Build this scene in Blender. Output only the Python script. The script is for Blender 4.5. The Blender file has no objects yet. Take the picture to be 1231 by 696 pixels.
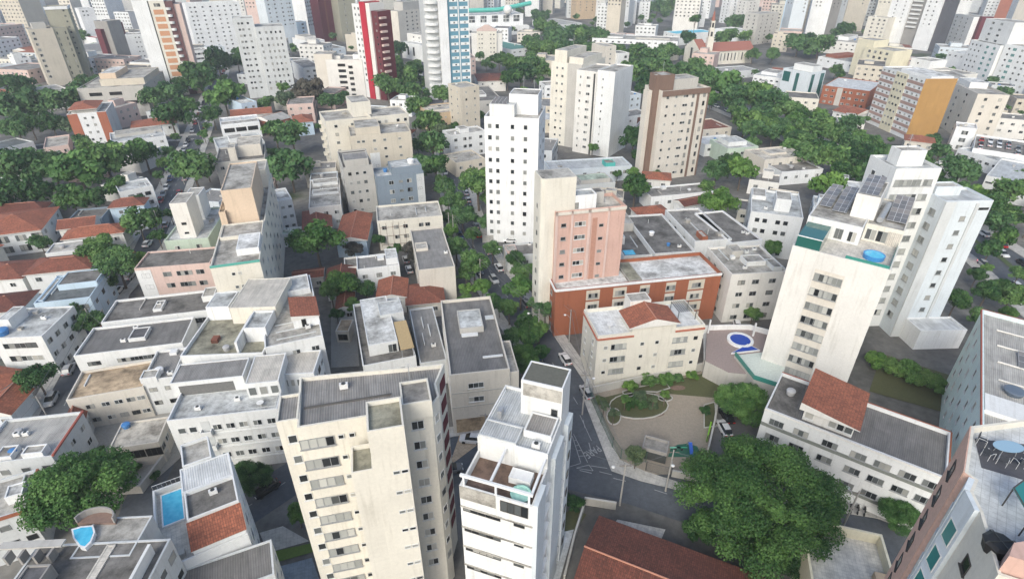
import bpy, math, random
from mathutils import Vector
random.seed(7)
R = math.radians
SC = bpy.context.scene
COL = SC.collection
# ---------------------------------------------------------------- survey camera (a drone 73 m up, looking north, 31 degrees down)
F, TH, HC = 684.0, R(31.0), 73.0
ct, st = math.cos(TH), math.sin(TH)
def P(x, y, z=0.0):
    """world x, y of the sight line through a point of the survey photograph where it meets height z"""
    u = (x - 615.5) / F; v = (y - 348.0) / F
    t = (z - HC) / (-st - v * ct)
    return Vector((u * t, (ct - v * st) * t))
def dist(x, y, z): return math.sqrt(x * x + y * y + (z - HC) ** 2)
# ---------------------------------------------------------------- materials
MATS = {}
def nt(name):
    m = bpy.data.materials.new(name); m.use_nodes = True
    t = m.node_tree; t.nodes.clear()
    o = t.nodes.new('ShaderNodeOutputMaterial'); b = t.nodes.new('ShaderNodeBsdfPrincipled')
    t.links.new(b.outputs[0], o.inputs[0])
    return m, t, b
def N(t, k, **kw):
    n = t.nodes.new(k)
    for a, v in kw.items():
        if isinstance(v, (int, float, str, bool)) and hasattr(n, a): setattr(n, a, v)
        else: n.inputs[a.replace('_', ' ')].default_value = v
    return n
def ramp(t, src, stops):
    r = t.nodes.new('ShaderNodeValToRGB'); e = r.color_ramp.elements
    while len(e) < len(stops): e.new(0.5)
    for i, (p, c) in enumerate(stops): e[i].position = p; e[i].color = (*c, 1) if len(c) == 3 else c
    t.links.new(src, r.inputs[0]); return r.outputs[0]
def mixc(t, fac, a, b, mode='MIX'):
    m = t.nodes.new('ShaderNodeMix'); m.data_type = 'RGBA'; m.blend_type = mode
    for i, v in ((0, fac), (6, a), (7, b)):
        if isinstance(v, (int, float)): m.inputs[i].default_value = v
        elif isinstance(v, tuple): m.inputs[i].default_value = (*v, 1)
        else: t.links.new(v, m.inputs[i])
    return m.outputs[2]
def mathn(t, op, a, b=0.0):
    m = t.nodes.new('ShaderNodeMath'); m.operation = op
    for i, v in ((0, a), (1, b)):
        if isinstance(v, (int, float)): m.inputs[i].default_value = v
        else: t.links.new(v, m.inputs[i])
    return m.outputs[0]
def noise(t, vec, scale, detail=4, rough=0.55):
    n = N(t, 'ShaderNodeTexNoise', Scale=scale, Detail=detail, Roughness=rough)
    if vec is not None: t.links.new(vec, n.inputs['Vector'])
    return n.outputs['Fac']
def mapped(t, vec, scale):
    m = t.nodes.new('ShaderNodeMapping'); m.inputs['Scale'].default_value = scale
    t.links.new(vec, m.inputs[0]); return m.outputs[0]
def bump(t, b, h, strength=0.3, d=0.05):
    n = N(t, 'ShaderNodeBump', Strength=strength, Distance=d)
    t.links.new(h, n.inputs['Height']); t.links.new(n.outputs[0], b.inputs['Normal'])
def mul(c, k): return tuple(min(1, x * k) for x in c)
def uvn(t):
    g = t.nodes.new('ShaderNodeUVMap'); return g.outputs[0]
def shifted(t, vec):
    """each object reads the noise from another place"""
    oi = t.nodes.new('ShaderNodeObjectInfo')
    c = t.nodes.new('ShaderNodeCombineXYZ'); k = mathn(t, 'MULTIPLY', oi.outputs['Random'], 500.0)
    t.links.new(k, c.inputs[0]); t.links.new(k, c.inputs[1])
    a = t.nodes.new('ShaderNodeVectorMath'); a.operation = 'ADD'
    t.links.new(vec, a.inputs[0]); t.links.new(c.outputs[0], a.inputs[1]); return a.outputs[0]
PAL = dict(
    cream=(.67, .64, .56), warm=(.69, .675, .635), white=(.69, .70, .69), bright=(.75, .76, .755), blue_white=(.60, .65, .68), pale_grey=(.56, .58, .58),
    beige=(.57, .52, .43), stone=(.47, .455, .42), tan=(.52, .40, .27), peach=(.63, .50, .375), grey=(.30, .288, .27), mid_grey=(.205, .197, .186), dark_grey=(.13, .13, .14),
    olive=(.33, .32, .25), salmon=(.56, .375, .315), brick=(.31, .112, .062), ochre=(.41, .24, .085), red=(.42, .025, .045), maroon=(.13, .030, .038),
    teal=(.12, .27, .35), mint=(.60, .72, .72), brown=(.20, .135, .105), pink=(.60, .46, .41), orange=(.37, .135, .08), blue_grey=(.22, .27, .32),
    yellow=(.70, .65, .49), sand=(.62, .58, .51), green=(.48, .57, .47), slate=(.16, .18, .19), charcoal=(.05, .05, .055), blue=(.12, .30, .55), wine=(.17, .060, .042), turquoise=(.10, .45, .40), pale_blue=(.50, .62, .72), rust=(.26, .095, .062))
def wall(c, stain=0.38, rough=0.85):
    key = ('wall', c, stain)
    if key in MATS: return MATS[key]
    col = PAL[c]; m, t, b = nt('painted_wall_' + c); uv = uvn(t); sv = shifted(t, uv)
    big = noise(t, sv, 0.16, 5); streak = noise(t, mapped(t, sv, (1.5, .11, 1)), 1.0, 4, .6); fine = noise(t, sv, 2.5, 6)
    k1 = ramp(t, big, [(.3, (.90,) * 3), (.7, (1.04,) * 3)])
    k2 = ramp(t, streak, [(.28, (1 - .42 * stain, 1 - .44 * stain, 1 - .48 * stain)), (.47, (1.0,) * 3)])
    k3 = ramp(t, fine, [(.3, (.94,) * 3), (.65, (1.02,) * 3)])
    c1 = mixc(t, 1.0, mixc(t, 1.0, mixc(t, 1.0, col, k1, 'MULTIPLY'), k2, 'MULTIPLY'), k3, 'MULTIPLY')
    t.links.new(c1, b.inputs['Base Color']); b.inputs['Roughness'].default_value = rough
    b.inputs['Specular IOR Level'].default_value = .25
    bump(t, b, fine, .12, .03)
    MATS[key] = m; return m
def slab(c='stone', dirt=.6):
    key = ('slab', c, dirt)
    if key in MATS: return MATS[key]
    col = PAL[c]; m, t, b = nt('weathered_roof_slab_' + c); sv = shifted(t, uvn(t))
    a = noise(t, sv, .22, 7, .65); d = noise(t, sv, 1.1, 6, .7); f = noise(t, sv, 6, 4)
    k1 = ramp(t, a, [(.36, mul((.50, .485, .46), 1.0 - .45 * dirt)), (.49, (.78, .77, .745)), (.64, (1.12, 1.11, 1.09))])
    k2 = ramp(t, d, [(.36, (1 - .55 * dirt,) * 3), (.55, (1.0,) * 3)])
    k3 = ramp(t, f, [(.3, (.88,) * 3), (.7, (1.06,) * 3)])
    t.links.new(mixc(t, 1.0, mixc(t, 1.0, mixc(t, 1.0, col, k1, 'MULTIPLY'), k2, 'MULTIPLY'), k3, 'MULTIPLY'), b.inputs['Base Color'])
    b.inputs['Roughness'].default_value = .9; bump(t, b, d, .25, .05)
    MATS[key] = m; return m
def sheet(c='grey', period=.42, dirt=.5, panel=1.1):
    """corrugated sheets: ribs run up the slope (v), sheets overlap in rows"""
    key = ('sheet', c, period, dirt)
    if key in MATS: return MATS[key]
    col = PAL[c]; m, t, b = nt('corrugated_sheet_' + c); uv = uvn(t); sv = shifted(t, uv)
    w = N(t, 'ShaderNodeTexWave', Scale=1.0 / period / 3.1416 * 1.5708, Distortion=0.0); w.bands_direction = 'X'
    t.links.new(uv, w.inputs[0])
    br = N(t, 'ShaderNodeTexBrick', Scale=1.0, Mortar_Size=.012, Brick_Width=panel, Row_Height=1.9)
    br.inputs['Color1'].default_value = (.78, .78, .78, 1); br.inputs['Color2'].default_value = (1.05, 1.05, 1.05, 1); br.inputs['Mortar'].default_value = (.6, .6, .6, 1)
    br.offset = 0.5; t.links.new(uv, br.inputs['Vector'])
    a = noise(t, sv, .3, 6, .65); s = noise(t, mapped(t, sv, (1.6, .22, 1)), 1.0, 5, .6)
    k1 = ramp(t, a, [(.35, (1 - .45 * dirt,) * 3), (.65, (1.06,) * 3)]); k2 = ramp(t, s, [(.32, (1 - .5 * dirt,) * 3), (.55, (1.0,) * 3)])
    k3 = ramp(t, w.outputs['Fac'], [(0, (.80,) * 3), (1, (1.05,) * 3)])
    c1 = mixc(t, 1.0, mixc(t, 1.0, mixc(t, 1.0, mixc(t, .6, col, br.outputs['Color'], 'MULTIPLY'), k1, 'MULTIPLY'), k2, 'MULTIPLY'), k3, 'MULTIPLY')
    t.links.new(c1, b.inputs['Base Color']); b.inputs['Roughness'].default_value = .7; bump(t, b, w.outputs['Fac'], .5, .06)
    MATS[key] = m; return m
def tiles(c='orange', dirt=.5):
    key = ('tiles', c, dirt)
    if key in MATS: return MATS[key]
    col = PAL[c]; m, t, b = nt('clay_tiles_' + c); uv = uvn(t); sv = shifted(t, uv)
    br = N(t, 'ShaderNodeTexBrick', Scale=1.0, Mortar_Size=.03, Brick_Width=.26, Row_Height=.42); br.offset = 0.0
    br.inputs['Color1'].default_value = (.66, .62, .60, 1); br.inputs['Color2'].default_value = (1.25, 1.15, 1.05, 1); br.inputs['Mortar'].default_value = (.5, .48, .48, 1)
    t.links.new(uv, br.inputs['Vector'])
    w = N(t, 'ShaderNodeTexWave', Scale=.5 / .26, Distortion=0.0); w.bands_direction = 'X'; t.links.new(uv, w.inputs[0])
    a = noise(t, sv, .35, 6, .65); f = noise(t, sv, 3.5, 5, .7)
    k1 = ramp(t, a, [(.35, (1 - .5 * dirt, 1 - .45 * dirt, 1 - .42 * dirt)), (.62, (1.05,) * 3)]); k2 = ramp(t, f, [(.32, (.62, .62, .64)), (.5, (1.0,) * 3), (.72, (1.18, 1.12, 1.06))])
    t.links.new(mixc(t, 1.0, mixc(t, 1.0, mixc(t, .85, col, br.outputs['Color'], 'MULTIPLY'), k1, 'MULTIPLY'), k2, 'MULTIPLY'), b.inputs['Base Color'])
    b.inputs['Roughness'].default_value = .85; bump(t, b, w.outputs['Fac'], .5, .08)
    MATS[key] = m; return m
def paved(c='sand', size=.5):
    key = ('paved', c, size)
    if key in MATS: return MATS[key]
    col = PAL[c]; m, t, b = nt('paving_' + c); uv = uvn(t)
    br = N(t, 'ShaderNodeTexBrick', Scale=1.0, Mortar_Size=.02, Brick_Width=size, Row_Height=size); br.offset = 0.0
    br.inputs['Color1'].default_value = (*mul(col, .95), 1); br.inputs['Color2'].default_value = (*mul(col, 1.05), 1); br.inputs['Mortar'].default_value = (*mul(col, .74), 1)
    t.links.new(uv, br.inputs['Vector']); f = noise(t, uv, .8, 6, .7)
    t.links.new(mixc(t, 1.0, br.outputs['Color'], ramp(t, f, [(.3, (.62,) * 3), (.6, (1.03,) * 3)]), 'MULTIPLY'), b.inputs['Base Color']); b.inputs['Roughness'].default_value = .85
    MATS[key] = m; return m
def plain(name, c, rough=.6, metal=0.0, spec=.4):
    key = ('plain', name)
    if key in MATS: return MATS[key]
    m, t, b = nt(name); f = noise(t, N(t, 'ShaderNodeTexCoord').outputs['Object'], 3.0, 5)
    t.links.new(mixc(t, 1.0, c, ramp(t, f, [(.3, (.86,) * 3), (.7, (1.08,) * 3)]), 'MULTIPLY'), b.inputs['Base Color'])
    b.inputs['Roughness'].default_value = rough; b.inputs['Metallic'].default_value = metal; b.inputs['Specular IOR Level'].default_value = spec
    MATS[key] = m; return m
def pane_mat():
    """window panes: clear dark glass, frosted panes and drawn curtains, drawn by lot for every pane of every window"""
    if 'pane' in MATS: return MATS['pane']
    m, t, b = nt('window_panes'); oi = t.nodes.new('ShaderNodeObjectInfo'); uv = uvn(t)
    sp = t.nodes.new('ShaderNodeSeparateXYZ'); t.links.new(uv, sp.inputs[0])
    cb = t.nodes.new('ShaderNodeCombineXYZ'); t.links.new(mathn(t, 'FLOOR', sp.outputs[0]), cb.inputs[0]); t.links.new(mathn(t, 'MULTIPLY', oi.outputs['Random'], 91.7), cb.inputs[1])
    wn = t.nodes.new('ShaderNodeTexWhiteNoise'); wn.noise_dimensions = '2D'; t.links.new(cb.outputs[0], wn.inputs['Vector'])
    r = ramp(t, wn.outputs['Value'], [(0, (.012, .014, .016)), (.34, (.03, .034, .036)), (.5, (.10, .11, .11)), (.75, (.20, .21, .20)), (1, (.42, .41, .37))])
    t.links.new(r, b.inputs['Base Color'])
    t.links.new(ramp(t, wn.outputs['Value'], [(.4, (.08,) * 3), (.8, (.35,) * 3)]), b.inputs['Roughness']); b.inputs['Specular IOR Level'].default_value = .6
    MATS['pane'] = m; return m
def frosted_mat():
    """mostly frosted sliding panes, a few open and dark"""
    if 'frosted' in MATS: return MATS['frosted']
    m = pane_mat().copy(); m.name = 'frosted_panes'; r = [n for n in m.node_tree.nodes if n.type == 'VALTORGB'][0]; e = r.color_ramp.elements; e[1].position = .1; e[2].position = .2; e[3].position = .5; e[2].color = (.20, .21, .20, 1); e[3].color = (.34, .35, .33, 1); e[4].color = (.50, .50, .46, 1)
    MATS['frosted'] = m; return m
def tinted(name, c, rough=.1):
    key = ('tint', name)
    if key in MATS: return MATS[key]
    m, t, b = nt(name); b.inputs['Base Color'].default_value = (*c, 1); b.inputs['Roughness'].default_value = rough; b.inputs['Specular IOR Level'].default_value = .7
    MATS[key] = m; return m
def water():
    if 'water' in MATS: return MATS['water']
    m, t, b = nt('pool_water'); f = noise(t, uvn(t), 1.5, 3)
    t.links.new(ramp(t, f, [(.3, (.05, .40, .62)), (.7, (.12, .55, .74))]), b.inputs['Base Color']); b.inputs['Roughness'].default_value = .06; b.inputs['Specular IOR Level'].default_value = .5
    bump(t, b, noise(t, uvn(t), 5, 2), .15, .03); MATS['water'] = m; return m
def leaf_mat(name, dark, light, trans=.25):
    key = ('leaf', name)
    if key in MATS: return MATS[key]
    m, t, b = nt('foliage_' + name); o = [n for n in t.nodes if n.type == 'OUTPUT_MATERIAL'][0]
    at = t.nodes.new('ShaderNodeAttribute'); at.attribute_name = 'leafvar'; oi = t.nodes.new('ShaderNodeObjectInfo')
    k = ramp(t, at.outputs['Fac'], [(0, dark), (1, light)])
    k = mixc(t, 1.0, k, ramp(t, oi.outputs['Random'], [(0, (.72, .80, .85)), (.5, (1, 1, 1)), (1, (1.25, 1.16, .92))]), 'MULTIPLY')
    t.links.new(k, b.inputs['Base Color']); b.inputs['Roughness'].default_value = .6; b.inputs['Specular IOR Level'].default_value = .25
    tr = t.nodes.new('ShaderNodeBsdfTranslucent'); t.links.new(k, tr.inputs[0]); mx = t.nodes.new('ShaderNodeMixShader'); mx.inputs[0].default_value = trans
    t.links.new(b.outputs[0], mx.inputs[1]); t.links.new(tr.outputs[0], mx.inputs[2]); t.links.new(mx.outputs[0], o.inputs[0])
    MATS[key] = m; return m
WHITE_FRAME = lambda: plain('white_window_frame', (.62, .63, .62), .5)
GREY_FRAME = lambda: plain('grey_aluminium_frame', (.33, .34, .34), .45, .2)
DARK_FRAME = lambda: plain('dark_bronze_frame', (.06, .055, .05), .5)
METAL = lambda: plain('galvanised_metal', (.45, .46, .47), .45, .5)
STEEL = lambda: plain('dark_painted_steel', (.05, .055, .055), .5)
BARK = lambda: plain('grey_brown_bark', (.12, .095, .075), .9)
def M(k):
    """'wall:cream', 'slab:stone', 'sheet:grey', 'tiles:orange', 'paved:sand' or a material"""
    if not isinstance(k, str): return k
    a, c = k.split(':') if ':' in k else ('wall', k)
    return {'wall': wall, 'slab': slab, 'sheet': sheet, 'tiles': tiles, 'paved': paved}[a](c)
# ---------------------------------------------------------------- mesh builder
class MB:
    def __init__(s): s.v = []; s.f = []; s.u = []; s.m = []
    def face(s, pts, mi=0, uv=None):
        i = len(s.v); s.v += [tuple(p) for p in pts]; s.f.append(tuple(range(i, i + len(pts)))); s.m.append(mi)
        if uv is None:
            a = Vector(pts[0]); n = (Vector(pts[1]) - a).cross(Vector(pts[2]) - a)
            if abs(n.z) > .5 * n.length: e1 = (Vector(pts[1]) - a); e1.z = 0; e1 = e1.normalized() if e1.length else Vector((1, 0, 0)); e2 = Vector((-e1.y, e1.x, 0))
            else: e1 = Vector((-n.y, n.x, 0)); e1 = e1.normalized() if e1.length else Vector((1, 0, 0)); e2 = Vector((0, 0, 1))
            uv = [((Vector(p) - a).dot(e1), (Vector(p)).dot(e2) if e2.z else (Vector(p) - a).dot(e2)) for p in pts]
        s.u += uv
    def prism(s, pts, z0, z1, mi=0, top=None, bottom=False):
        n = len(pts); u = 0.0
        for i in range(n):
            p, q = pts[i], pts[(i + 1) % n]; L = math.hypot(q[0] - p[0], q[1] - p[1])
            s.face([(p[0], p[1], z0), (q[0], q[1], z0), (q[0], q[1], z1), (p[0], p[1], z1)], mi, [(u, z0), (u + L, z0), (u + L, z1), (u, z1)]); u += L + 1.7
        s.face([(p[0], p[1], z1) for p in pts], mi if top is None else top)
        if bottom: s.face([(p[0], p[1], z0) for p in reversed(pts)], mi)
    def box(s, x0, y0, z0, x1, y1, z1, mi=0): s.prism([(x0, y0), (x1, y0), (x1, y1), (x0, y1)], z0, z1, mi, None, True)
    def shell(s, pts, z0, z1, zr, th=.22, mi=0):
        """outer walls up to the parapet, its coping and the inner faces down to the roof"""
        n = len(pts); inn = inset(pts, th); u = 0.0
        for i in range(n):
            j = (i + 1) % n; p, q, a, b = pts[i], pts[j], inn[i], inn[j]; L = math.hypot(q[0] - p[0], q[1] - p[1])
            s.face([(p[0], p[1], z0), (q[0], q[1], z0), (q[0], q[1], z1), (p[0], p[1], z1)], mi, [(u, z0), (u + L, z0), (u + L, z1), (u, z1)])
            s.face([(p[0], p[1], z1), (q[0], q[1], z1), (b[0], b[1], z1), (a[0], a[1], z1)], mi)
            s.face([(b[0], b[1], zr), (a[0], a[1], zr), (a[0], a[1], z1), (b[0], b[1], z1)], mi); u += L + 1.7
    def tube(s, pts, r, n=6, mi=0, r2=None):
        pts = [Vector(p) for p in pts]; rings = []
        for k, p in enumerate(pts):
            d = (pts[min(k + 1, len(pts) - 1)] - pts[max(k - 1, 0)]).normalized()
            a = d.cross(Vector((0, 0, 1)) if abs(d.z) < .9 else Vector((1, 0, 0))).normalized(); b = d.cross(a)
            rr = r if r2 is None else r + (r2 - r) * k / (len(pts) - 1)
            rings.append([p + (a * math.cos(6.2832 * i / n) + b * math.sin(6.2832 * i / n)) * rr for i in range(n)])
        i0 = len(s.v)
        for g in rings: s.v += [tuple(p) for p in g]
        for k in range(len(rings) - 1):
            for i in range(n):
                a, b = i0 + k * n + i, i0 + k * n + (i + 1) % n
                s.f.append((a, b, b + n, a + n)); s.m.append(mi); s.u += [(0, 0)] * 4
        for e, rv in ((0, False), (len(rings) - 1, True)):
            g = [i0 + e * n + i for i in range(n)]; s.f.append(tuple(g if rv else g[::-1])); s.m.append(mi); s.u += [(0, 0)] * n
    def lathe(s, prof, cx=0, cy=0, n=14, mi=0):
        i0 = len(s.v)
        for r, z in prof: s.v += [(cx + r * math.cos(6.2832 * i / n), cy + r * math.sin(6.2832 * i / n), z) for i in range(n)]
        for k in range(len(prof) - 1):
            for i in range(n):
                a, b = i0 + k * n + i, i0 + k * n + (i + 1) % n
                s.f.append((a, b, b + n, a + n)); s.m.append(mi); s.u += [(0, 0)] * 4
        for e, rv in ((0, True), (len(prof) - 1, False)):
            if prof[e][0] > 1e-4: g = [i0 + e * n + i for i in range(n)]; s.f.append(tuple(g[::-1] if rv else g)); s.m.append(mi); s.u += [(0, 0)] * n
    def disc(s, cx, cy, z, r, n=28, mi=0): s.face([(cx + r * math.cos(6.2832 * i / n), cy + r * math.sin(6.2832 * i / n), z) for i in range(n)], mi)
    def mesh(s, name, mats):
        me = bpy.data.meshes.new(name); me.from_pydata(s.v, [], s.f); 
        for m in mats: me.materials.append(M(m))
        me.polygons.foreach_set('material_index', s.m)
        l = me.uv_layers.new(name='UVMap'); l.data.foreach_set('uv', [c for p in s.u for c in p])
        me.update(); return me
    def build(s, name, mats, parent=None):
        if not isinstance(mats, (list, tuple)): mats = [mats]
        if parent is not None:
            o = origin(parent); s.v = [(x - o[0], y - o[1], z - o[2]) for x, y, z in s.v]
        ob = bpy.data.objects.new(name, s.mesh(name, mats)); COL.objects.link(ob)
        if parent is not None: ob.parent = parent
        return ob
def origin(ob):
    o = Vector((0, 0, 0))
    while ob is not None: o = o + ob.location; ob = ob.parent
    return o
def inset(pts, d):
    n = len(pts); out = []
    for i in range(n):
        p, q, r = Vector(pts[i - 1][:2]), Vector(pts[i][:2]), Vector(pts[(i + 1) % n][:2])
        a, b = (q - p).normalized(), (r - q).normalized()
        n1, n2 = Vector((-a.y, a.x)), Vector((-b.y, b.x)); k = n1 + n2
        den = max(.25, 1 + n1.dot(n2)); w = q + k * (d / den); out.append((w.x, w.y))
    return out
def tag(o, label=None, cat=None, group=None, kind=None):
    for k, v in (('label', label), ('category', cat), ('group', group), ('kind', kind)):
        if v: o[k] = v
    return o
def empty(name, loc, label, cat, group=None):
    o = bpy.data.objects.new(name, None); COL.objects.link(o); o.location = loc; o.empty_display_size = 1
    return tag(o, label, cat, group)
def put(name, me, loc, rz, parent=None, sc=None):
    o = bpy.data.objects.new(name, me); COL.objects.link(o); o.location = loc; o.rotation_euler = (0, 0, rz)
    if sc: o.scale = sc
    if parent is not None: o.parent = parent
    return o
# ---------------------------------------------------------------- windows (shared meshes; every window is its own object)
WM = {}
def win_mesh(w, h, style):
    """frame, sill and panes as one mesh ('n', far) or the frame alone with the pane mesh beside it ('N', near)"""
    key = (round(w, 1), round(h, 1), style)
    if key in WM: return WM[key]
    w, h = key[0], key[1]; np_ = max(1, round(w / .8)); t = .06; k = style.lower()
    fr = {'n': WHITE_FRAME, 'g': GREY_FRAME, 'd': DARK_FRAME, 't': WHITE_FRAME, 'o': DARK_FRAME, 'f': GREY_FRAME}[k]()
    gl = {'t': tinted('green_tinted_glass', (.03, .20, .19)), 'o': plain('dark_opening', (.02, .02, .02), .9, 0, .1), 'f': frosted_mat()}.get(k) or pane_mat()
    a = MB(); b = MB()
    a.box(-w / 2, -.07, -h / 2, w / 2, -.004, -h / 2 + t); a.box(-w / 2, -.07, h / 2 - t, w / 2, -.004, h / 2)
    a.box(-w / 2, -.068, -h / 2 + t, -w / 2 + t, -.004, h / 2 - t); a.box(w / 2 - t, -.068, -h / 2 + t, w / 2, -.004, h / 2 - t)
    for i in range(1, np_): x = -w / 2 + w * i / np_; a.box(x - .03, -.066, -h / 2 + t, x + .03, -.004, h / 2 - t)
    if style.isupper(): a.box(-w / 2 - .1, -.16, -h / 2 - .09, w / 2 + .1, -.004, -h / 2 - .002)
    q = b if style.isupper() else a; mi = 0 if style.isupper() else 1
    for i in range(np_):
        x0, x1 = -w / 2 + t / 2 + (w - t) * i / np_, -w / 2 + t / 2 + (w - t) * (i + 1) / np_
        q.face([(x0, -.02, -h / 2 + t / 2), (x1, -.02, -h / 2 + t / 2), (x1, -.02, h / 2 - t / 2), (x0, -.02, h / 2 - t / 2)], mi, [(i + .2, 0), (i + .8, 0), (i + .8, 1), (i + .2, 1)])
    WM[key] = (a.mesh('window', [fr, gl]), b.mesh('pane', [gl]) if style.isupper() else None)
    return WM[key]
# ---------------------------------------------------------------- buildings
NICKS = []; FOOT = []
class B:
    """a building on a rectangle: A and B the ends of its near roof edge, C the roof corner behind B (or D behind A), z the roof height"""
    def __init__(s, name, label, nick, A, Bp, C=None, z=10, w='white', r='slab:stone', ph=.6, cat=None, D=None, depth=None, poly=None, ground=False, group=None, z0=0.0, th=.22, side=False):
        zz = 0 if ground else z + ph
        a, b = (A if isinstance(A, Vector) else P(*A, zz)), (Bp if isinstance(Bp, Vector) else P(*Bp, zz)); ux = (b - a).normalized(); uy = Vector((-ux.y, ux.x))
        if side: uy = (P(*D, zz) - a).normalized(); ux = Vector((uy.y, -uy.x)); b = a + ux * (b - a).dot(ux)
        if depth is None: depth = max(4.0, (P(*C, zz) - b).dot(uy) if C else (P(*D, zz) - a).dot(uy))
        s.a, s.ux, s.uy, s.W, s.D, s.z, s.w, s.ph = a, ux, uy, (b - a).length, depth, z, w, ph
        s.pts = [s.p(0, 0), s.p(s.W, 0), s.p(s.W, depth), s.p(0, depth)] if poly is None else [tuple(P(*q, zz)) for q in poly]
        c = s.p(s.W / 2, depth / 2); s.n = 0; s.nick = nick; FOOT.append(s.pts)
        s.root = empty(name, (c[0], c[1], 0), label, cat or name.split('_')[-1], group)
        if nick: NICKS.append((nick, c, s.W, depth))
        if r is not None:
            m = MB(); m.shell(s.pts, z0, z + ph, z, th); s.wallob = m.build('wall', w, s.root)
            m = MB(); e1 = s.ux; ip = inset(s.pts, th); m.face([(*q, z) for q in ip], 0, [((Vector(q) - a).dot(ux), (Vector(q) - a).dot(uy)) for q in ip]); s.roofob = m.build('roof', r, s.root)
    def p(s, x, y): q = s.a + s.ux * x + s.uy * y; return (q.x, q.y)
    def L(s, px, py, z): q = P(px, py, z) - s.a; return q.dot(s.ux), q.dot(s.uy)
    def rect(s, x0, y0, x1, y1): return [s.p(x0, y0), s.p(x1, y0), s.p(x1, y1), s.p(x0, y1)]
    def prx(s, A, Bp, C, z):
        a, b, c = s.L(*A, z), s.L(*Bp, z), s.L(*C, z)
        return (min(a[0], b[0]), min(a[1], c[1]), max(a[0], b[0]), max(c[1], a[1] + 1.0))
    def block(s, name, x0, y0, x1, y1, z0, z1, w=None, r=None, ph=0.0):
        """a hut, tank room or wing: walls and roof (a sub-part) when it has a roof of its own"""
        q = s.rect(x0, y0, x1, y1); m = MB()
        if z0 == 0: FOOT.append(q)
        if r is None: m.prism(q, z0, z1, 0); return m.build(name, w or s.w, s.root)
        m.shell(q, z0, z1 + max(ph, .05), z1, .18); o = m.build(name, w or s.w, s.root)
        m = MB(); iq = inset(q, .18); m.face([(*k, z1) for k in iq], 0, [((Vector(k) - s.a).dot(s.ux), (Vector(k) - s.a).dot(s.uy)) for k in iq]); m.build('roof', r, o)
        return o
    def pblock(s, name, A, Bp, C, z0, z1, w=None, r=None, ph=0.0): return s.block(name, *s.prx(A, Bp, C, z1), z0, z1, w, r, ph)
    def edge(s, e):
        if isinstance(e, str):
            i = 'frbl'.index(e); q = s.rect(0, 0, s.W, s.D); return Vector(q[i]), Vector(q[(i + 1) % 4])
        if isinstance(e, int): return Vector(s.pts[e]), Vector(s.pts[(e + 1) % len(s.pts)])
        return Vector(s.p(*e[0])), Vector(s.p(*e[1]))
    def win(s, e, cols, rows, w=1.4, h=1.2, top=1.7, pitch=3.0, style='n', off=0.0, drop=0, zt=None, name='window'):
        p, q = s.edge(e); L = (q - p).length; d = (q - p) / L; nrm = Vector((d.y, -d.x)); o = s.root.location
        fr = [(i + .5) / cols for i in range(cols)] if isinstance(cols, int) else cols
        rz = math.atan2(d.y, d.x); zt = s.z if zt is None else zt
        for k in range(rows):
            z = zt - top - pitch * k
            if z < 1.0: break
            for f in fr:
                if drop and random.random() < drop: continue
                if s.n >= 100: return
                c = p + d * (L * f) + nrm * off; me, pm = win_mesh(w, h, style if style not in 'ndg' or random.random() < .7 else random.choice('ndg')); ob = put(name, me, (c.x - o.x, c.y - o.y, z), rz, s.root); s.n += 1
                if pm: put('pane', pm, (0, 0, 0), 0, ob)
    def band(s, e, zs, h=.3, out=.12, mat=None, name='ledge', f0=0.0, f1=1.0):
        p, q = s.edge(e); d = (q - p).normalized(); L = (q - p).length; n = Vector((d.y, -d.x)); a, b = p + d * L * f0, p + d * L * f1
        for z in zs:
            if z < .5: continue
            m = MB(); m.prism([tuple(a + n * out), tuple(b + n * out), tuple(b - n * .0), tuple(a)], z, z + h, 0, None, True); m.build(name, mat or s.w, s.root)
    def panel(s, e, f0, f1, z0, z1, mat, out=.06, name='facade_panel'):
        p, q = s.edge(e); d = (q - p); L = d.length; d = d / L; n = Vector((d.y, -d.x)); a, b = p + d * L * f0, p + d * L * f1
        m = MB(); m.prism([tuple(a + n * out), tuple(b + n * out), tuple(b), tuple(a)], z0, z1, 0); return m.build(name, mat, s.root)
    def balcony(s, e, cols, rows, w=3.0, dp=1.1, top=2.9, pitch=3.0, mat=None, rail=1.0):
        p, q = s.edge(e); L = (q - p).length; d = (q - p) / L; n = Vector((d.y, -d.x))
        fr = [(i + .5) / cols for i in range(cols)] if isinstance(cols, int) else cols
        for k in range(rows):
            z = s.z - top - pitch * k
            if z < 2: break
            for f in fr:
                c = p + d * L * f; a, b = c - d * w / 2, c + d * w / 2; m = MB()
                m.prism([tuple(a + n * dp), tuple(b + n * dp), tuple(b + n * .01), tuple(a + n * .01)], z, z + .15, 0, None, True)
                m.prism([tuple(a + n * dp), tuple(b + n * dp), tuple(b + n * (dp - .12)), tuple(a + n * (dp - .12))], z + .15, z + rail)
                m.prism([tuple(a + n * (dp - .12)), tuple(a + d * .12 + n * (dp - .12)), tuple(a + d * .12 + n * .01), tuple(a + n * .01)], z + .15, z + rail)
                m.prism([tuple(b - d * .12 + n * (dp - .12)), tuple(b + n * (dp - .12)), tuple(b + n * .01), tuple(b - d * .12 + n * .01)], z + .15, z + rail)
                m.build('balcony', mat or s.w, s.root)
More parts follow.
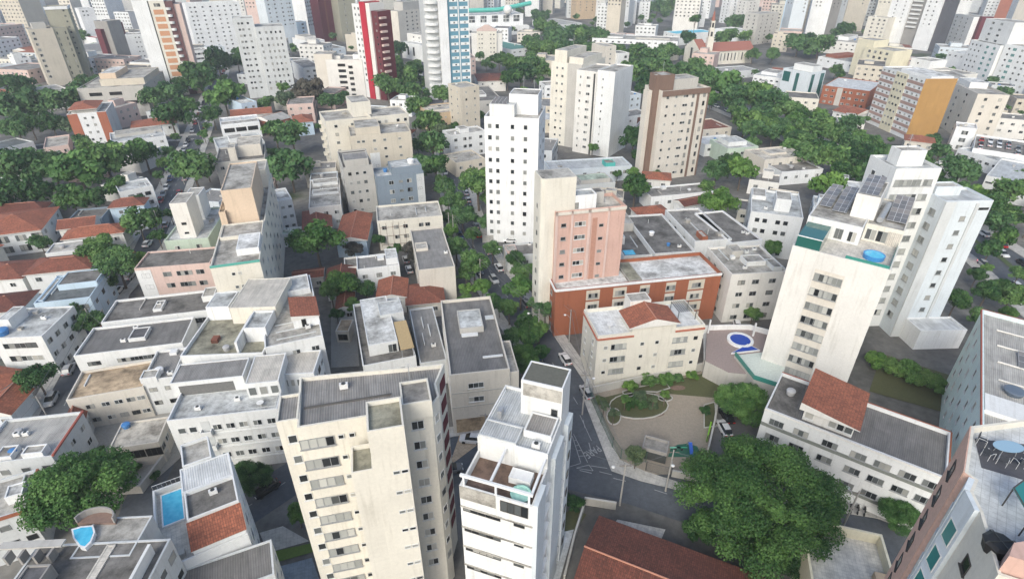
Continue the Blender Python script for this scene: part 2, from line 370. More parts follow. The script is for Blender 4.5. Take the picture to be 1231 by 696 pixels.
    def pitched(s, q, z, rise, mat, over=.5, gable=False, name='roof', axis=None, fascia='wall:warm', mono=False):
        """a hipped or gabled tile roof over the rectangle q"""
        q = [Vector(k) for k in inset(q, -over)]; a = (q[1] - q[0]).length; b = (q[2] - q[1]).length; m = MB(); th = .14
        if (axis == 'y') or (axis is None and b > a): q = q[1:] + q[:1]; a, b = b, a
        u = (q[1] - q[0]).normalized(); sl = math.hypot(b / 2, rise); mid0, mid1 = (q[0] + q[3]) / 2, (q[1] + q[2]) / 2
        if mono:
            m.face([(*q[0], z), (*q[1], z), (*q[2], z + rise), (*q[3], z + rise)], 0, [(0, 0), (a, 0), (a, b), (0, b)])
            m.face([(*q[3], z + rise), (*q[2], z + rise), (*q[2], z - .1), (*q[3], z - .1)], 1); m.face([(*q[1], z), (*q[1], z - .1), (*q[2], z - .1), (*q[2], z + rise)][::-1], 1); m.face([(*q[0], z), (*q[0], z - .1), (*q[3], z - .1), (*q[3], z + rise)], 1); m.face([(*q[0], z - .1), (*q[1], z - .1), (*q[1], z), (*q[0], z)], 1)
            return m.build(name, [mat, fascia], s.root)
        ins = 0 if gable else min(a * .48, b / 2); r0, r1 = mid0 + u * ins, mid1 - u * ins; zr = z + rise
        m.face([(*q[0], z), (*q[1], z), (*r1, zr), (*r0, zr)], 0, [(0, 0), (a, 0), (a - ins, sl), (ins, sl)])
        m.face([(*q[2], z), (*q[3], z), (*r0, zr), (*r1, zr)], 0, [(0, 0), (a, 0), (a - ins, sl), (ins, sl)])
        k = 1 if gable else 0
        m.face([(*q[1], z), (*q[2], z), (*r1, zr)], k, [(0, 0), (b, 0), (b / 2, sl)]); m.face([(*q[3], z), (*q[0], z), (*r0, zr)], k, [(0, 0), (b, 0), (b / 2, sl)])
        for i in range(4): c, d = q[i], q[(i + 1) % 4]; m.face([(*c, z - th), (*d, z - th), (*d, z), (*c, z)], 1)
        m.face([(*c, z - th) for c in reversed(q)], 1)
        o = m.build(name, [mat, fascia], s.root); m = MB(); m.tube([(*(r0 - u * .05), zr + .02), (*(r1 + u * .05), zr + .02)], .13, 6); m.build('ridge_tiles', plain('ridge_tile_clay', (.40, .19, .13), .85), o); return o
    def house_roof(s, rise=1.6, mat='tiles:orange', over=.5, gable=False, axis=None, mono=False): return s.pitched(s.rect(0, 0, s.W, s.D), s.z, rise, mat, over, gable, 'roof', axis, mono=mono)
    def tank(s, x, y, z, r=.8, h=1.1, mat=None):
        m = MB(); c = s.p(x, y); m.lathe([(r * .82, z), (r, z + h * .75), (r * 1.05, z + h * .78), (r * .9, z + h * .95), (r * .3, z + h * 1.05), (.0001, z + h * 1.06)], c[0], c[1], 16); return m.build('water_tank', mat or plain('blue_fibre_tank', (.06, .2, .45), .5), s.root)
    def aircon(s, x, y, z):
        m = MB(); m.prism(s.rect(x, y, x + .9, y + .45), z + .1, z + .75); c = s.p(x + .45, y + .22); m.lathe([(.25, z + .752), (.25, z + .78), (.0001, z + .78)], *c, 10, 1); return m.build('air_conditioner', [plain('white_enamel', (.7, .7, .68), .4), STEEL()], s.root)
    def mast(s, x, y, z, h=4.0):
        m = MB(); c = s.p(x, y); m.tube([(*c, z), (*c, z + h)], .05, 5)
        for k in range(4):
            d = s.ux * (.6 - .1 * k); zz = z + h * .7 + k * .25; m.tube([(c[0] - d.x, c[1] - d.y, zz), (c[0] + d.x, c[1] + d.y, zz)], .025, 4)
        return m.build('antenna', METAL(), s.root)
    def solar(s, x0, y0, x1, y1, z, rise=.8):
        q = s.rect(x0, y0, x1, y1); m = MB(); m.face([(*q[0], z), (*q[1], z), (*q[2], z + rise), (*q[3], z + rise)], 0, [(0, 0), (x1 - x0, 0), (x1 - x0, y1 - y0), (0, y1 - y0)])
        m.face([(*q[3], z - .08 + rise), (*q[2], z - .08 + rise), (*q[1], z - .08), (*q[0], z - .08)], 1)
        for k in (2, 3): m.tube([(*q[k], z - .3), (*q[k], z + rise)], .04, 4, 1)
        for i in range(4): c, d = i, (i + 1) % 4; zc = z + (rise if c > 1 else 0); zd = z + (rise if d > 1 else 0); m.face([(*q[c], zc - .08), (*q[d], zd - .08), (*q[d], zd), (*q[c], zc)], 1)
        return m.build('solar_panel', [solar_mat(), METAL()], s.root)
    def rail(s, pts, z, h=1.0, mat=None, name='railing'):
        m = MB(); L = [Vector(s.p(*q)) for q in pts]
        for a, b in zip(L, L[1:]):
            m.tube([(*a, z + h), (*b, z + h)], .035, 5); n = max(1, int((b - a).length / .5))
            for i in range(n + 1): c = a.lerp(b, i / n); m.tube([(*c, z), (*c, z + h)], .018, 4)
        return m.build(name, mat or WHITE_FRAME(), s.root)
    def glassrail(s, pts, z, h=1.1, mat=None):
        L = [Vector(s.p(*q)) for q in pts]
        for a, b in zip(L, L[1:]):
            d = (b - a).normalized(); n = Vector((-d.y, d.x)) * .025; m = MB(); m.prism([tuple(a - n), tuple(b - n), tuple(b + n), tuple(a + n)], z, z + h); m.build('glass_balustrade', mat or tinted('green_balustrade_glass', (.05, .24, .20), .08), s.root)
def solar_mat():
    if 'solar' in MATS: return MATS['solar']
    m, t, b = nt('solar_collector'); br = N(t, 'ShaderNodeTexBrick', Scale=1.0, Mortar_Size=.03, Brick_Width=1.0, Row_Height=1.7); br.offset = 0
    br.inputs['Color1'].default_value = (.13, .13, .13, 1); br.inputs['Color2'].default_value = (.26, .235, .21, 1); br.inputs['Mortar'].default_value = (.55, .55, .55, 1); t.links.new(uvn(t), br.inputs['Vector'])
    t.links.new(br.outputs[0], b.inputs['Base Color']); b.inputs['Roughness'].default_value = .2; MATS['solar'] = m; return m
# ================================================================ near buildings
# ---- cream tower in the middle of the near edge
Z = 31.5
b = B('apartment_tower', 'cream apartment tower with grey corrugated roof, windowless stair shaft and dark red corner panels', 'the cream tower with the stair shaft', (357, 514), (519, 487), (534, 437), Z, 'wall:cream', 'sheet:grey', .5,
      poly=[(357, 514), (519, 487), (528, 476), (524, 461), (534, 437), (360, 453)])
b.win((b.L(358, 514, Z + .5), b.L(441, 501, Z + .5)), [.22], 9, 3.4, 1.3, 1.9, 2.95, 'F'); b.win((b.L(357, 514, Z + .5), b.L(441, 501, Z + .5)), [.58, .74], 9, .6, .55, 1.6, 2.95, 'n')
x0, y0 = b.L(334, 497, Z + .3); b.block('side_bay', x0, 1.2, -.004, b.D * .8, 0, Z + .3, 'wall:cream', 'sheet:grey', .3)
b.win(((x0, 1.2), (0, 1.2)), [.55], 9, .9, 1.1, 2.0, 2.95, 'N')
x0, y0 = b.L(441, 519, 34.5); x1, y1 = b.L(486, 515, 34.5); x2, y2 = b.L(482, 476, 34.5); b.block('stair_shaft', x0, y0, x1, y2, 0, 34, 'wall:cream', 'slab:olive', .5)
b.win(((x0, y0), (x1, y0)), [.62, .86], 9, .7, .5, 5.5, 2.95, 'n', zt=34)
xt, yt = b.L(422, 575, 29.5); b.block('balcony_shaft', xt, y0 + .02, x0 - .004, y0 + 3.6, 0, 29, 'wall:cream', 'slab:olive', .5)
b.block('stair_shaft_infill', xt + .02, y0 + 3.604, x0 - .006, -.004, 0, 27.5, 'wall:cream')
q0, q1 = b.L(514, 455, 33.2), b.L(485, 506, 33.2); b.block('lift_room', q1[0] + .02, max(y2 + .02, q1[1]), q0[0], q0[1], Z - .4, 33, 'wall:cream', 'slab:grey', .3)
x3 = b.L(519, 487, Z)[0]; b.win(((x1, 0), (x3, 0)), [.45], 9, 1.3, 1.2, 1.9, 2.95, 'N')
b.win(1, [.5], 9, .9, 1.1, 1.9, 2.95, 'n'); b.win(2, [.5], 9, .7, 1.1, 1.9, 2.95, 'n')
for k in range(9): b.panel(3, .35, .9, Z - 2.3 - 2.95 * k, Z - .6 - 2.95 * k, 'wall:maroon', .07, 'dark_red_panel')
x_, y_ = b.L(358, 484, Z); b.block('roof_seam', .4, b.D * .48, b.W * .70, b.D * .48 + .22, Z + .005, Z + .16, plain('dark_roof_seam', (.10, .095, .09), .9)); b.aircon(b.W * .3, b.D * .8, Z)
b.mast(b.W * .86, b.D * .5, 33, 2.2)
# ---- white tower with roof terrace
Z = 24.5
b = B('apartment_tower', 'slim white tower with a small roof terrace, pale metal roof and mould-streaked water tank room', 'the slim white tower', (552, 583), (641, 609), (690, 498), Z, 'wall:white', 'slab:brown', 1.0)
W, D = b.W, b.D
b.block('upper_storey', .02, D * .36, W - .02, D - .02, Z, Z + 2.8, 'wall:white', 'sheet:pale_grey', .35)
b.block('water_tank_room', W * .40, D * .74, W - .04, D - .04, Z + 2.8, Z + 7.6, 'wall:white', plain('dark_stained_slab', (.12, .12, .10), .9), .1)
b.panel(((W * .42, D * .74), (W - .04, D * .74)), .02, .98, Z + 5.6, Z + 7.3, 'slab:stone', .03, 'stained_band'); b.win(((W * .42, D * .74), (W - .04, D * .74)), [.82], 1, .8, 1.7, 3.3, 3, 'd', zt=Z + 7)
b.block('roof_step', .1, D * .36 + .1, W * .55, D * .55, Z + 2.8, Z + 3.3, 'wall:pale_grey', 'sheet:pale_grey', .1)
b.block('roof_step', W * .58, D * .5, W * .97, D * .72, Z + 2.8, Z + 3.6, 'wall:white', 'sheet:grey', .1)
for x in (.42, .97): b.block('pergola_beam', W * x - .12, .25, W * x + .12, D * .36, Z + 2.3, Z + 2.6, 'wall:bright')
b.block('pergola_beam', .1, .02, W - .1, .3, Z + 2.302, Z + 2.6, 'wall:bright')
for x in (.06, .5, .94): b.block('pergola_post', W * x - .1, .05, W * x + .1, .25, Z + .02, Z + 2.3, 'wall:bright')
b.block('awning_box', W * .55, D * .2, W * .85, D * .3, Z + .02, Z + .9, 'wall:bright')
m = MB(); c = b.p(W * .78, D * .1); m.lathe([(1.0, Z + .02), (1.1, Z + .7), (.95, Z + .7), (.9, Z + .55), (.0001, Z + .55)], *c, 20); m.build('plunge_tub', plain('pale_green_tub', (.35, .60, .52), .3), b.root)
b.panel('f', .0, .5, Z - .9, Z + .98, 'slab:stone', .05, 'ribbed_grey_panel'); b.win('f', [.75], 1, 3.0, 1.6, .2, 3, 'g')
b.block('roof_vent', W * .12, D * .62, W * .18, D * .68, Z + 2.8, Z + 3.9, METAL()); b.block('roof_edge_pipe', .25, D * .4, .37, D * .95, Z + 2.81, Z + 3.0, 'wall:bright'); b.block('sheet_ridge', W * .02, D * .56, W * .56, D * .575, Z + 2.81, Z + 3.1, 'wall:bright'); b.aircon(W * .75, D * .4, Z + 2.8)
for k in range(7):
    z = Z - 2.2 - 3.35 * k; b.band('f', [z], .18, .12, 'slab:stone'); b.win('f', [.3], 1, 4.2, .45, 0, 3, 'd', zt=z - .3); b.win('f', [.82], 1, 1.2, .5, 0, 3, 'd', zt=z - .3)
for f0, f1, o in ((0, .2, .5), (.46, .72, .5), (.84, 1.0, .55)): b.panel('r', f0, f1, 0, Z + 1.2, 'wall:blue_white', o, 'side_bay')  # bay colour carries the cooler, darker shade of this side
for f in (.33, .78):
    for k in range(7): b.band('r', [Z - 1.5 - 3.3 * k], .25, .45, 'wall:white', 'ledge', f - .11, f + .05); b.win('r', [f - .03], 1, 1.1, .9, 0, 3, 'g', zt=Z - 2.4 - 3.3 * k)
for k in range(7): b.win('r', [.92], 1, .8, 1.1, 0, 3, 'd', off=.56, zt=Z - 1.4 - 3.3 * k)
b.panel('l', .1, .9, 0, Z, 'wall:white', .04, 'side_bay'); b.win('l', 2, 7, 1.2, 1.1, 1.8, 3.3, 'n', off=.05)
# ---- white building with terraces
Z = 11
b = B('apartment_house', 'white apartment house with open roof terraces, grimy edges and rows of square windows', 'the white house with open terraces', (200, 506), (333, 491), (330, 437), Z, 'wall:white', 'slab:pale_grey', .7)
W, D = b.W, b.D
b.pblock('roof_loggia', (204, 462), (292, 453), (294, 431), Z, Z + 2.6, 'wall:white', 'sheet:grey', .15)
x0, y0, x1, y1 = b.prx((204, 462), (292, 453), (294, 431), Z + 2.6); b.panel(((x0, y0), (x1, y0)), .1, .85, Z + .1, Z + 2.0, plain('shaded_loggia', (.16, .16, .155), .9, 0, .1), .03, 'loggia_shade_panel')  # flat grey panel, the loggia's inner shade put into its colour
b.block('terrace_room', W * .68, D * .35, W - .05, D * .98, Z, Z + 2.8, 'wall:white', 'sheet:tan' if 0 else 'sheet:sand', .1)
b.win(((W * .68, D * .35), (W - .05, D * .35)), 3, 1, 1.2, 1.6, 1.5, 3, 'n', zt=Z + 2.8)
m = MB(); c = b.p(W * .82, D * .16)
for r_, z_ in ((.55, .72),): m.lathe([(.08, Z), (.08, Z + z_), (r_, Z + z_), (r_, Z + z_ + .05), (.0001, Z + z_ + .05)], *c, 14)
m.build('terrace_table', plain('white_enamel', (.7, .7, .68), .4), b.root)
b.rail([(W * .64, .4), (W - .3, .4), (W - .3, D * .33)], Z + .02, .95)
for k in range(3): b.win('f', [.1, .2], 1, 1.1, 1.1, 1.6 + 3 * k, 3, 'N'); b.win('f', [.42, .54, .66, .79, .92], 1, 1.3, 1.1, 1.6 + 3 * k, 3, 'N')
b.panel('f', .28, .36, 2, Z - .2, 'wall:pale_grey', .05, 'service_recess'); b.balcony('f', [.32], 3, 1.6, .9, 2.7)
for k in range(3): b.band('f', [Z - 3 - 3 * k], .25, .14, 'wall:white', 'ledge', .38, 1)
b.win('l', 3, 3, 1.2, 1.1, 1.6, 3, 'n'); b.tank(W * .56, D * .8, Z, .7, 1.0, plain('grey_tank', (.4, .4, .4), .7)); b.aircon(W * .55, D * .3, Z); b.aircon(W * .2, D * .2, Z)
# ---- building with the blue pool
Z = 14
b = B('apartment_house', 'narrow white house with rectangular blue roof pool and a strip of orange tiles', 'the house with the rectangular pool', (190, 690), (316, 690), D=(172, 594), z=Z, w='wall:white', r='paved:sand', ph=.8) if 0 else \
    B('apartment_house', 'narrow white house with rectangular blue roof pool and a strip of orange tiles', 'the house with the rectangular pool', (188, 688), (298, 642), D=(172, 594), z=Z, w='wall:white', r='paved:sand', ph=.8)
W, D = b.W, b.D
x0, y0 = b.L(190, 630, Z); x1, y1 = b.L(214, 601, Z)
q = b.rect(.7, D * .52, W * .34, D - .7); m = MB(); m.shell(q, Z + .01, Z + .3, Z + .12, .15); pl = m.build('swimming_pool', plain('white_pool_edge', (.75, .76, .76), .4), b.root); m = MB(); m.face([(*k, Z + .24) for k in inset(q, .15)]); m.build('water', water(), pl)
b.block('white_roof', W * .38, D * .66, W - .05, D - .05, Z, Z + 2.6, 'wall:white', 'sheet:white', .1)
b.block('dark_roof', W * .40, D * .30, W - .06, D * .655, Z, Z + 2.2, 'wall:white', 'slab:mid_grey', .5); b.aircon(W * .68, D * .52, Z + 2.2)
qd = b.rect(W * .40, .3, W - .1, D * .28); b.block('tile_roof_base', W * .40, .3, W - .1, D * .28, Z, Z + 1.4, 'wall:white'); b.pitched(qd, Z + 1.5, .9, 'tiles:orange', .15, name='tile_roof', mono=True)
b.block('tank_room', W * .42, D + .05, W * .78, D + 4.2, 0, Z + 2.5, 'wall:white', 'slab:stone', .4)
b.rail([(.15, D - .2), (W * .4, D - .2)], Z + .8, .9); b.block('planter', .4, D * .1, W * .3, D * .16, Z, Z + .6, 'wall:sand')
for k in range(4): b.win('f', 3, 1, 1.3, 1.1, 1.8 + 3 * k, 3, 'n'); b.win('r', 4, 1, 1.2, 1.1, 1.8 + 3 * k, 3, 'n')
b.win('l', 4, 4, 1.2, 1.1, 1.8, 3, 'n')
bush_spots = [(*b.p(W * .2, D * .22), Z, .8)]
b2 = B('shed_roof_block', 'low block under dark ribbed fibre-cement sheets, at the frame edge before the rectangular pool', None, (190, 712), (318, 690), D=(184, 680), z=Z - 1, w='wall:pale_grey', r='sheet:mid_grey', ph=.2, cat='building', depth=4.5) if 0 else None
c0, c1 = b.p(-.2, -.25), b.p(W + .1, -.25)
b3 = B('apartment_house', 'house under dark ribbed sheets joined to the near end of the rectangular pool house', 'the dark ribbed roof', (198, 700), (320, 700), depth=6, z=Z - 1.2, w='wall:pale_grey', r='sheet:mid_grey', ph=.25) if 0 else None
bb = B('ribbed_roof_house', 'house under dark grey ribbed sheets touching the near wall of the rectangular pool house', 'the dark ribbed roof', (205, 735), (330, 690), depth=4.8, z=Z - .8, w='wall:pale_grey', r='sheet:mid_grey', ph=.2, cat='house'); bb.win('r', 2, 3, 1.2, 1.1, 1.8, 3, 'n')
# ---- bottom left building with curved terrace and kidney pool
Z = 19
b = B('apartment_house', 'grey-white house with a drop-shaped blue pool, curved wooden deck and tiled courtyard', 'the house with the drop-shaped pool', (-20, 745), (160, 735), D=(2, 657), z=Z, w='wall:pale_grey', r='slab:mid_grey', ph=.12)
W, D = b.W, b.D
b.pblock('pool_wing', (84, 672), (152, 676), (138, 622), 0, Z - .02, 'wall:pale_grey', 'slab:stone', .1)
pp = [b.p(*b.L(x, y, Z + .5)) for x, y in ((90, 646), (97, 655), (102, 656), (108, 650), (112, 640), (110, 633), (98, 634), (88, 637))]
cp = Vector((sum(k[0] for k in pp) / 8, sum(k[1] for k in pp) / 8)); pp = [tuple(cp + (Vector(k) - cp) * 1.2) for k in pp]; m = MB(); m.prism(pp, Z - .1, Z + .5); po = m.build('swimming_pool', plain('white_pool_edge', (.75, .76, .76), .4), b.root); m = MB(); m.face([(*(cp + (Vector(k) - cp) * .84), Z + .515) for k in pp]); m.build('water', water(), po)
dk = [b.p(*b.L(x, y, Z + .3)) for x, y in ((92, 632), (133, 634), (138, 640), (136, 618), (128, 615), (114, 617), (100, 624))]
c = Vector(b.p(*b.L(115, 632, Z))); dk = [(c.x + 2.1 * math.cos(R(a)), c.y + .2 + 1.5 * math.sin(R(a))) for a in range(0, 181, 20)]
m = MB(); m.prism(dk, 0, Z + .25); m.build('curved_deck', plain('weathered_deck_boards', (.22, .15, .12), .8), b.root); m = MB()
for i in range(len(dk) - 1): m.prism([dk[i], dk[i + 1], tuple(Vector(dk[i + 1]) + (c - Vector(dk[i + 1])).normalized() * .15), tuple(Vector(dk[i]) + (c - Vector(dk[i])).normalized() * .15)], Z + .26, Z + 1.1)
m.build('curved_parapet', 'wall:grey', b.root)
x0, y0 = b.L(108, 690, Z); x1, y1 = b.L(140, 655, Z); b.block('tiled_court', min(x0, x1), min(y0, y1) - 1.5, max(x0, x1), max(y0, y1), Z, Z + .12, 'paved:sand', 'paved:sand')
x0, y0 = b.L(4, 662, Z + .6); x1, y1 = b.L(84, 648, Z + .6)
for k in range(4): xx = x0 + 1 + (x1 - x0 - 1.5) * k / 3.2; b.block('concrete_fin', xx, y0 - 1.3, xx + .25, y0 - .3, Z, Z + 1.2, 'wall:grey')
b.block('light_slab', x0, y0 - .35, x1 + .2, y0 + .5, Z + 1.21, Z + 1.4, 'wall:stone'); b.block('dark_hut', x1 - 1.5, -.6, x1 + .8, y0 - 2.6, Z, Z + 1.6, 'wall:grey', 'slab:dark_grey', .2)
b.block('side_wall', W - 1.2, .3, W - .9, D * .8, Z, Z + 1.5, 'wall:white'); b.win('r', 4, 5, 1.2, 1.1, 1.8, 3, 'n'); b.win('b', 4, 5, 1.2, 1.1, 1.8, 3, 'n'); b.tank(1.5, 1.2, Z, .6, .9, plain('grey_tank', (.4, .4, .4), .7))
# ---- right edge: salmon tower with the roof terrace
Z = 41
b = B('apartment_tower', 'salmon and cream tower with green-glazed bay and a roof terrace set with a glass table', 'the salmon tower with the terrace table', (1090, 745), (1260, 790), D=(1165, 497), z=Z, w='wall:cream', r='paved:pale_grey', ph=.55, poly=None) if 0 else None
a0 = P(1157, 520, 40.5)
def corner_tower():
    Z = 40
    q = [P(x, y, Z + .6) for x, y in ((1168, 512), (1160, 567), (1172, 576), (1166, 590), (1178, 614), (1200, 690), (1290, 720), (1320, 560), (1262, 500))]
    root = B('apartment_tower', 'salmon and cream tower with a green-glazed bay and a roof terrace with glass table', 'the salmon tower with the terrace table', (1160, 620), (1240, 640), depth=8, z=Z, w='wall:cream', r=None)
    root.pts = [tuple(k) for k in q]; return root
b = corner_tower(); Z = 40; pts = b.pts
m = MB(); m.shell(pts, 0, Z + .6, Z, .2); m.build('wall', 'wall:cream', b.root); m = MB(); m.face([(*k, Z) for k in inset(pts, .2)]); m.build('roof', 'paved:pale_grey', b.root)
SF = plain('salmon_render', (.64, .415, .325), .85)
b.panel(0, .0, 1.0, 0, Z + .58, SF, .08, 'salmon_face'); b.win(0, [.42], 11, 1.2, 1.35, 2.3, 2.95, 'D', off=.08)
b.panel(1, 0, 1, 0, Z + .57, SF, .06, 'salmon_face')
b.panel(2, .0, 1.0, 0, Z + .59, 'wall:blue_white', .35, 'bay'); b.win(2, [.5], 11, .9, 2.0, 2.9, 2.95, 't', off=.36); b.panel(3, 0, 1, 0, Z + .6, 'wall:blue_white', .3, 'bay')
b.win(3, [.5], 11, 1.2, 2.0, 2.9, 2.95, 't', off=.31); b.win(4, [.4], 11, 1.0, 1.2, 2.6, 2.95, 'D')
b.win(4, [.8], 11, .9, 1.0, 2.6, 2.95, 'n')
ta = P(1207, 545, Z)
m = MB(); dq = [P(x, y, Z + .02) for x, y in ((1172, 527), (1180, 562), (1236, 578), (1250, 536))]; m.prism([tuple(k) for k in dq], Z + .004, Z + .03); m.build('dark_deck', plain('dark_deck_boards', (.09, .09, .10), .7), b.root)
b.block('lower_roof_hut', *b.L(1192, 690, Z), *[k + .1 for k in b.L(1250, 655, Z)], Z, Z + 2.4, 'wall:salmon', 'sheet:pale_grey', .1) if 0 else None
hq = [P(x, y, Z + 2.0) for x, y in ((1213, 668), (1290, 690), (1300, 640), (1219, 652))]; m = MB(); m.prism([tuple(k) for k in hq], Z, Z + 2.0); m.build('roof_hut', 'wall:salmon', b.root)
b.roofz = Z; TERR = (b, ta, Z)
# ---- terrace block at the bottom right
Z = 6
b = B('terrace_block', 'cream terrace block with a beige tiled deck behind plain parapets, below the salmon corner tower', 'the beige tiled terrace', (978, 712), (1090, 740), D=(1015, 632), z=Z - .9, w='wall:yellow', r='paved:cream', ph=1.7, cat='building', th=.3)
b.block('steel_corner_hut', b.W * .8, b.D * .3, b.W - .35, b.D * .5, Z - .9, Z + .2, 'wall:tan', None)
b.win('f', 3, 1, 1.4, 1.2, 1.4, 3, 'n')
# ---- red tile roof at the bottom
Z = 5.2
d_, c_ = P(722, 622, Z), P(905, 690, Z); u_ = (c_ - d_).normalized(); n_ = Vector((-u_.y, u_.x)) * 13.0
b = B('tile_roof_house', 'long house under a worn dark red tile roof beside the huge near tree', 'the long dark red tile roof', d_ - n_, c_ + u_ * 2 - n_, depth=13.0, z=Z, w='wall:sand', r=None, ph=0, cat='house')
m = MB(); m.prism(b.rect(.6, .6, b.W - .6, b.D - .6), 0, Z); m.build('wall', 'wall:sand', b.root)
b.pitched(b.rect(0, 0, b.W, b.D), Z, 2.0, 'tiles:wine', .3, gable=True, axis='x' if b.W > b.D else 'y', name='roof'); b.win('l', 2, 1, 1.2, 1, 1.4, 3, 'n')
# ---- white three-storey block with tile-roof pavilion
Z = 11
b = B('apartment_house', 'long white three-storey block with grey band courses and a square terracotta roof pavilion', 'the long white block with terracotta pavilion', (920, 490), (1139, 575), (1150, 535), Z, 'wall:white', 'sheet:mid_grey', .6, depth=10.5)
W, D = b.W, b.D
for k in (0, 2): b.band('f', [Z - 2.75 - 3.05 * k], .6, .12, plain('grey_green_band', (.20, .215, .19), .8), 'band_course')
b.win('f', [.09, .24, .41, .57, .70, .83, .95], 3, 2.1, 1.25, 1.5, 3.05, 'G')
b.band('f', [Z + .35], .3, .25, 'wall:warm', 'cornice'); b.band('b', [Z + .3], .35, .2, 'wall:brick', 'brick_coping'); b.band('r', [Z + .32], .35, .2, 'wall:brick', 'brick_coping')
x0, y0, x1, y1 = W * .20, D * .10, W * .52, D * .98
b.block('roof_pavilion', x0 + .4, y0 + .4, x1 - .4, y1 - .4, Z, Z + 2.4, 'wall:warm')
b.win(((x0 + .4, y0 + .4), (x1 - .4, y0 + .4)), [.12, .6, .75, .9], 1, 1.2, 1.4, 1.2, 3, 'N', zt=Z + 2.4)
b.pitched(b.rect(x0, y0 - .2, x1, y1), Z + 2.4, 1.2, 'tiles:orange', .3, name='pavilion_roof', mono=True); b.block('grey_terrace', .3, .3, W * .18, D - .3, Z + .004, Z + .06, 'slab:mid_grey', 'slab:mid_grey')
b.win('l', 2, 3, 1.3, 1.1, 1.6, 3.05, 'n'); b.win('r', 2, 3, 1.3, 1.1, 1.6, 3.05, 'n'); b.tank(W * .1, D * .6, Z, .7, 1.0, plain('grey_tank', (.4, .4, .4), .7))
# ---- mint building at the right edge
Z = 17.5
b = B('apartment_house', 'mint-white building with a red roof edge and long grey sheet roof', 'the mint building with red roof edge', (1180, 545), (1290, 570), D=(1184, 371), z=Z, w='wall:mint', r='sheet:stone', ph=.7) if 0 else \
    B('apartment_house', 'mint-white building with a red roof edge and long grey sheet roof', 'the mint building with red roof edge', (1181, 512), (1280, 540), D=(1181, 372), z=Z, w='wall:mint', r='sheet:stone', ph=.7, side=True)
W, D = b.W, b.D
b.band('l', [Z + .35], .38, .16, plain('red_painted_coping', (.36, .10, .07), .7), 'red_coping'); b.band('b', [Z + .36], .38, .15, plain('red_painted_coping', (.36, .10, .07), .7), 'red_coping')
b.win('l', [.1, .22, .36, .5, .63, .76, .9], 5, 1.0, 1.5, 2.0, 3.1, 'N'); b.win('b', 4, 5, 1.2, 1.2, 2, 3.1, 'n')
for k in range(5): xx = W * (.12 + .16 * k) ; b.block('roof_pipe', W * .25, D * (.25 + .15 * k), W * .9, D * (.25 + .15 * k) + .15, Z + .05, Z + .25, 'wall:warm')
b.block('white_roof_slab', .3, D * .12, W * .75, D * .24, Z, Z + .7, 'wall:white'); b.tank(W * .45, D * .33, Z + .02, 1.3, .8, tinted('dark_round_tank', (.10, .13, .17), .4))
b.solar(W * .55, D * .55, W * .9, D * .68, Z + .3, .3)
# ---- cream-white tower
Z = 28.6
b = B('apartment_tower', 'blank cream-white tower with a central window strip, roof spa and solar panels', 'the cream-white tower with solar panels', (953, 295), (1071, 325), (1098, 262), Z, 'wall:warm', 'paved:sand', .5)
W, D = b.W, b.D
b.panel('f', .30, .61, 0, Z - 2.6, 'wall:sand', .025, 'window_strip'); b.win('f', [.385, .525], 9, 2.3, 1.4, 4.0, 2.9, 'F', off=.03)
b.block('penthouse', .1, D * .30, W * .60, D - .1, Z, Z + 3.0, 'wall:white', 'slab:stone', .35); b.block('penthouse', W * .605, D * .42, W - .1, D - .11, Z, Z + 2.9, 'wall:cream', 'slab:stone', .25)
b.block('stair_hut', W * .40, D * .50, W * .66, D * .86, Z + 3, Z + 7.2, 'wall:warm', 'slab:stone', .1)
b.solar(W * .04, D * .55, W * .17, D * .95, Z + 3.4, 1.0); b.solar(W * .2, D * .5, W * .36, D * .95, Z + 3.4, 1.1); b.solar(W * .78, D * .55, W * .98, D * .95, Z + 3.3, 1.4); b.solar(W * .42, D * .52, W * .62, D * .85, Z + 7.4, .9)
m = MB(); c0, c1 = b.p(W * .72, D * .46), b.p(W * .74, D * .8); m.tube([(*c0, Z + 3.8), (*c1, Z + 3.8)], .5, 12); m.build('hot_water_tank', METAL(), b.root)
b.block('glass_enclosure', .3, .35, W * .28, D * .295, Z + .01, Z + 2.3, tinted('dark_green_enclosure_glass', (.02, .11, .095), .08)); b.block('enclosure_frame', .28, .33, W * .29, .45, Z + 2.301, Z + 2.45, 'wall:bright'); b.glassrail([(W * .55, .3), (W - .3, .3), (W - .3, D * .4)], Z, 1.0)
m = MB(); c = b.p(W * .80, D * .16); m.lathe([(1.6, Z + .02), (1.65, Z + .75), (1.5, Z + .75), (1.45, Z + .6), (.0001, Z + .6)], *c, 24); sp = m.build('round_spa', plain('spa_blue_shell', (.05, .25, .55), .3), b.root)
m = MB(); m.disc(*c, Z + .70, 1.46); m.build('water', water(), sp)
b.win(((W * .605, D * .42), (W - .1, D * .42)), [.2, .5], 1, 1.6, 2.0, 1.5, 3, 'g', zt=Z + 2.8); b.panel(((W * .605, D * .42), (W - .1, D * .42)), .62, .98, Z + .1, Z + 2.5, 'sheet:sand', .04, 'ribbed_shutter')
b.win(((.1, D * .3), (W * .6, D * .3)), [.62, .86], 1, 1.3, 1.9, 1.7, 3, 'g', zt=Z + 3); b.win('r', [.2, .5, .8], 9, 1.0, 1.0, 2.0, 2.9, 'n'); b.win('l', 2, 9, 1.0, 1.0, 2.0, 2.9, 'n')
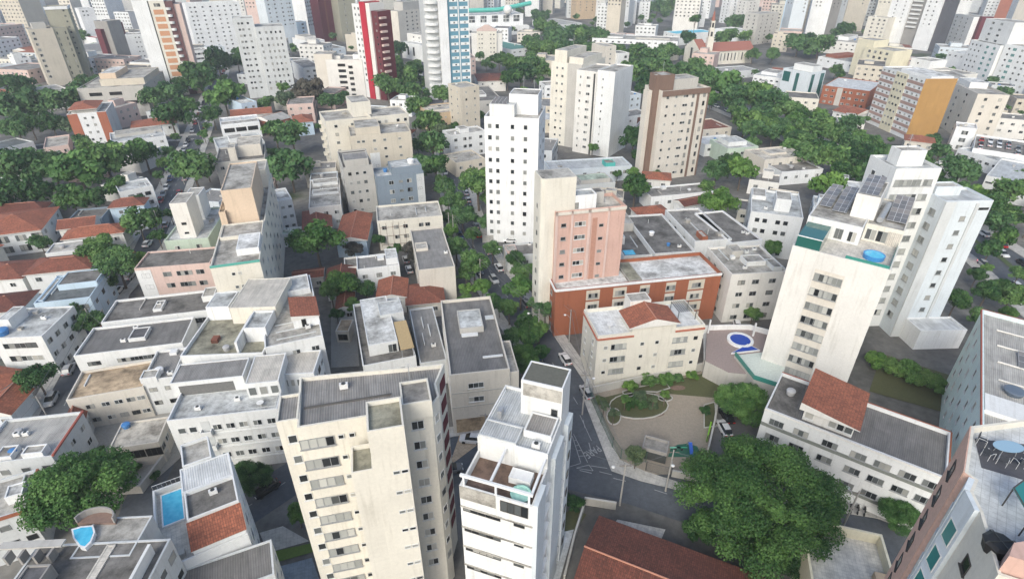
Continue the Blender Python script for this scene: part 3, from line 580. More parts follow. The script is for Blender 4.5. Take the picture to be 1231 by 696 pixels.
# ---- blue-white tower behind it (two wings)
Z = 31
b = B('apartment_tower', 'tall blue-white double tower with columns of small windows, wings stepped beside each other', 'the blue-white double tower', (1137, 242), (1195, 241), D=(1102, 226), z=Z, w='wall:blue_white', r='sheet:pale_grey', ph=.5)
W, D = b.W, b.D
b.win('f', [.50], 9, 1.1, 1.0, 3.2, 3.0, 'G'); b.win('f', [.86], 1, 2.0, .5, 1.2, 3.0, 'd'); b.panel('f', .0, .22, 0, Z + .4, 'wall:pale_grey', .3, 'corner_pier'); b.panel('f', .66, .72, 0, Z, 'wall:pale_grey', .25, 'pilaster')
b.win('l', [.25, .7], 9, 1.6, 1.3, 2.6, 3.0, 'F'); b.win('r', [.3, .7], 9, 1.1, 1.0, 2.6, 3, 'n')
x0, y0 = b.L(1054, 183, Z + 2); x1, y1 = b.L(1140, 194, Z + 2)
b.block('rear_wing', -W * .95, D * .55, -.01, D * 1.75, 0, Z + 5.2, 'wall:white', 'slab:pale_grey', .5)
b.win(((-W * .95, D * .55), (-.01, D * .55)), [.16, .34, .55, .8], 11, 1.8, 1.3, 2.4, 3.0, 'F', zt=Z + 5.2); b.win(((-W * .95, D * 1.75), (-W * .95, D * .55)), [.3, .7], 10, 1.2, 1.1, 2.4, 3, 'n', zt=Z + 5.2)
b.block('stair_hut', -W * .75, D * .95, -W * .2, D * 1.4, Z + 5.2, Z + 8.0, 'wall:white', 'slab:stone', .3); b.block('lift_room', .5, D * .55, W * .6, D * .95, Z, Z + 1.6, 'wall:blue_white', 'slab:stone', .3)
b.block('podium', W * .2, -5, W * 1.25, -.02, 0, 4.5, 'wall:bright', 'sheet:white', .3); b.mast(-W * .5, D * 1.2, Z + 8.0, 3)
# ---- cream block with the orange gable, the brick block and the salmon tower
Z = 11.4
b = B('apartment_house', 'cream four-storey block with a small orange tile roof and white roof terraces', 'the cream block with orange tile roof', (712, 409), (845, 382), D=(706, 380), z=Z, w='wall:cream', r='paved:bright', ph=.7) if 0 else \
    B('apartment_house', 'cream four-storey block with a small orange tile roof and white roof terraces', 'the cream block with orange tile roof', (719, 404), (848, 390), (829, 359), Z, 'wall:cream', 'paved:white', .7)
W, D = b.W, b.D
b.band('f', [Z - .3], .35, .2, plain('terracotta_band', (.40, .14, .09), .8), 'terracotta_band', 0, .33); b.band('f', [Z - .29], .35, .2, plain('terracotta_band', (.40, .14, .09), .8), 'terracotta_band', .72, 1); b.band('l', [Z - .3], .35, .2, plain('terracotta_band', (.40, .14, .09), .8), 'terracotta_band')
b.block('attic', W * .31, -.02, W * .72, D * .62, Z - .5, Z + 2.0, 'wall:cream'); q = b.rect(W * .28, -.4, W * .74, D * .6); b.pitched(q, Z + 2.0, 1.5, 'tiles:orange', .15, True, name='gable_roof', axis='y'); b.block('tank_room', W * .38, D * .62, W * .58, D * .95, Z, Z + 3.6, 'wall:warm', 'slab:stone', .1)
b.win('f', [.2, .78], 3, 3.0, 1.2, 2.2, 2.9, 'F'); b.win('f', [.08, .42, .56, .93], 3, .8, .8, 2.2, 2.9, 'n'); b.win('l', [.25, .75], 3, .8, 1.2, 2.2, 2.9, 'N')
for k in range(7): b.block('pergola_beam', W * .80 + k * .42, D * .3, W * .80 + k * .42 + .1, D * .72, Z + 2.1, Z + 2.25, STEEL())
for x, y in ((.80, .32), (.97, .32), (.80, .7), (.97, .7)): b.block('pergola_post', W * x, D * y, W * x + .1, D * y + .1, Z, Z + 2.1, STEEL())
m = MB(); c = b.p(W * .16, D * .35); m.lathe([(.06, Z), (.06, Z + .7), (.6, Z + .7), (.6, Z + .75), (.0001, Z + .75)], *c, 14); m.build('terrace_table', plain('white_enamel', (.7, .7, .68), .4), b.root)
Z = 11.2
b = B('apartment_house', 'brick-red four-storey block with cream window bands and white flat roof', 'the brick-red block', (668, 348), (868, 328), (842, 303), Z, 'wall:brick', 'slab:bright', .8)
W, D = b.W, b.D
for f0, f1 in ((.18, .26), (.34, .42), (.5, .56), (.66, .72), (.8, .9)):
    for k in range(4): b.panel('f', f0, f1, Z - 2.7 - 2.8 * k, Z - .3 - 2.8 * k, 'wall:beige' if k % 2 == 0 else 'wall:sand', .05, 'cream_panel')
b.win('f', [.22, .38, .53, .69, .85], 4, 2.1, 1.1, 1.6, 2.8, 'G', off=.06); b.band('f', [Z + .25], .55, .22, 'wall:bright', 'white_parapet'); b.band('l', [Z + .26], .55, .2, 'wall:bright', 'white_parapet'); b.win('l', [.3, .7], 4, 1.2, 1.1, 1.6, 2.8, 'G')
b.block('roof_well', W * .44, D * .1, W * .52, D * .9, Z + .01, Z + .5, 'slab:stone', 'slab:olive')
b.block('stair_tank_room', W * .4, D * .98, W * .55, D * 1.35, 0, Z + 2.5, 'wall:warm', 'slab:stone', .2) if 0 else None
Z = 27
b = B('apartment_tower', 'salmon pink tower with a cream round-cornered stair shaft and white penthouse', 'the salmon pink tower', (668, 255), (753, 247), (741, 231), Z, 'wall:salmon', 'slab:sand', .7)
W, D = b.W, b.D
for f0, f1 in ((.0, .035), (.22, .25), (.46, .5), (.74, .77)): b.panel('f', f0, f1, 0, Z + .5, 'wall:peach' if 0 else 'wall:pink', .2, 'pilaster')
b.band('f', [Z - .1], .6, .2, 'wall:sand', 'cornice'); b.band('r', [Z - .1], .6, .2, 'wall:sand', 'cornice')
b.win('f', [.12], 8, 1.1, .8, 2.4, 3.0, 'G'); b.win('f', [.355], 8, 2.4, 1.0, 2.4, 3.0, 'N'); b.win('f', [.66], 8, 1.0, .7, 3.2, 3.0, 'g'); b.panel('f', .53, .60, 6, Z - 1.4, plain('terracotta_pink_panel', (.42, .23, .17), .8), .04, 'vertical_panel')
b.win('r', [.3, .7], 8, 1.1, 1.0, 2.4, 3, 'n')
x0, _ = b.L(651, 214, Z + 5); m = MB(); sx0, sx1, sy0, sy1 = -2.9, W * .28, .6, D * .8
pp = [b.p(sx0 + .9, sy0), b.p(sx1, sy0), b.p(sx1, sy1), b.p(sx0, sy1), b.p(sx0, sy0 + .9), b.p(sx0 + .12, sy0 + .45), b.p(sx0 + .45, sy0 + .12)]
m.prism(pp, 0, Z + 7.5); so = m.build('stair_shaft', 'wall:cream', b.root); m = MB(); m.prism(inset(pp, .2), Z + 7.4, Z + 7.52); m.build('roof', 'slab:stone', so)
b.block('penthouse', W * .12, .7, W * .58, D * .55, Z, Z + 3.2, 'wall:bright', 'slab:pale_grey', .3); b.win(((W * .12, .7), (W * .58, .7)), [.3], 1, 2.2, 1.3, 1.8, 3, 'd', zt=Z + 3.1); b.block('roof_store', W * .3, D * .56, W * .78, D * .95, Z, Z + 2.2, 'wall:stone', 'slab:mid_grey', .2)
b.rail([(W * .6, D - .3), (W - .25, D - .3), (W - .25, .3)], Z + .7, .9, METAL()); b.win(((sx0, sy1), (sx0, sy0)), [.5], 8, .8, 1.0, 3, 3, 'd', zt=Z + 4)
# ---- grey-roofed block left of the street, the white-roofed house with the tan awning
Z = 12.5
b = B('apartment_house', 'four-storey block with a big grey sheet roof, broken skylight hut and bare beige end wall', 'the big grey roof by the street', (541, 451), (613, 443), D=(521, 362), z=Z, w='wall:sand', r='sheet:mid_grey', ph=.6) 
W, D = b.W, b.D
b.block('skylight_hut', W * .28, D * .52, W * .72, D * .78, Z, Z + 1.1, 'wall:stone', 'slab:pale_grey', .1); b.block('white_board', W * .3, D * .47, W * .6, D * .51, Z + .01, Z + .25, 'wall:white'); b.block('white_board', W * .8, D * .68, W * 1.0 - .3, D * .73, Z + .01, Z + .2, 'wall:pale_grey')
b.block('roof_pipe', W * .6, D * .18, W * .95, D * .2, Z + .01, Z + .2, 'wall:white'); b.block('side_block', W + .02, .4, W + 1.6, D * .4, 0, Z - .8, 'wall:sand', 'slab:stone', .3)
b.win('f', [.42], 2, 2.6, 1.1, 2.1, 3.0, 'N'); b.win('r', 5, 4, 1.3, 1.1, 2.0, 3.0, 'n'); b.win('l', 4, 3, 1.2, 1.0, 2.0, 3.0, 'n'); b.band('f', [Z - 3.5, Z - 6.6], .2, .1, 'wall:stone'); b.panel('f', .05, .95, .1, 3.2, 'slab:tan', .03, 'stained_base')
Z = 7
b = B('town_house', 'white town house with a white metal roof and tan sheet awning over its terrace', 'the white roof with tan awning', (436, 440), (503, 438), D=(424, 366), z=Z, w='wall:white', r='slab:mid_grey', ph=.6, cat='house', side=True)
W, D = b.W, b.D
b.block('upper_room', W * .16, D * .15, W * .72, D * .92, Z, Z + 2.4, 'wall:white', 'sheet:bright' if 0 else 'slab:white', .12); b.block('grey_hut', W * .5, D * .55, W - .2, D * .78, Z, Z + 2.9, 'wall:pale_grey', 'slab:pale_grey', .12)
b.block('awning_frame', W * .735, D * .02, W - .1, D * .45, Z + 2.2, Z + 2.35, plain('tan_sheet', (.45, .33, .17), .7)); 
for x in (.745, .96): b.block('awning_post', W * x, .25, W * x + .12, .37, Z, Z + 2.2, METAL())
b.win(((W * .16, D * .15), (W * .72, D * .15)), [.8], 1, 1.6, 1.9, 1.2, 3, 'd', zt=Z + 2.2); b.win('f', [.3, .7], 2, 1.4, 1.1, 1.8, 3, 'N'); b.block('dish_base', W * .8, D * .85, W * .9, D * .92, Z, Z + .6, 'wall:white')
bb = B('car_port', 'tan sheet-roofed car port in the alley beside the white roof with tan awning', None, (403, 398), (419, 398), depth=4.5, z=3, w='wall:sand', r='slab:tan', ph=.1, cat='shed'); bb.win('f', 1, 1, 2, 1.5, 1.5, 3, 'o')

bb = B('grey_sheet_house', 'low house under grey sheets squeezed between the tan awning and big grey roof', 'the squeezed grey sheet roof', (505, 437), (538, 434), D=(492, 372), z=5.5, w='wall:pale_grey', r='sheet:grey', ph=.3, cat='house', side=True); bb.win('f', 2, 1, 1.2, 1.1, 1.8, 3, 'n')
for x_, y_ in ((.3, .3), (.6, .45), (.4, .6)): bb.block('roof_frame', bb.W * x_, bb.D * y_, bb.W * x_ + .15, bb.D * (y_ + .2), 5.51, 6.0, 'wall:white')
bb.aircon(bb.W * .55, bb.D * .25, 5.5)
# ================================================================ blocks in the middle distance
CL = random.Random(11)
def clutter(b, z):
    """small things every flat roof here carries"""
    for _ in range(CL.choice((1, 2, 2, 3, 4)) if b.a.y < 210 else CL.choice((0, 1, 2))):
        x, y, k = CL.uniform(.12, .85) * b.W, CL.uniform(.12, .85) * b.D, CL.random()
        if k < .22: b.aircon(min(x, b.W - 1.3), min(y, b.D - .8), z)
        elif k < .42: b.tank(x, y, z, CL.uniform(.45, .75), CL.uniform(.7, 1.1), plain(*CL.choice((('grey_tank', (.4, .4, .4), .7), ('white_tank', (.78, .78, .78), .5), ('blue_fibre_tank', (.06, .2, .45), .5)))))
        elif k < .62: L = CL.uniform(.2, .5) * b.D; b.block('roof_kerb', x, min(y, b.D - L - .3), x + .18, min(y, b.D - L - .3) + L, z + .005, z + .28, CL.choice(('wall:pale_grey', 'wall:stone', 'wall:white')))
        elif k < .8: w_ = CL.uniform(.8, 1.8); b.block('roof_hatch', min(x, b.W - w_ - .3), min(y, b.D - w_ - .3), min(x, b.W - w_ - .3) + w_, min(y, b.D - w_ - .3) + w_, z + .005, z + CL.uniform(.3, .9), CL.choice(('wall:stone', 'wall:white', 'slab:stone')))
        else:
            m = MB(); c = b.p(x, y); m.tube([(*c, z), (*c, z + CL.uniform(.8, 1.6))], .09, 6); m.build('vent_pipe', plain('vent_pipe_plastic', (.55, .55, .53), .6), b.root)
def K(name, label, nick, A, Bp, C=None, z=10, w='wall:white', r='slab:stone', wins=(), roof=None, D=None, depth=None, ph=.5, huts=(), cat=None, group=None, ground=False, rise=1.6, over=.5, poly=None):
    """wins: (edge, columns, rows, w, h, style); huts: (x0, y0, x1, y1, h, wall, roof) as shares of the plan; roof 'hip' or 'gable' puts tiles on"""
    b = B(name, label, nick, A, Bp, C, z, w, None if roof else r, 0 if roof else ph, cat, D, depth, poly, ground, group)
    if roof:
        m = MB(); m.prism(b.rect(0, 0, b.W, b.D), 0, z); m.build('wall', w, b.root)
        b.house_roof(rise, r, over, roof.startswith('gable'), {'x': 'x', 'y': 'y'}.get(roof[-1]) if roof[-2:] in ('_x', '_y') else None)
    for e in wins:
        e = list(e) + [1.3, 1.1, 'n'][len(e) - 3:]; b.win(e[0], e[1], e[2], e[3], e[4], 1.7, 3.0, e[5])
    if not roof and z > 3.4 and b.W > 4 and b.D > 4: clutter(b, z)
    for h in huts:
        b.block('roof_hut', b.W * h[0], b.D * h[1], b.W * h[2], b.D * h[3], z, z + h[4], h[5] if len(h) > 5 else w, h[6] if len(h) > 6 else 'slab:stone', .15)
    return b
DO = 'o'
# ---- the peach-topped long block and the white complex before it
Z = 19
b = K('apartment_house', 'long cream block stepped up to a peach roof tower, teal edging on its near roof', 'the block with the peach roof tower', (252, 321), (312, 313), (328, 208), Z, 'wall:cream', 'slab:stone', [('f', [.42, .55], 3, .7, .7), ('r', [.08, .2, .32, .44, .56, .68, .8, .92], 5, 1.3, 1.1, 'g'), ('l', 7, 4)])
W, D = b.W, b.D
b.block('peach_tower', W * .16, D * .40, W * .86, D * .76, Z, Z + 7.8, 'wall:peach', 'slab:stone', .3); b.block('peach_tower', W * .01, D * .38, W * .155, D * .58, Z, Z + 3.4, 'wall:peach', 'slab:tan', .2)
b.block('cream_terrace', W * .05, D * .24, W * .98, D * .37, Z, Z + .5, 'wall:cream', 'slab:stone', .3); b.block('white_canopy', W * .5, D * .08, W * .97, D * .22, Z, Z + 1.4, 'wall:bright', 'slab:bright', .05)
b.band('f', [Z + .2], .5, .12, plain('teal_edging', (.10, .36, .30), .6), 'teal_edging'); b.block('roof_hut', W * .3, D * .82, W * .98, D * .98, Z, Z + 4.5, 'wall:cream', 'slab:stone', .3)
b.rail([(W * .05, D * .45), (W * .05, D * .62)], Z + 3.4, 1.5, METAL(), 'pergola_rails')
Z = 14
b = K('apartment_house', 'big white complex with dirty bare roof terrace and small tile-roofed rooftop hut', 'the white complex with rooftop tile hut', (318, 418), (388, 403), (391, 327), Z, 'wall:white', 'slab:stone', [('r', 7, 4, 1.2, 1.0, 'g'), ('f', 3, 4)], ph=.6)
W, D = b.W, b.D
x0, y0, x1, y1 = b.prx((352, 386), (384, 384), (383, 357), Z + 1.8); b.block('tile_hut', x0, y0, x1, y1, Z, Z + 2.0, 'wall:bright'); b.pitched(b.rect(x0, y0, x1, y1), Z + 2.0, .9, 'tiles:orange', .2, mono=True, name='hut_roof'); b.win(((x0, y0), (x1, y0)), [.4], 1, .8, 1.7, 1.0, 3, 'o', zt=Z + 2)
b.block('roof_hut', W * .35, D * .72, W * .95, D * .98, Z, Z + .9, 'wall:white', 'slab:pale_grey', .3); b.block('roof_hut', W * .06, D * .45, W * .24, D * .66, Z, Z + 1.5, 'wall:white', 'slab:pale_grey', .2)
for i in range(3): b.block('roof_pipe', W * .2, D * (.1 + .1 * i), W * .9, D * (.1 + .1 * i) + .12, Z + .01, Z + .2, 'wall:pale_grey')
b = K('apartment_house', 'lower white wing with beige sheet awning over a glazed veranda, beside the white terraces house', 'the beige sheet veranda roof', (306, 452), (377, 448), (374, 421), 12, 'wall:white', 'sheet:sand', [('f', 9, 1, .7, 1.4, 'n'), ('r', 3, 3)], ph=.15)
Z = 14
b = K('apartment_house', 'cream-white wing with a dark dirty courtyard roof and pale ribbed canopy', 'the dirty courtyard roof', (216, 428), (316, 424), (312, 348), Z - 1, 'wall:white', 'slab:olive', [('f', 5, 3), ('l', 5, 3)], ph=.7)
W, D = b.W, b.D
b.block('ribbed_canopy', W * .38, D * .48, W * .98, D * .98, Z - 1, Z + 2.4, 'wall:cream', 'sheet:sand', .08); b.block('white_hut', W * .02, D * .55, W * .32, D * .8, Z - 1, Z + 1.8, 'wall:bright', 'slab:pale_grey', .1); b.block('white_wall', W * .66, D * .04, W * .69, D * .45, Z - 1, Z + 1.5, 'wall:white'); b.block('white_room', W * .70, D * .2, W * .97, D * .46, Z - 1, Z + 1.6, 'wall:white', 'slab:pale_grey', .4)
m = MB(); b.block('debris_heap', W * .25, D * .2, W * .33, D * .27, Z - 1, Z - .3, 'slab:rust')
b.tank(W * .5, D * .1, Z - 1, .6, .9, plain('grey_tank', (.4, .4, .4), .7))
# ---- dark roofed rows on the left
Z = 7.5
b = K('apartment_house', 'long two-storey house under dark stained slabs, farthest of three dark roofed rows', 'the farthest dark slab roof', (121, 388), (256, 372), (262, 347), Z, 'wall:white', 'slab:mid_grey', [('f', [.1, .35, .5, .62, .74, .86], 2, 2.4, 1.2, 'g'), ('l', 2, 2)], huts=[(.42, .3, .5, .7, .5, 'wall:white'), (.86, .5, .98, .95, 1.2, 'wall:white')])
b = K('apartment_house', 'wide house under a dark sheet roof with a white-framed roof hatch, middle of three rows', 'the wide dark sheet roof', (88, 428), (219, 412), (226, 381), Z, 'wall:white', 'sheet:dark_grey' if 0 else 'sheet:mid_grey', [('f', [.15, .42, .54, .66, .78, .9], 2, 2.2, .9, 'g'), ('l', 2, 2)], huts=[(.44, .35, .6, .75, .6, 'wall:white', 'slab:dark_grey')])
b = K('apartment_house', 'house under a rust-stained brown roof nearest the walled yard, white fascia all round', 'the rust-stained brown roof', (79, 481), (172, 465), (178, 433), Z - 1, 'wall:sand', 'slab:tan', [('f', [.25, .45, .62, .78, .92], 2, 1.3, .9, 'g'), ('l', 2, 2)])
b = K('apartment_house', 'grey sheet-roofed annex wedged between the brown roof and white terraces house', 'the grey annex roof', (170, 458), (208, 453), (216, 418), Z, 'wall:white', 'sheet:grey', [('f', 2, 2, 1.3, .9, 'g')], huts=[(-.02, -.02, .5, .25, 1.0, 'wall:white')])
b = K('tile_roof_strip', 'narrow dark red tile lean-to roof along the near side of the rust-stained brown roof', 'the narrow tile lean-to', (84, 497), (178, 483), (176, 475), 3, 'wall:sand', 'tiles:wine', [('f', 4, 1, 1.2, 1.2, 'o')], roof='gable_x', cat='house', rise=.8, over=.3)
# ---- bottom left houses
b = K('grey_roof_house', 'grey sheet-roofed house with red coping between the big feathery tree and frame edge', 'the grey roof with red coping', (-40, 560), (62, 548), (72, 497), 7, 'wall:pale_grey', 'sheet:stone', [('f', 4, 2, 1.2, 1, 'g'), ('r', 3, 2)], cat='house', huts=[(.3, .05, .5, .3, .8, 'wall:white'), (.65, .02, .9, .2, 1.2, 'wall:bright')])
b.band('r', [7.4], .3, .3, plain('red_painted_coping', (.36, .10, .07), .7), 'red_coping'); b.tank(b.W * .45, b.D * .2, 7.0, .6, .9)
b = K('flat_roof_house', 'pale flat-roofed house with red tile coping beneath the big feathery tree', 'the pale flat roof by the feathery tree', (-60, 640), (30, 612), (62, 558), 8, 'wall:pale_grey', 'slab:stone', [('f', 4, 2, 1.2, 1, 'g'), ('r', 3, 2)], cat='house', ph=.5, huts=[(.7, .3, .95, .6, 1.3, 'wall:bright', 'slab:bright')])
b.band('f', [8.1], .4, .3, 'wall:brick', 'red_coping'); b.band('r', [8.1], .4, .3, 'wall:brick', 'red_coping')
b = K('tile_roof_house', 'small house under bright orange tiles at the frame edge, below the dark street tree', 'the small bright orange roof', (-25, 500), (12, 497), (15, 471), 4, 'wall:blue_white', 'tiles:orange', [('f', 2, 1)], roof='gable_y', cat='house')
b = K('yard_shed', 'small tile-roofed shed by the walled yard, rust red sheets', 'the rust shed', (74, 520), (100, 513), (108, 492), 4, 'wall:pale_grey', 'tiles:rust', [('r', 2, 1)], roof='gable_y', cat='shed', over=.2)
b = K('yard_house', 'single-storey house in the walled yard under a pale weathered slab roof', 'the pale roof in the walled yard', (130, 540), (190, 531), (203, 500), 4.5, 'wall:sand', 'slab:sand', [('f', [.15, .5, .85], 1, 2.4, 1.6, 'o'), ('r', 3, 1)], cat='house', ph=.2)
# ---- left: three storey block, red roofs
Z = 9
b = K('apartment_house', 'white three-storey block with greenish flat roof and blue water tank', 'the white block with blue tank', (-12, 407), (50, 404), (75, 368), Z, 'wall:white', 'slab:green' if 0 else 'slab:pale_grey', [('f', [.28, .5, .72], 3, 2.0, 1.2, 'g'), ('r', [.12, .35, .6, .85], 3, 1.3, 1.1, 'g')], ph=.25)
b.block('roof_hut', 0, b.D * .3, b.W * .22, b.D * .75, Z, Z + 2.2, 'wall:white', 'slab:white', .1); b.tank(b.W * .14, b.D * .15, Z, 1.1, 1.3)
b = K('town_house', 'blue-grey two-storey house with layered dark roof terraces at the left street corner', 'the layered blue-grey house', (40, 365), (108, 357), (119, 326), 6.5, 'wall:pale_blue', 'slab:slate', [('f', [.3, .55, .8], 2, 2.6, 1.2, 'g'), ('r', 3, 2)], cat='house', huts=[(.25, .45, .98, .95, 1.3, 'wall:pale_blue', 'slab:mid_grey'), (.02, .1, .12, .9, .3, 'wall:pale_blue')])
b = K('tile_roof_house', 'white house under long rust red hipped tiles, close beside the layered blue-grey house', 'the long rust red hipped roof', (30, 330), (107, 322), (117, 304), 5.5, 'wall:white', 'tiles:rust', [('f', 3, 1)], roof='hip', cat='house')
b = K('tile_roof_house', 'low house under dull red tiles before the long rust red roof', 'the dull red corner roof', (-30, 378), (24, 372), (38, 350), 4.5, 'wall:white', 'tiles:wine', [('f', 2, 1)], roof='hip', cat='house')
b = K('tile_roof_house', 'low red-brown tiled house with white wall, beyond the dull red corner roof', 'the red-brown tile house', (-30, 338), (26, 334), (34, 313), 4.5, 'wall:white', 'tiles:rust', [('f', 2, 1)], roof='hip', cat='house')
b = K('tile_roof_house', 'wide grey-roofed house with white gutters between two orange tile roofs', 'the wide grey-roofed house', (54, 305), (127, 296), (135, 284), 5, 'wall:white', 'slab:stone', [('f', 4, 1)], cat='house', ph=.3)
b = K('tile_roof_house', 'long bright orange tiled house directly behind the wide grey-roofed house', 'the long bright orange tile roof', (75, 288), (147, 279), (150, 268), 5.5, 'wall:warm', 'tiles:orange', [('f', 4, 1)], roof='hip_x', cat='house')
b = K('tile_roof_house', 'brown-orange gabled house with a white firewall between it and its neighbour', 'the brown-orange gabled house', (70, 276), (112, 271), (114, 262), 6, 'wall:warm', 'tiles:rust', [('f', 3, 1)], roof='gable_x', cat='house')
b = K('town_house', 'large white house with black-framed front windows and two bright red tile roofs', 'the white house with black-framed windows', (-40, 287), (48, 276), (68, 249), 6.5, 'wall:white', 'tiles:orange', [('f', [.2, .45, .7, .93], 2, 2.6, 1.8, 'd'), ('r', 3, 2)], roof='hip_x', cat='house', rise=2.2)
b = K('tile_roof_house', 'dark red tile roof tucked under the row of dense trees by the frame edge', 'the dark red roof under the trees', (-20, 258), (52, 252), (66, 243), 5, 'wall:sand', 'tiles:wine', [('f', 3, 1)], roof='hip_x', cat='house')
b = K('flat_roof_house', 'grey flat-roofed shed beside the pale blue tiled house', 'the grey shed roof', (80, 266), (122, 262), (123, 249), 4.5, 'wall:blue_grey', 'slab:mid_grey', [('f', 3, 1)], cat='shed')
b = K('town_house', 'pale blue house with orange-brown tile roof', 'the pale blue tiled house', (131, 250), (172, 246), (176, 238), 6, 'wall:pale_blue', 'tiles:rust', [('f', [.3, .7], 2, 1.2, 1.1)], roof='hip', cat='house')
b = K('town_house', 'white flat-roofed house with blue-grey roof and a bright blue side wall', 'the house with bright blue side wall', (143, 231), (183, 223), (190, 211), 7, 'wall:white', 'slab:pale_grey', [('f', [.3, .55, .8], 2, 1.6, 1.2, 'd')], cat='house'); b.panel('r', .0, 1, 0, 7.4, 'wall:pale_blue', .06, 'blue_side_wall')
# ---- white-green house, brick-pink house by the street
b = K('apartment_house', 'pink-and-white three-storey house under a grey slab roof at the street corner', 'the pink-and-white corner house', (161, 323), (252, 316), (254, 297), 9, 'wall:pink', 'slab:mid_grey', [('f', [.12, .4, .58, .68, .84], 3, 1.8, 1.2, 'g'), ('l', 2, 3)], ph=.4); b.panel('f', 0, .2, 0, 8.8, 'wall:white', .06, 'white_bay')
b = K('apartment_house', 'pale green and white house with a tall blank white stair shaft', 'the pale green house with white shaft', (197, 290), (250, 286), (247, 250), 8, 'wall:green', 'slab:pale_grey', [('f', 2, 2), ('l', 3, 2)], huts=[(.30, .1, .68, .45, 9.5, 'wall:warm', 'slab:stone'), (.25, .65, .6, .95, 7, 'wall:white', 'slab:stone'), (.02, .6, .3, .98, 2.5, 'wall:white')])
b.win(((b.W * .30, b.D * .1), (b.W * .68, b.D * .1)), [.5], 3, 1.2, .7, 5, 2.6, 'd', zt=17)
# ---- beyond the peach tower: beige roof cluster by the trees
b = K('apartment_house', 'low beige cluster of stepped flat roofs with square stair hut behind the peach roof tower', 'the beige stepped roofs', (258, 196), (318, 190), (330, 172), 8, 'wall:stone', 'slab:mid_grey', [('f', 4, 2), ('l', 2, 2)], huts=[(.45, .3, .95, .95, 4.0, 'wall:sand', 'slab:sand'), (.3, .1, .45, .4, 4.6, 'wall:sand')])
b = K('apartment_house', 'slim white house with a red rooftop tub in the alley behind the peach roof tower', 'the slim white alley house', (334, 242), (351, 239), (352, 224), 9, 'wall:white', 'slab:pale_grey', [('f', 2, 3, 1.1, .9)])
b = K('flat_roof_house', 'low teal-roofed annex at the foot of the slim white alley house', None, (337, 282), (364, 279), (364, 272), 3.5, 'wall:white', 'slab:green', [('f', 2, 1, 1.1, .9)], cat='house')
b = K('town_house', 'dark grey paved-court house with stepped white parapets, left of the terracotta twin roofs', 'the white stepped court house', (371, 250), (410, 246), (409, 214), 7, 'wall:warm', 'slab:stone', [('f', 3, 2), ('l', 4, 2)], cat='house', huts=[(.1, .45, .95, .6, .6, 'wall:white'), (.1, .8, .95, .98, .9, 'wall:white')])
b = K('tile_roof_house', 'low house under a broad terracotta gable behind the round bright green tree', 'the broad terracotta gable', (404, 290), (440, 288), (437, 258), 5, 'wall:pale_blue', 'tiles:orange', [('f', 2, 1)], roof='gable_y', cat='house', rise=1.2)
b = K('tile_roof_house', 'darker terracotta hipped roof beside the broad terracotta gable', 'the darker terracotta hip', (365, 276), (398, 272), (397, 251), 4.5, 'wall:warm', 'tiles:rust', [('f', 2, 1)], roof='hip', cat='house', rise=1.5)
b = K('apartment_house', 'cream three-storey house with gridded panel facade and mottled flat roof', 'the cream house with gridded front', (453, 266), (532, 259), (530, 241), 8.5, 'wall:cream', 'slab:stone', [('f', [.1, .28, .42, .66, .76], 3, 1.3, 1.1, 'g')], ph=.5)
for k in range(5): b.panel('f', .03 + .095 * k, .035 + .095 * k, 1, 8.2, 'wall:brown', .06, 'facade_strip')
for k in range(3): b.band('f', [1.6 + 2.6 * k], .12, .05, 'wall:brown', 'facade_strip', .03, .42)
b = K('apartment_house', 'pinkish-white block with long patched grey sheet roof beside the street trees', 'the pinkish block with patched roof', (503, 325), (547, 320), (532, 272), 9, 'wall:pink' if 0 else 'wall:sand', 'sheet:grey', [('r', 5, 3), ('l', 5, 3, 1.2, 1, 'g')], ph=.4, huts=[(.05, .45, .4, .6, .6, 'wall:sand')])
b = K('town_house', 'white two-storey house with grey sheet roof and bright white terrace wall', 'the white house with terrace wall', (429, 324), (480, 318), (476, 303), 6, 'wall:bright', 'sheet:grey', [('f', 3, 2)], cat='house', huts=[(.7, .2, .98, .98, 1.6, 'wall:bright', 'slab:white')])
b = K('tile_roof_house', 'dark maroon sheet roof behind a white wall, before the round bright green tree', 'the maroon roof behind the white wall', (392, 345), (424, 342), (422, 321), 4, 'wall:white', 'tiles:wine', [('f', 2, 1)], roof='gable_y', cat='house', rise=.9)
b = K('tile_roof_house', 'bright terracotta roof right behind the white roof with tan awning', 'the terracotta roof behind the awning house', (454, 358), (487, 356), (484, 336), 4.5, 'wall:warm', 'tiles:orange', [('f', 2, 1)], roof='gable_y', cat='house', rise=1.0)
b = K('tile_roof_house', 'brown weathered tile roof behind the big grey roof by the street', 'the brown weathered tiles', (490, 366), (533, 362), (527, 340), 4, 'wall:sand', 'tiles:rust', [('f', 2, 1)], roof='hip', cat='house', rise=1.4)
b = K('apartment_house', 'blue-grey stepped apartment house with white window surrounds and a white round roof tank', 'the blue-grey stepped house', (452, 213), (509, 206), (504, 196), 12, 'wall:blue_grey', 'slab:pale_grey', [('f', [.3, .68], 4, 1.5, 1.3, 'n'), ('f', [.5, .9], 4, 1.3, .8, 'g'), ('r', 2, 4)], ph=.7, huts=[(.35, .1, .98, .95, 2.4, 'wall:blue_grey', 'slab:pale_grey')])
b.panel('f', .84, 1.0, 0, 12, 'wall:pale_grey', .06, 'grey_bay'); b.tank(b.W * .8, b.D * .5, 14.4, 1.1, 1.4, plain('white_tank', (.78, .78, .78), .5))
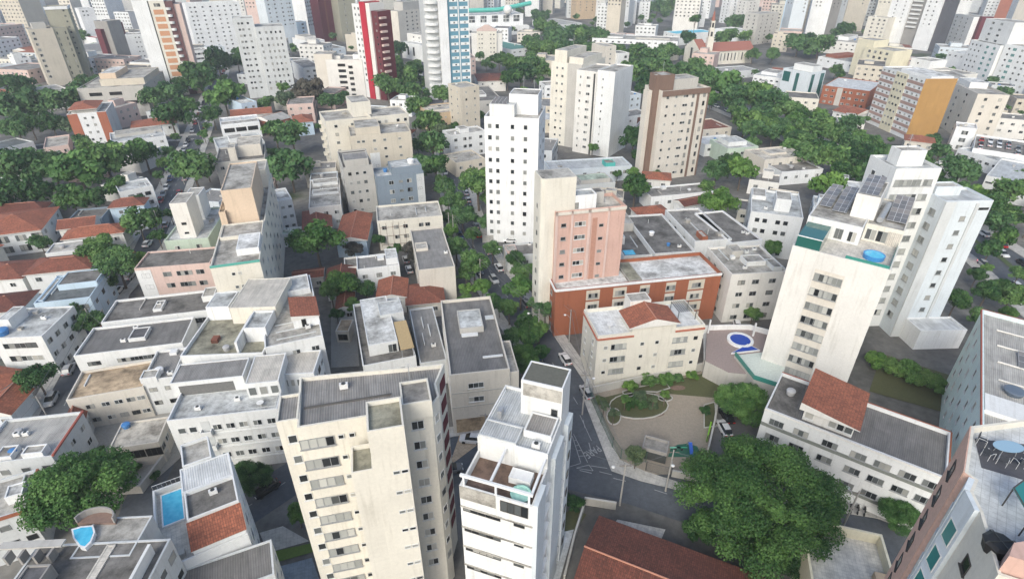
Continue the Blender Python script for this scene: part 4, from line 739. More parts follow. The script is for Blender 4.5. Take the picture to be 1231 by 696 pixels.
# ---- cream complex with the square tower
b = K('apartment_house', 'cream apartment block with side balconies and a square blank roof tower', 'the cream block with square roof tower', (391, 146), (448, 140), (446, 128), 19, 'wall:cream', 'slab:stone', [('f', [.2, .55], 6, 1.2, 1.1), ('l', 3, 6)], huts=[(.62, .2, 1.02, .95, 5.2, 'wall:cream', 'slab:stone')]); b.balcony('l', [.3, .75], 6, 2.4, 1.2)
b = K('apartment_house', 'cream block with a grey weathered top, joined to the block with square roof tower', 'the cream block with weathered top', (446, 141), (491, 136), (489, 126), 19.5, 'wall:cream', 'slab:stone', [('f', [.2, .38, .7, .9], 6, 1.2, 1.2), ('r', 2, 6)])
b = K('apartment_house', 'grey-beige lower block stepping in front of the cream block with square roof tower', 'the grey-beige stepped block', (412, 202), (448, 198), (444, 178), 15, 'wall:stone', 'slab:mid_grey', [('f', [.2, .45, .7], 5, 1.0, 1.0), ('l', 3, 5)], huts=[(.1, .1, .9, .5, 2.0, 'wall:stone', 'sheet:grey')])
b = K('apartment_house', 'beige tall block with sloping parapet beside the street trees and one white panel', 'the beige block with sloping parapet', (421, 164), (494, 158), (490, 146), 17, 'wall:beige', 'slab:stone', [('f', [.12, .2, .38, .55, .8], 5, 1.1, .9), ('r', 3, 5)], huts=[(.1, .1, .5, .9, 2.6, 'wall:beige', 'slab:stone')]); b.panel('f', .28, .44, 2, 11, 'wall:white', .06, 'white_panel')
# ---- centre
b = K('apartment_tower', 'narrow beige tower beside the tall white tower at the street, small square windows', 'the narrow beige tower', (553, 106), (576, 103), (575, 96), 21, 'wall:beige', 'slab:stone', [('f', [.3, .75], 7, .8, .9), ('l', 2, 7, .8, .9)])
b = K('flat_roof_house', 'tan walled low building with brown top terraces left of the narrow beige tower', 'the tan low building', (517, 137), (554, 133), (553, 122), 9, 'wall:tan', 'slab:sand', [('f', [.5, .8], 2, .8, .8)], cat='building', huts=[(.1, .3, 1.0, .6, .5, 'wall:sand')])
b = K('apartment_house', 'low white block with dark square windows at the foot of the narrow beige tower', 'the low white block with dark windows', (541, 163), (584, 157), (582, 150), 9, 'wall:white', 'slab:stone', [('f', [.15, .4, .55, .85], 3, 1.3, 1.1, 'd')], huts=[(.35, .3, .6, .9, 1.4, 'wall:white')])
b = K('flat_roof_house', 'long low beige annex below the low white block, flat pale roof', 'the low beige annex', (548, 196), (583, 190), (578, 178), 5, 'wall:beige', 'slab:stone', [('f', 3, 1)], cat='building')
Z = 35
b = K('apartment_tower', 'tall plain white tower with solar panels and stepped rooms on top', 'the tall plain white tower', (582, 140), (648, 143), (661, 128), Z, 'wall:bright', 'slab:stone', [('f', [.1, .24, .52, .76], 11, 1.0, 1.2), ('r', [.3, .7], 11, .9, 1.0)], ph=.7) 
W, D = b.W, b.D
b.block('roof_hut', W * .06, D * .2, W * .52, D * .85, Z, Z + 3.0, 'wall:white', 'slab:pale_grey', .2); b.block('roof_hut', W * .38, D * .45, W * .92, D * .98, Z, Z + 5.0, 'wall:bright', 'slab:stone', .2)
for k in range(4): b.solar(W * .08, D * (.25 + .13 * k), W * .36, D * (.34 + .13 * k), Z + 3.2, .4)
b.mast(W * .6, D * .8, Z + 5, 4); b.mast(W * .8, D * .8, Z + 5, 3)
Z = 33
b = K('apartment_tower', 'cream twin tower, its tall blank half behind and a white half with slit windows before', 'the cream twin tower', (663, 74), (700, 78), (698, 66), Z, 'wall:cream', 'slab:stone', [('f', [.2, .38], 11, .9, .9), ('l', 2, 11)], huts=[(.02, .1, .42, .9, 4.5, 'wall:cream'), (.5, .1, .95, .9, 2.4, 'wall:cream')]); b.mast(b.W * .3, b.D * .5, Z + 4.5, 5)
b.panel('f', .55, 1.0, 0, Z + .4, 'wall:stone', .2, 'grey_face')
b.block('white_half', b.W * 1.0 + .01, -4.5, b.W * 1.62, b.D * .6, 0, Z - 1.2, 'wall:warm', 'slab:stone', .5); b.block('white_half', b.W * 1.622, -4.0, b.W * 2.15, b.D * .62, 0, Z - .6, 'wall:white', 'slab:stone', .5)
for f in (.22, .62): b.win(((b.W, -4.5), (b.W * 1.62, -4.5)), [f], 10, 1.6 if f > .5 else .7, 1.0, 2.2, 3, 'n', zt=Z - 1)
b.win(((b.W * 1.622, -4), (b.W * 2.15, -4)), [.35], 10, .6, .8, 2.2, 3, 'n', zt=Z - 1); b.panel(((b.W, -4.5), (b.W * 1.62, -4.5)), .86, .95, 0, Z - 1.5, plain('dark_shaft', (.05, .05, .05), .8), .03, 'dark_shaft')
b = K('apartment_tower', 'small grey-white tower peeking out behind the cream twin tower', 'the small grey-white tower', (728, 56), (741, 55), (740, 50), 16, 'wall:sand', 'slab:stone', [('f', 1, 4)]); b.block('white_wing', b.W + .01, -3, b.W + 9, 8, 0, 11.5, 'wall:white', 'slab:stone', .4); b.win(((b.W + .01, -3), (b.W + 9, -3)), [.7], 3, 2, 1.6, 2.2, 3, 'd', zt=11.5)
Z = 31
b = K('apartment_tower', 'pinkish-beige tower with dark brown corner shaft and brown roof band', 'the brown-banded tower', (797, 110), (854, 105), (851, 96), Z, 'wall:sand', 'slab:stone', [('f', [.12, .30], 10, .9, .9), ('f', [.5], 10, 2.0, .9), ('f', [.66, .9], 10, .9, 1.6, 'd'), ('l', [.3], 10, .8, .9)], ph=.6)
W, D = b.W, b.D
b.band('f', [Z - 1.2], 1.75, .4, 'wall:brown', 'brown_band'); b.band('r', [Z - 1.2], 1.75, .4, 'wall:brown', 'brown_band'); b.panel('f', .74, .79, 0, Z - 1.2, 'wall:brown', .15, 'brown_pier'); b.panel('f', .97, 1.0, 0, Z - 1.2, 'wall:brown', .15, 'brown_pier')
b.block('brown_shaft', -W * .10, D * .2, -.01, D * .5, 0, Z + 5.2, 'wall:brown', 'slab:stone', .2); b.block('beige_wing', -W * .19, D * .3, -W * .102, D * .55, 0, Z, 'wall:sand', 'slab:stone', .3); b.block('brown_shaft', .0, D * .22, W * .3, D * .8, Z, Z + 5.0, 'wall:brown', 'slab:stone', .2)
b.block('roof_hut', W * .32, D * .3, W * .85, D * .95, Z, Z + 3.2, 'wall:stone', 'slab:stone', .2); b.mast(W * .15, D * .5, Z + 5, 4)
# ---- right of the salmon tower: low long roofs
def flat(label, nick, A, Bp, C, z, w='wall:white', r='slab:mid_grey', wins=(), huts=(), name='flat_roof_house', cat='house', **k): return K(name, label, nick, A, Bp, C, z, w, r, wins, huts=huts, cat=cat, **k)
b = flat('long dark slab-roofed house running back from the brick-red block, beside a roof pool terrace', 'the long dark slab roof', (787, 305), (836, 302), (793, 257), 8, 'wall:white', 'slab:mid_grey', [('l', 6, 2)])
b = flat('low house with a small blue roof pool and tall white balustrade behind the brick-red block', 'the house with the small blue roof pool', (750, 308), (786, 306), (782, 258), 7, 'wall:white', 'slab:mid_grey', [('f', 2, 2), ('l', 3, 2)], huts=[(.1, .62, .9, .98, 2.2, 'wall:stone', 'slab:stone'), (.02, .3, .3, .55, 2.0, 'wall:white')])
q = b.rect(b.W * .05, .4, b.W * .45, b.D * .14); m = MB(); m.shell(q, 7.0, 7.5, 7.3, .15); pl = m.build('swimming_pool', 'wall:slate', b.root); m = MB(); m.face([(*k, 7.42) for k in inset(q, .15)]); m.build('water', water(), pl)
b = flat('long grey slab roof with white side wall and a brick chimney hut', 'the long roof with brick hut', (836, 290), (880, 287), (838, 250), 8, 'wall:white', 'slab:grey', [('l', [.2, .4, .7], 2, 1.2, 1.4, 'g')], huts=[(.2, .02, .35, .2, 1.2, 'wall:brick')])
b = flat('dark slab roof by the dense street trees with white end wall and square windows', 'the dark roof by the avenue trees', (880, 292), (917, 288), (868, 253), 8, 'wall:bright', 'slab:mid_grey', [('l', [.15, .4], 2, 1.2, 1.4, 'g')])
b = K('apartment_house', 'cream-white four-storey block with mottled roof and roof junk, beside the brick-red block', 'the cream-white block with mottled roof', (908, 330), (950, 320), (916, 291), 12, 'wall:warm', 'slab:stone', [('f', [.3, .75], 4, 1.6, 1.1, 'g'), ('l', [.2, .7], 4, 1.4, 1.2, 'g')], ph=.5, huts=[(.4, .3, .8, .6, 1.0, 'wall:white'), (.3, .65, .6, .9, 1.4, 'wall:stone')], D=None) if 0 else \
    K('apartment_house', 'cream-white four-storey block with mottled roof and roof junk, beside the brick-red block', 'the cream-white block with mottled roof', (880, 330), (948, 326), (950, 292), 12, 'wall:warm', 'slab:stone', [('f', [.2, .45, .75], 4, 1.6, 1.1, 'g'), ('l', [.15, .4, .7], 4, 1.2, 1.1, 'g')], ph=.5, huts=[(.4, .3, .75, .55, 1.0, 'wall:white'), (.3, .65, .5, .9, 1.4, 'wall:stone'), (.78, .1, .95, .4, .8, 'wall:pale_grey')])
b.aircon(b.W * .3, b.D * .2, 12); b.aircon(b.W * .6, b.D * .75, 12)
b = K('apartment_house', 'white four-storey block with stair hut, seen from its corner behind the solar panel tower', 'the white corner block', (903, 254), (966, 262), (985, 236), 12, 'wall:white', 'slab:pale_grey', [('f', [.15, .3, .55, .7], 4, 1.1, 1.1, 'd'), ('l', 2, 4)], huts=[(.45, .2, .75, .55, 3.4, 'wall:white', 'slab:stone'), (.02, .6, .3, .95, 1.0, 'wall:white')])
b = flat('low beige flat-roofed house with a covered court, between the avenue trees', 'the beige house between avenue trees', (920, 192), (972, 187), (960, 174), 6.5, 'wall:sand', 'slab:sand', [('f', 4, 2, 1.2, 1, 'd')], huts=[(.3, .4, .7, .8, .6, 'wall:sand')])
b = flat('long grey low roof with white end wall below the beige house between avenue trees', 'the long grey low roof', (940, 207), (990, 203), (972, 190), 4.5, 'wall:bright', 'slab:grey', [('f', 4, 1)])
b = flat('pale stepped low house with greenish walls beside the brown-banded tower', 'the greenish stepped house', (875, 179), (912, 176), (902, 164), 6, 'wall:green', 'slab:pale_grey', [('f', 3, 2)], huts=[(.2, .3, .8, .9, 1.5, 'wall:white', 'slab:pale_grey')])
b = flat('long white shed with a grey slab roof directly before the brown-banded tower', 'the long white shed', (783, 237), (858, 230), (850, 219), 4.5, 'wall:bright', 'slab:grey', [('f', 5, 1, 1.2, 1.0, 'g')], cat='shed')
b = K('tile_roof_house', 'terracotta hipped roof right of the salmon pink tower', 'the terracotta hip by the salmon tower', (772, 262), (808, 258), (800, 246), 4.5, 'wall:warm', 'tiles:orange', [('f', 2, 1)], roof='hip', cat='house')
b = K('tile_roof_house', 'dark red tile lean-to behind a white gable beside the long white shed', 'the dark red lean-to', (823, 248), (866, 240), (862, 232), 4, 'wall:bright', 'tiles:wine', [('f', 2, 1)], roof='gable_x', cat='house', rise=1.0)
b = flat('long low white shed with teal blocks on its roof behind the salmon pink tower', 'the low white shed with teal blocks', (662, 205), (760, 199), (752, 188), 5, 'wall:blue_white', 'sheet:pale_grey', [('f', 6, 1)], cat='shed', huts=[(.68, .1, .8, .5, 1.4, 'wall:turquoise')])
b = flat('grey sheet-roofed workshop between the salmon pink tower and the white shed with teal blocks', 'the grey workshop roof', (660, 226), (740, 219), (726, 208), 4.5, 'wall:pale_grey', 'sheet:stone', [('f', 5, 1)], cat='workshop', huts=[(.5, .2, .95, .8, 1.2, 'wall:stone', 'slab:green')])
b = flat('grey flat roofs behind a low wall at the salmon pink tower foot', 'the grey roofs by the street', (610, 308), (655, 304), (652, 290), 4, 'wall:pale_grey', 'slab:grey', [('f', 3, 1)], huts=[(.02, .3, .3, .8, .8, 'wall:pink')])
b = K('apartment_house', 'small white house with windows behind the cream twin tower base', 'the small white house by the twin tower', (757, 115), (771, 113), (770, 106), 9, 'wall:blue_white', 'slab:stone', [('f', 2, 3)])
b = flat('white low house with grey roof and red doorway beside the cream twin tower', 'the low house with red doorway', (753, 141), (783, 136), (775, 129), 5, 'wall:white', 'slab:grey', [('f', 3, 1)]); b.panel('f', .45, .6, 0, 4.4, 'wall:wine', .05, 'red_door')
b = flat('maroon-roofed low market shed at the foot of the brown-banded tower', 'the maroon market shed', (846, 156), (880, 153), (858, 142), 4, 'wall:sand', 'tiles:rust', [('f', 3, 1)], cat='shed')
b = flat('white ribbed warehouse corner behind the maroon market shed', 'the white ribbed warehouse', (848, 174), (890, 170), (880, 161), 4.5, 'wall:white', 'sheet:white', [('f', 4, 1)], cat='warehouse')
# ---- upper right
Z = 25
b = K('office_block', 'wide office block striped brown and white with a blank ochre gable wall', 'the ochre-gabled block', (1062, 80), (1113, 95), (1136, 90), Z, 'wall:bright', 'slab:stone', [], ph=.6, depth=14)
W, D = b.W, b.D
for k in range(8):
    z = Z - 2.7 - 2.95 * k; b.band('f', [z], 1.25, .1, 'wall:pink' if 0 else plain('brown_band_paint', (.38, .26, .22), .8), 'brown_band'); b.win('f', [.06, .17, .28, .43, .5, .57, .72, .83, .94], 1, 1.3, .9, 0, 3, 'n', zt=z + 2.0, off=.02)
b.panel('f', .36, .64, 0, Z + .3, 'wall:yellow', .2, 'yellow_bay'); b.win('f', [.42, .5, .58], 8, 1.1, .9, 1.2, 2.95, 'd', off=.21); b.panel('r', .0, 1.0, 0, Z + .58, 'wall:ochre', .1, 'ochre_gable'); b.block('white_roof', W * .3, D * .2, W * .98, D * .9, Z, Z + 1.2, 'wall:bright', 'slab:bright', .05)
b = K('apartment_house', 'pale beige block with columns of small windows right of the ochre-gabled block', 'the pale beige block', (1141, 97), (1176, 113), (1199, 120), 19, 'wall:sand', 'slab:stone', [('f', [.2, .42, .7], 6, 1.2, 1.0, 'd'), ('r', [.3, .75], 6, 1.2, 1.2, 'd')], depth=12, huts=[(.1, .2, .5, .8, 2.4, 'wall:white', 'slab:white')]); b.block('pale_wing', -b.W * .8, .6, -.01, b.D * .8, 0, 20, 'wall:warm', 'slab:stone', .4); b.win(((-b.W * .8, .6), (-.01, .6)), [.35, .6], 6, 1.3, 1.0, 2, 3, 'd', zt=20)
b = flat('white cubic house with two grey garage doors beside the car park roof', 'the white cubic house', (1150, 152), (1175, 155), (1181, 151), 9, 'wall:bright', 'slab:bright', [('f', [.5], 3, 2.2, 1.6, 'g')], depth=9)
Z = 6
park = K('parking_deck', 'white-walled roof parking deck filled with parked cars', 'the roof parking deck', (1170, 178), (1290, 196), (1290, 160), Z, 'wall:bright', 'slab:grey', [('f', 7, 1, 2.0, .8, 'd')], cat='car park', depth=24, ph=.8)
b = flat('long white low-rise with a curved front wall, near side of the roof parking deck', 'the long white low-rise', (1152, 178), (1231, 204), (1270, 190), 5, 'wall:bright', 'slab:pale_grey', [('f', 9, 1, 1.6, .9, 'g')], depth=9)
b = flat('huge white warehouse with pale blue-grey roof at the frame edge by the avenue', 'the huge white warehouse', (1186, 211), (1290, 232), (1310, 200), 7, 'wall:white', 'sheet:pale_grey', [('f', 8, 1, 2.0, .6, 'g')], cat='warehouse', depth=26)
b = K('office_block', 'grey-white office block with vertical dark green glass strips', 'the office with green glass strips', (942, 82), (975, 88), (994, 80), 15, 'wall:blue_white', 'slab:pale_grey', [], depth=13, huts=[(.2, .3, .9, .9, 3, 'wall:white', 'slab:stone')])
gg = tinted('dark_green_glass', (.02, .10, .09)); b.panel('f', .04, .3, 9, 14.2, gg, .05, 'glass_strip'); b.panel('f', .5, .62, 0, 14.2, gg, .05, 'glass_strip'); b.panel('r', .1, .3, 0, 14.4, gg, .05, 'glass_strip'); b.panel('r', .7, .95, 0, 14.4, gg, .05, 'glass_strip')
b = K('apartment_house', 'brick-red and grey three-storey housing block with white sheets on its roof', 'the brick-red housing block', (990, 103), (1046, 110), (1052, 98), 9, 'wall:brick', 'sheet:white', [('f', [.1, .24, .5, .62, .78, .9], 3, 1.6, 1.1)], ph=.3); b.panel('f', .32, .44, 0, 9, 'wall:stone', .06, 'grey_bay')
b = K('tile_roof_house', 'small red tile roof with a long white canopy beside the brick-red housing block', 'the red roof with white canopy', (1002, 133), (1028, 139), (1034, 130), 4, 'wall:white', 'tiles:orange', [('f', 2, 1)], roof='gable_x', cat='house')
b = K('apartment_house', 'white stepped low-rise with dark slots beside the office with green glass strips', 'the white stepped low-rise', (906, 90), (945, 95), (944, 86), 8, 'wall:bright', 'slab:pale_grey', [('f', 6, 2, 1.4, .8, 'd')], huts=[(.1, .3, .6, .8, 1.5, 'wall:bright')])
# ---- far left: red-white house, beige cultural block, sheds
Z = 13
b = K('apartment_house', 'white four-storey house with rust red corner panels and small tile roof', 'the white house with rust red corners', (80, 138), (127, 134), (139, 122), Z, 'wall:bright', 'slab:stone', [('f', [.42, .62], 4, .9, .9, 'd'), ('r', [.5], 4, 1.2, 1.2, 'd')], ph=.4)
b.panel('f', 0, .26, 0, Z + .3, 'wall:orange', .1, 'rust_panel'); b.panel('f', .76, 1, 0, Z + .3, 'wall:orange', .1, 'rust_panel'); b.panel('r', 0, 1, 0, Z + .3, 'wall:pale_grey', .06, 'grey_side')
b.block('attic', b.W * .1, b.D * .1, b.W * .75, b.D * .8, Z, Z + 1.8, 'wall:warm'); b.pitched(b.rect(b.W * .06, b.D * .04, b.W * .78, b.D * .85), Z + 1.8, 1.6, 'tiles:orange', .4, name='tile_roof')
b = flat('long white low-rise with a blue gable, beside the white house with rust red corners', 'the white low-rise with blue gable', (133, 172), (199, 163), (209, 150), 6, 'wall:bright', 'slab:pale_grey', [('f', 5, 2), ('r', 3, 2)], huts=[(.1, .55, .98, .98, 1.0, 'wall:stone')])
b = K('tile_roof_house', 'terracotta hipped roof behind the white low-rise with blue gable', 'the terracotta hip by the left street', (158, 154), (212, 148), (214, 140), 5, 'wall:white', 'tiles:orange', [('f', 3, 1)], roof='hip_x', cat='house')
b = K('school_building', 'wide beige concrete block with a flat top room and dark strip windows', 'the wide beige concrete block', (92, 107), (172, 103), (182, 86), 14, 'wall:stone', 'slab:stone', [], ph=.5, huts=[(.3, .15, .98, .9, 3, 'wall:beige', 'slab:stone'), (.3, .2, .55, .7, 5.5, 'wall:peach', 'slab:white')])
for k, f in ((0, .25), (0, .55), (1, .4), (1, .75)): b.win('f', [f], 1, 5.5, 1.6, 2.6 + 4.5 * k, 3, 'o'); 
b.win('r', 3, 3, 1.3, 1.3)
b = flat('folded beige chapel-like roof at the foot of the tall beige tower with white squares', 'the folded beige roof', (55, 118), (95, 112), (92, 98), 6, 'wall:warm', 'slab:stone', [('f', 3, 1)], cat='building')
b = flat('grey workshop roofs at the frame edge, under the row of feathery trees', 'the grey workshop roofs by the trees', (-10, 182), (40, 170), (52, 158), 4, 'wall:pale_grey', 'sheet:slate', [('f', 4, 1)], cat='workshop')
b = flat('pinkish low house roof among the feathery trees, small red shed beside', 'the pinkish low house', (52, 178), (82, 174), (80, 162), 4, 'wall:pink', 'slab:stone', [('f', 3, 1)])
b = flat('white-fronted restaurant with open dark terrace beside the bright green street tree', 'the white open-terrace house', (265, 152), (312, 147), (312, 137), 6, 'wall:bright', 'sheet:white', [('f', [.2, .5, .8], 1, 4.2, 1.8, 'o')], huts=[(.02, .05, .98, .4, .7, 'wall:bright')])
b = K('tile_roof_house', 'long red tile roof behind the white open-terrace house', 'the long red roof by the bright tree', (278, 140), (326, 136), (324, 130), 5, 'wall:warm', 'tiles:orange', [('f', 3, 1)], roof='gable_x', cat='house')
b = K('tile_roof_house', 'salmon gabled house with a grey sheet wing behind the twin dark round trees', 'the salmon gabled house', (326, 147), (349, 141), (347, 132), 6, 'wall:orange', 'sheet:stone', [('f', 2, 1)], roof='gable_x', cat='house')
b = K('tile_roof_house', 'orange tiled house next to the cream block with side balconies', 'the orange tiles by the balconies', (354, 148), (376, 146), (375, 138), 6, 'wall:pale_blue', 'tiles:orange', [('f', 2, 1)], roof='hip', cat='house')
b = flat('pale grey terrace roofs behind the twin dark round trees', 'the pale terrace roofs', (262, 178), (318, 170), (316, 158), 5, 'wall:pale_grey', 'slab:pale_grey', [('f', 5, 1)], huts=[(.3, .4, .6, .8, 1.5, 'wall:white')])
b = flat('light blue low house with a pale roof beneath the grey tower with two halves', 'the light blue low house', (290, 125), (308, 122), (309, 112), 8, 'wall:pale_blue', 'slab:white', [('f', 2, 2)])

# ---- small things in the alley between the white complex and the white roof with tan awning
b = K('town_house', 'low grey-walled alley house with a rust sheet roof behind the tan car port', 'the alley house', (404, 372), (424, 370), (422, 352), 4, 'wall:pale_grey', 'tiles:rust', [('f', 2, 1)], roof='gable_y', cat='house', rise=.8, over=.3)
b = K('town_house', 'pale low house with a grey slab roof in front of the broad terracotta gable', 'the pale low court house', (414, 322), (430, 320), (428, 308), 4, 'wall:warm', 'slab:grey', [('f', 2, 1)], cat='house')
b = K('flat_roof_house', 'long low wall-side store with rust roof under the round bright green tree', 'the store under the round tree', (352, 336), (388, 332), (386, 322), 3, 'wall:stone', 'tiles:rust', [('f', 3, 1)], roof='gable_x', cat='shed', rise=.7, over=.3)
b = K('flat_roof_house', 'narrow grey alley annex along the right wall of the white complex', None, (408, 428), (424, 426), (423, 405), 3.2, 'wall:pale_grey', 'slab:mid_grey', [('f', 1, 1)], cat='shed') if 0 else None
# ================================================================ far towers and blocks
T = lambda *a, **k: K('apartment_tower', *a, **k)
Z = 48.5
b = T('slender tower with white blank slab, brick-red striped front and dark balcony bay', 'the brick-striped slender tower', (157, 1), (196, 0), (204, -3), Z, 'wall:bright', 'slab:stone', [], depth=15)
W, D = b.W, b.D; b.panel('f', .48, .52, 0, Z, plain('dark_joint', (.03, .03, .03), .8), .05, 'dark_joint'); b.panel('f', .52, 1.0, 0, Z, 'wall:cream', .08, 'cream_bay')
for k in range(12): b.panel('f', .60, .92, Z - 6.6 - 3.5 * k, Z - 4.2 - 3.5 * k, plain('terracotta_panel', (.52, .27, .15), .8), .12, 'terracotta_panel')
b.win('f', [.76], 1, 3.0, 1.6, 2.0, 3, 'd', off=.1); b.block('balcony_bay', W + .01, .3, W + 4.0, D * .9, 0, Z - .5, plain('dark_red_brown_paint', (.13, .06, .06), .8), 'slab:stone', .2)
for k in range(13):
    m = MB(); c = b.p(W + 1.3, .3); m.lathe([(1.25, Z - 4.5 - 3.4 * k), (1.3, Z - 3.3 - 3.4 * k), (.0001, Z - 3.3 - 3.4 * k)], *c, 10); m.build('balcony', 'wall:white', b.root)
b.block('pink_wing', W + 4.01, 1.0, W + 7.0, D * .9, 0, Z - 2, 'wall:pink', 'slab:stone', .2)
b = T('grey slab tower half hidden behind the brick-striped slender tower', 'the hidden grey slab', (220, 46), (235, 45), z=62, ground=True, w='wall:pale_grey', depth=12, wins=[('f', 2, 9, 1, 1)])
b = T('wide white tower covered in small dark windows', 'the wide white tower', (222, 5), (287, 2), z=36, w='wall:bright', depth=14, wins=[('f', [.08, .16, .3, .44, .58, .7, .82, .93], 11, 1.3, 1.0, 'd')], ph=1)
b = T('grey tower of two halves, the nearer half lower, rows of small dark windows', 'the grey tower of two halves', (279, 23), (304, 22), z=40, w='wall:pale_grey', depth=16, wins=[('f', [.25, .42, .7], 12, 1.1, 1.0, 'd')], ph=.7, huts=[(.05, .1, .4, .5, 1.0)]); b.block('lower_half', b.W + .01, -2, b.W + 14.5, 13, 0, 36, 'wall:sand' if 0 else 'wall:pale_grey', 'slab:stone', .5)
b.win(((b.W + .01, -2), (b.W + 14.5, -2)), [.12, .35, .52, .68, .84], 10, .9, 1.2, 2.4, 3.2, 'd', zt=36)
b = T('pale grey-blue tower with window pairs between the wide white and dark red towers', 'the pale grey-blue tower', (330, 63), (361, 59), z=60, ground=True, w='wall:blue_white', depth=14, wins=[('f', [.12, .35, .6, .8, .9], 14, 1.3, 1.0, 'd')])
b = T('white ribbed slab tower behind the pale grey-blue tower', 'the white ribbed slab', (358, 28), (381, 26), z=62, ground=True, w='wall:white', depth=14, wins=[('f', [.3, .6], 8, .8, 1.2)])
for f in (.2, .5, .8): b.panel('f', f - .05, f + .05, 0, 61, 'wall:blue_white', .5, 'rib')
b = K('apartment_house', 'light blue low wing at the foot of the white ribbed slab', 'the light blue low wing', (356, 27), (368, 26), z=16, w='wall:pale_blue', depth=10, wins=[('f', [.6], 4, 2.0, 1.2, 'd')])
b = T('dark red windowless slab tower with a cream edge', 'the dark red slab tower', (390, 51), (405, 49), z=60, ground=True, w='wall:maroon', depth=12, wins=[]); b.block('cream_edge', b.W + .01, .5, b.W + 4, 11, 0, 61, 'wall:sand', 'slab:stone', .2); b.block('red_edge', b.W * .45, -.3, b.W * .55, -.01, 0, 59, 'wall:wine')
b = T('grey-olive tower with a single column of white windows, beside the dark red slab tower', 'the grey-olive tower', (413, 51), (433, 49), z=44, ground=True, w='wall:olive', depth=14, wins=[('f', [.35], 12, 1.4, 1.2, 'n')])
Z = 47
b = T('red and white tower, one bright red stripe down its corner and dark red balconies', 'the red-striped tower', (437, 116), (447, 118), z=Z, w='wall:white', depth=12, ground=True, wins=[('f', [.3, .7], 13, 1.0, 1.2, 'd')]); W, D = b.W, b.D
b.block('red_stripe', W + .01, -1.0, W + 4.2, D * .8, 0, Z + 1.5, 'wall:red', 'slab:stone', .2); b.block('cream_strip', W + 4.21, -.4, W + 7.2, D * .8, 0, Z + 1, 'wall:warm', 'slab:stone', .2); b.block('maroon_wing', W + 7.21, .4, W + 12, D * .8, 0, Z - 2.5, 'wall:maroon', 'slab:stone', .2)
b.win(((W + 7.21, .4), (W + 12, .4)), [.6], 12, 1.0, 1.0, 3, 3.3, 'd', zt=Z - 2)
for k in range(12): b.block('balcony', W + 12.01, 1, W + 13.4, 5, Z - 6 - 3.3 * k, Z - 5 - 3.3 * k, 'wall:pink')
b = K('apartment_house', 'cream block with columns of dark deep balconies before the red-striped tower', 'the cream block with dark balconies', (391, 72), (435, 72), z=19.5, w='wall:warm', depth=16, wins=[('r', 2, 5)], huts=[(.05, .3, .35, .8, 1.5, 'wall:warm'), (.7, .3, .9, .8, 2.2, 'wall:bright')]); W = b.W
b.block('blank_wing', -W * .32, 1, W * .18, 12, 0, 22.5, 'wall:sand', 'slab:stone', .2); b.win('f', [.42], 6, 4.2, 1.5, 2.4, 3.0, 'o', off=.02); b.win('f', [.66], 6, 2.4, 1.5, 3.4, 3.0, 'o', off=.02)
b = K('apartment_house', 'white low block with square windows and grey terrace beside the cream balcony block', 'the white low block with grey terrace', (364, 82), (386, 80), (384, 70), 10, 'wall:white', 'slab:grey', [('f', [.25, .6, .9], 3, 1.6, 1.2, 'd')])
b = K('apartment_house', 'small white stacked houses under the dark red slab tower', 'the white stacked houses', (370, 50), (390, 48), (388, 42), 9, 'wall:bright', 'slab:stone', [('f', 3, 2)], huts=[(.1, .3, .8, .9, 2.5, 'wall:warm')])
b = K('flat_roof_house', 'pale blue-white flat house just behind the cream block with dark balconies', 'the pale blue-white flat house', (388, 60), (415, 57), (412, 50), 7, 'wall:blue_white', 'slab:grey', [('f', 2, 1)], cat='house')
b = T('far cream tower between the red-striped and beige towers', 'the far cream tower', (460, 36), (480, 34), z=52, ground=True, w='wall:cream', depth=14, wins=[('f', [.15, .85], 12, 1, 1)])
b = T('beige tower with window rows behind the dark street trees', 'the beige tower over the street trees', (478, 14), (511, 10), z=29, w='wall:sand', depth=16, wins=[('f', [.3, .5, .66, .85], 6, 1.6, 1.1, 'd')], huts=[(.3, .2, .9, .8, 6, 'wall:stone')])
b = K('apartment_house', 'cream stepped block with white podium below the beige street tower', 'the cream stepped block', (489, 40), (516, 44), z=16, w='wall:warm', depth=14, wins=[('f', [.3, .55, .7], 4, 1.4, 1, 'd')]); b.block('white_podium', b.W * .15, -9, b.W * 1.15, -.02, 0, 11, 'wall:white', 'slab:white', .5); b.win(((b.W * .15, -9), (b.W * 1.15, -9)), [.3, .55], 1, 2.0, 6, 5, 3, 'o', zt=11)
Z = 52
b = T('teal and white tower with rounded white balconies on one side', 'the teal tower with rounded balconies', (543, 119), (567, 117), z=Z, w='wall:teal', depth=14, ground=True, ph=.6); W, D = b.W, b.D
for k in range(14): b.panel('f', .12, .46, Z - 3.4 - 3.5 * k, Z - 2.0 - 3.5 * k, 'wall:bright', .1, 'white_band'); b.panel('f', .58, .96, Z - 3.4 - 3.5 * k, Z - 2.0 - 3.5 * k, 'wall:bright', .1, 'white_band')
b.win('f', [.3, .8], 14, .9, .8, 2.7, 3.5, 'd', off=.11); b.block('white_slab', -W * .42, -1, -.01, D, 0, Z + .5, 'wall:bright', 'slab:stone', .2); b.panel('f', .49, .53, 0, Z, 'wall:bright', .3, 'white_fin'); b.panel('f', .965, 1, 0, Z, 'wall:bright', .3, 'white_fin')
b.block('balcony_core', -W * .98, 1, -W * .425, D, 0, Z - 1, 'wall:pale_grey', 'slab:stone', .2)
for k in range(15):
    c = Vector(b.p(-W * .72, 1)); a = [(c.x + 3.6 * math.cos(t_), c.y + 2.2 * math.sin(t_)) for t_ in [math.pi + math.pi * i / 8 for i in range(9)]]; m = MB(); m.prism(a, Z - 4 - 3.4 * k, Z - 2.7 - 3.4 * k, 0, None, True); m.build('balcony', 'wall:white', b.root)
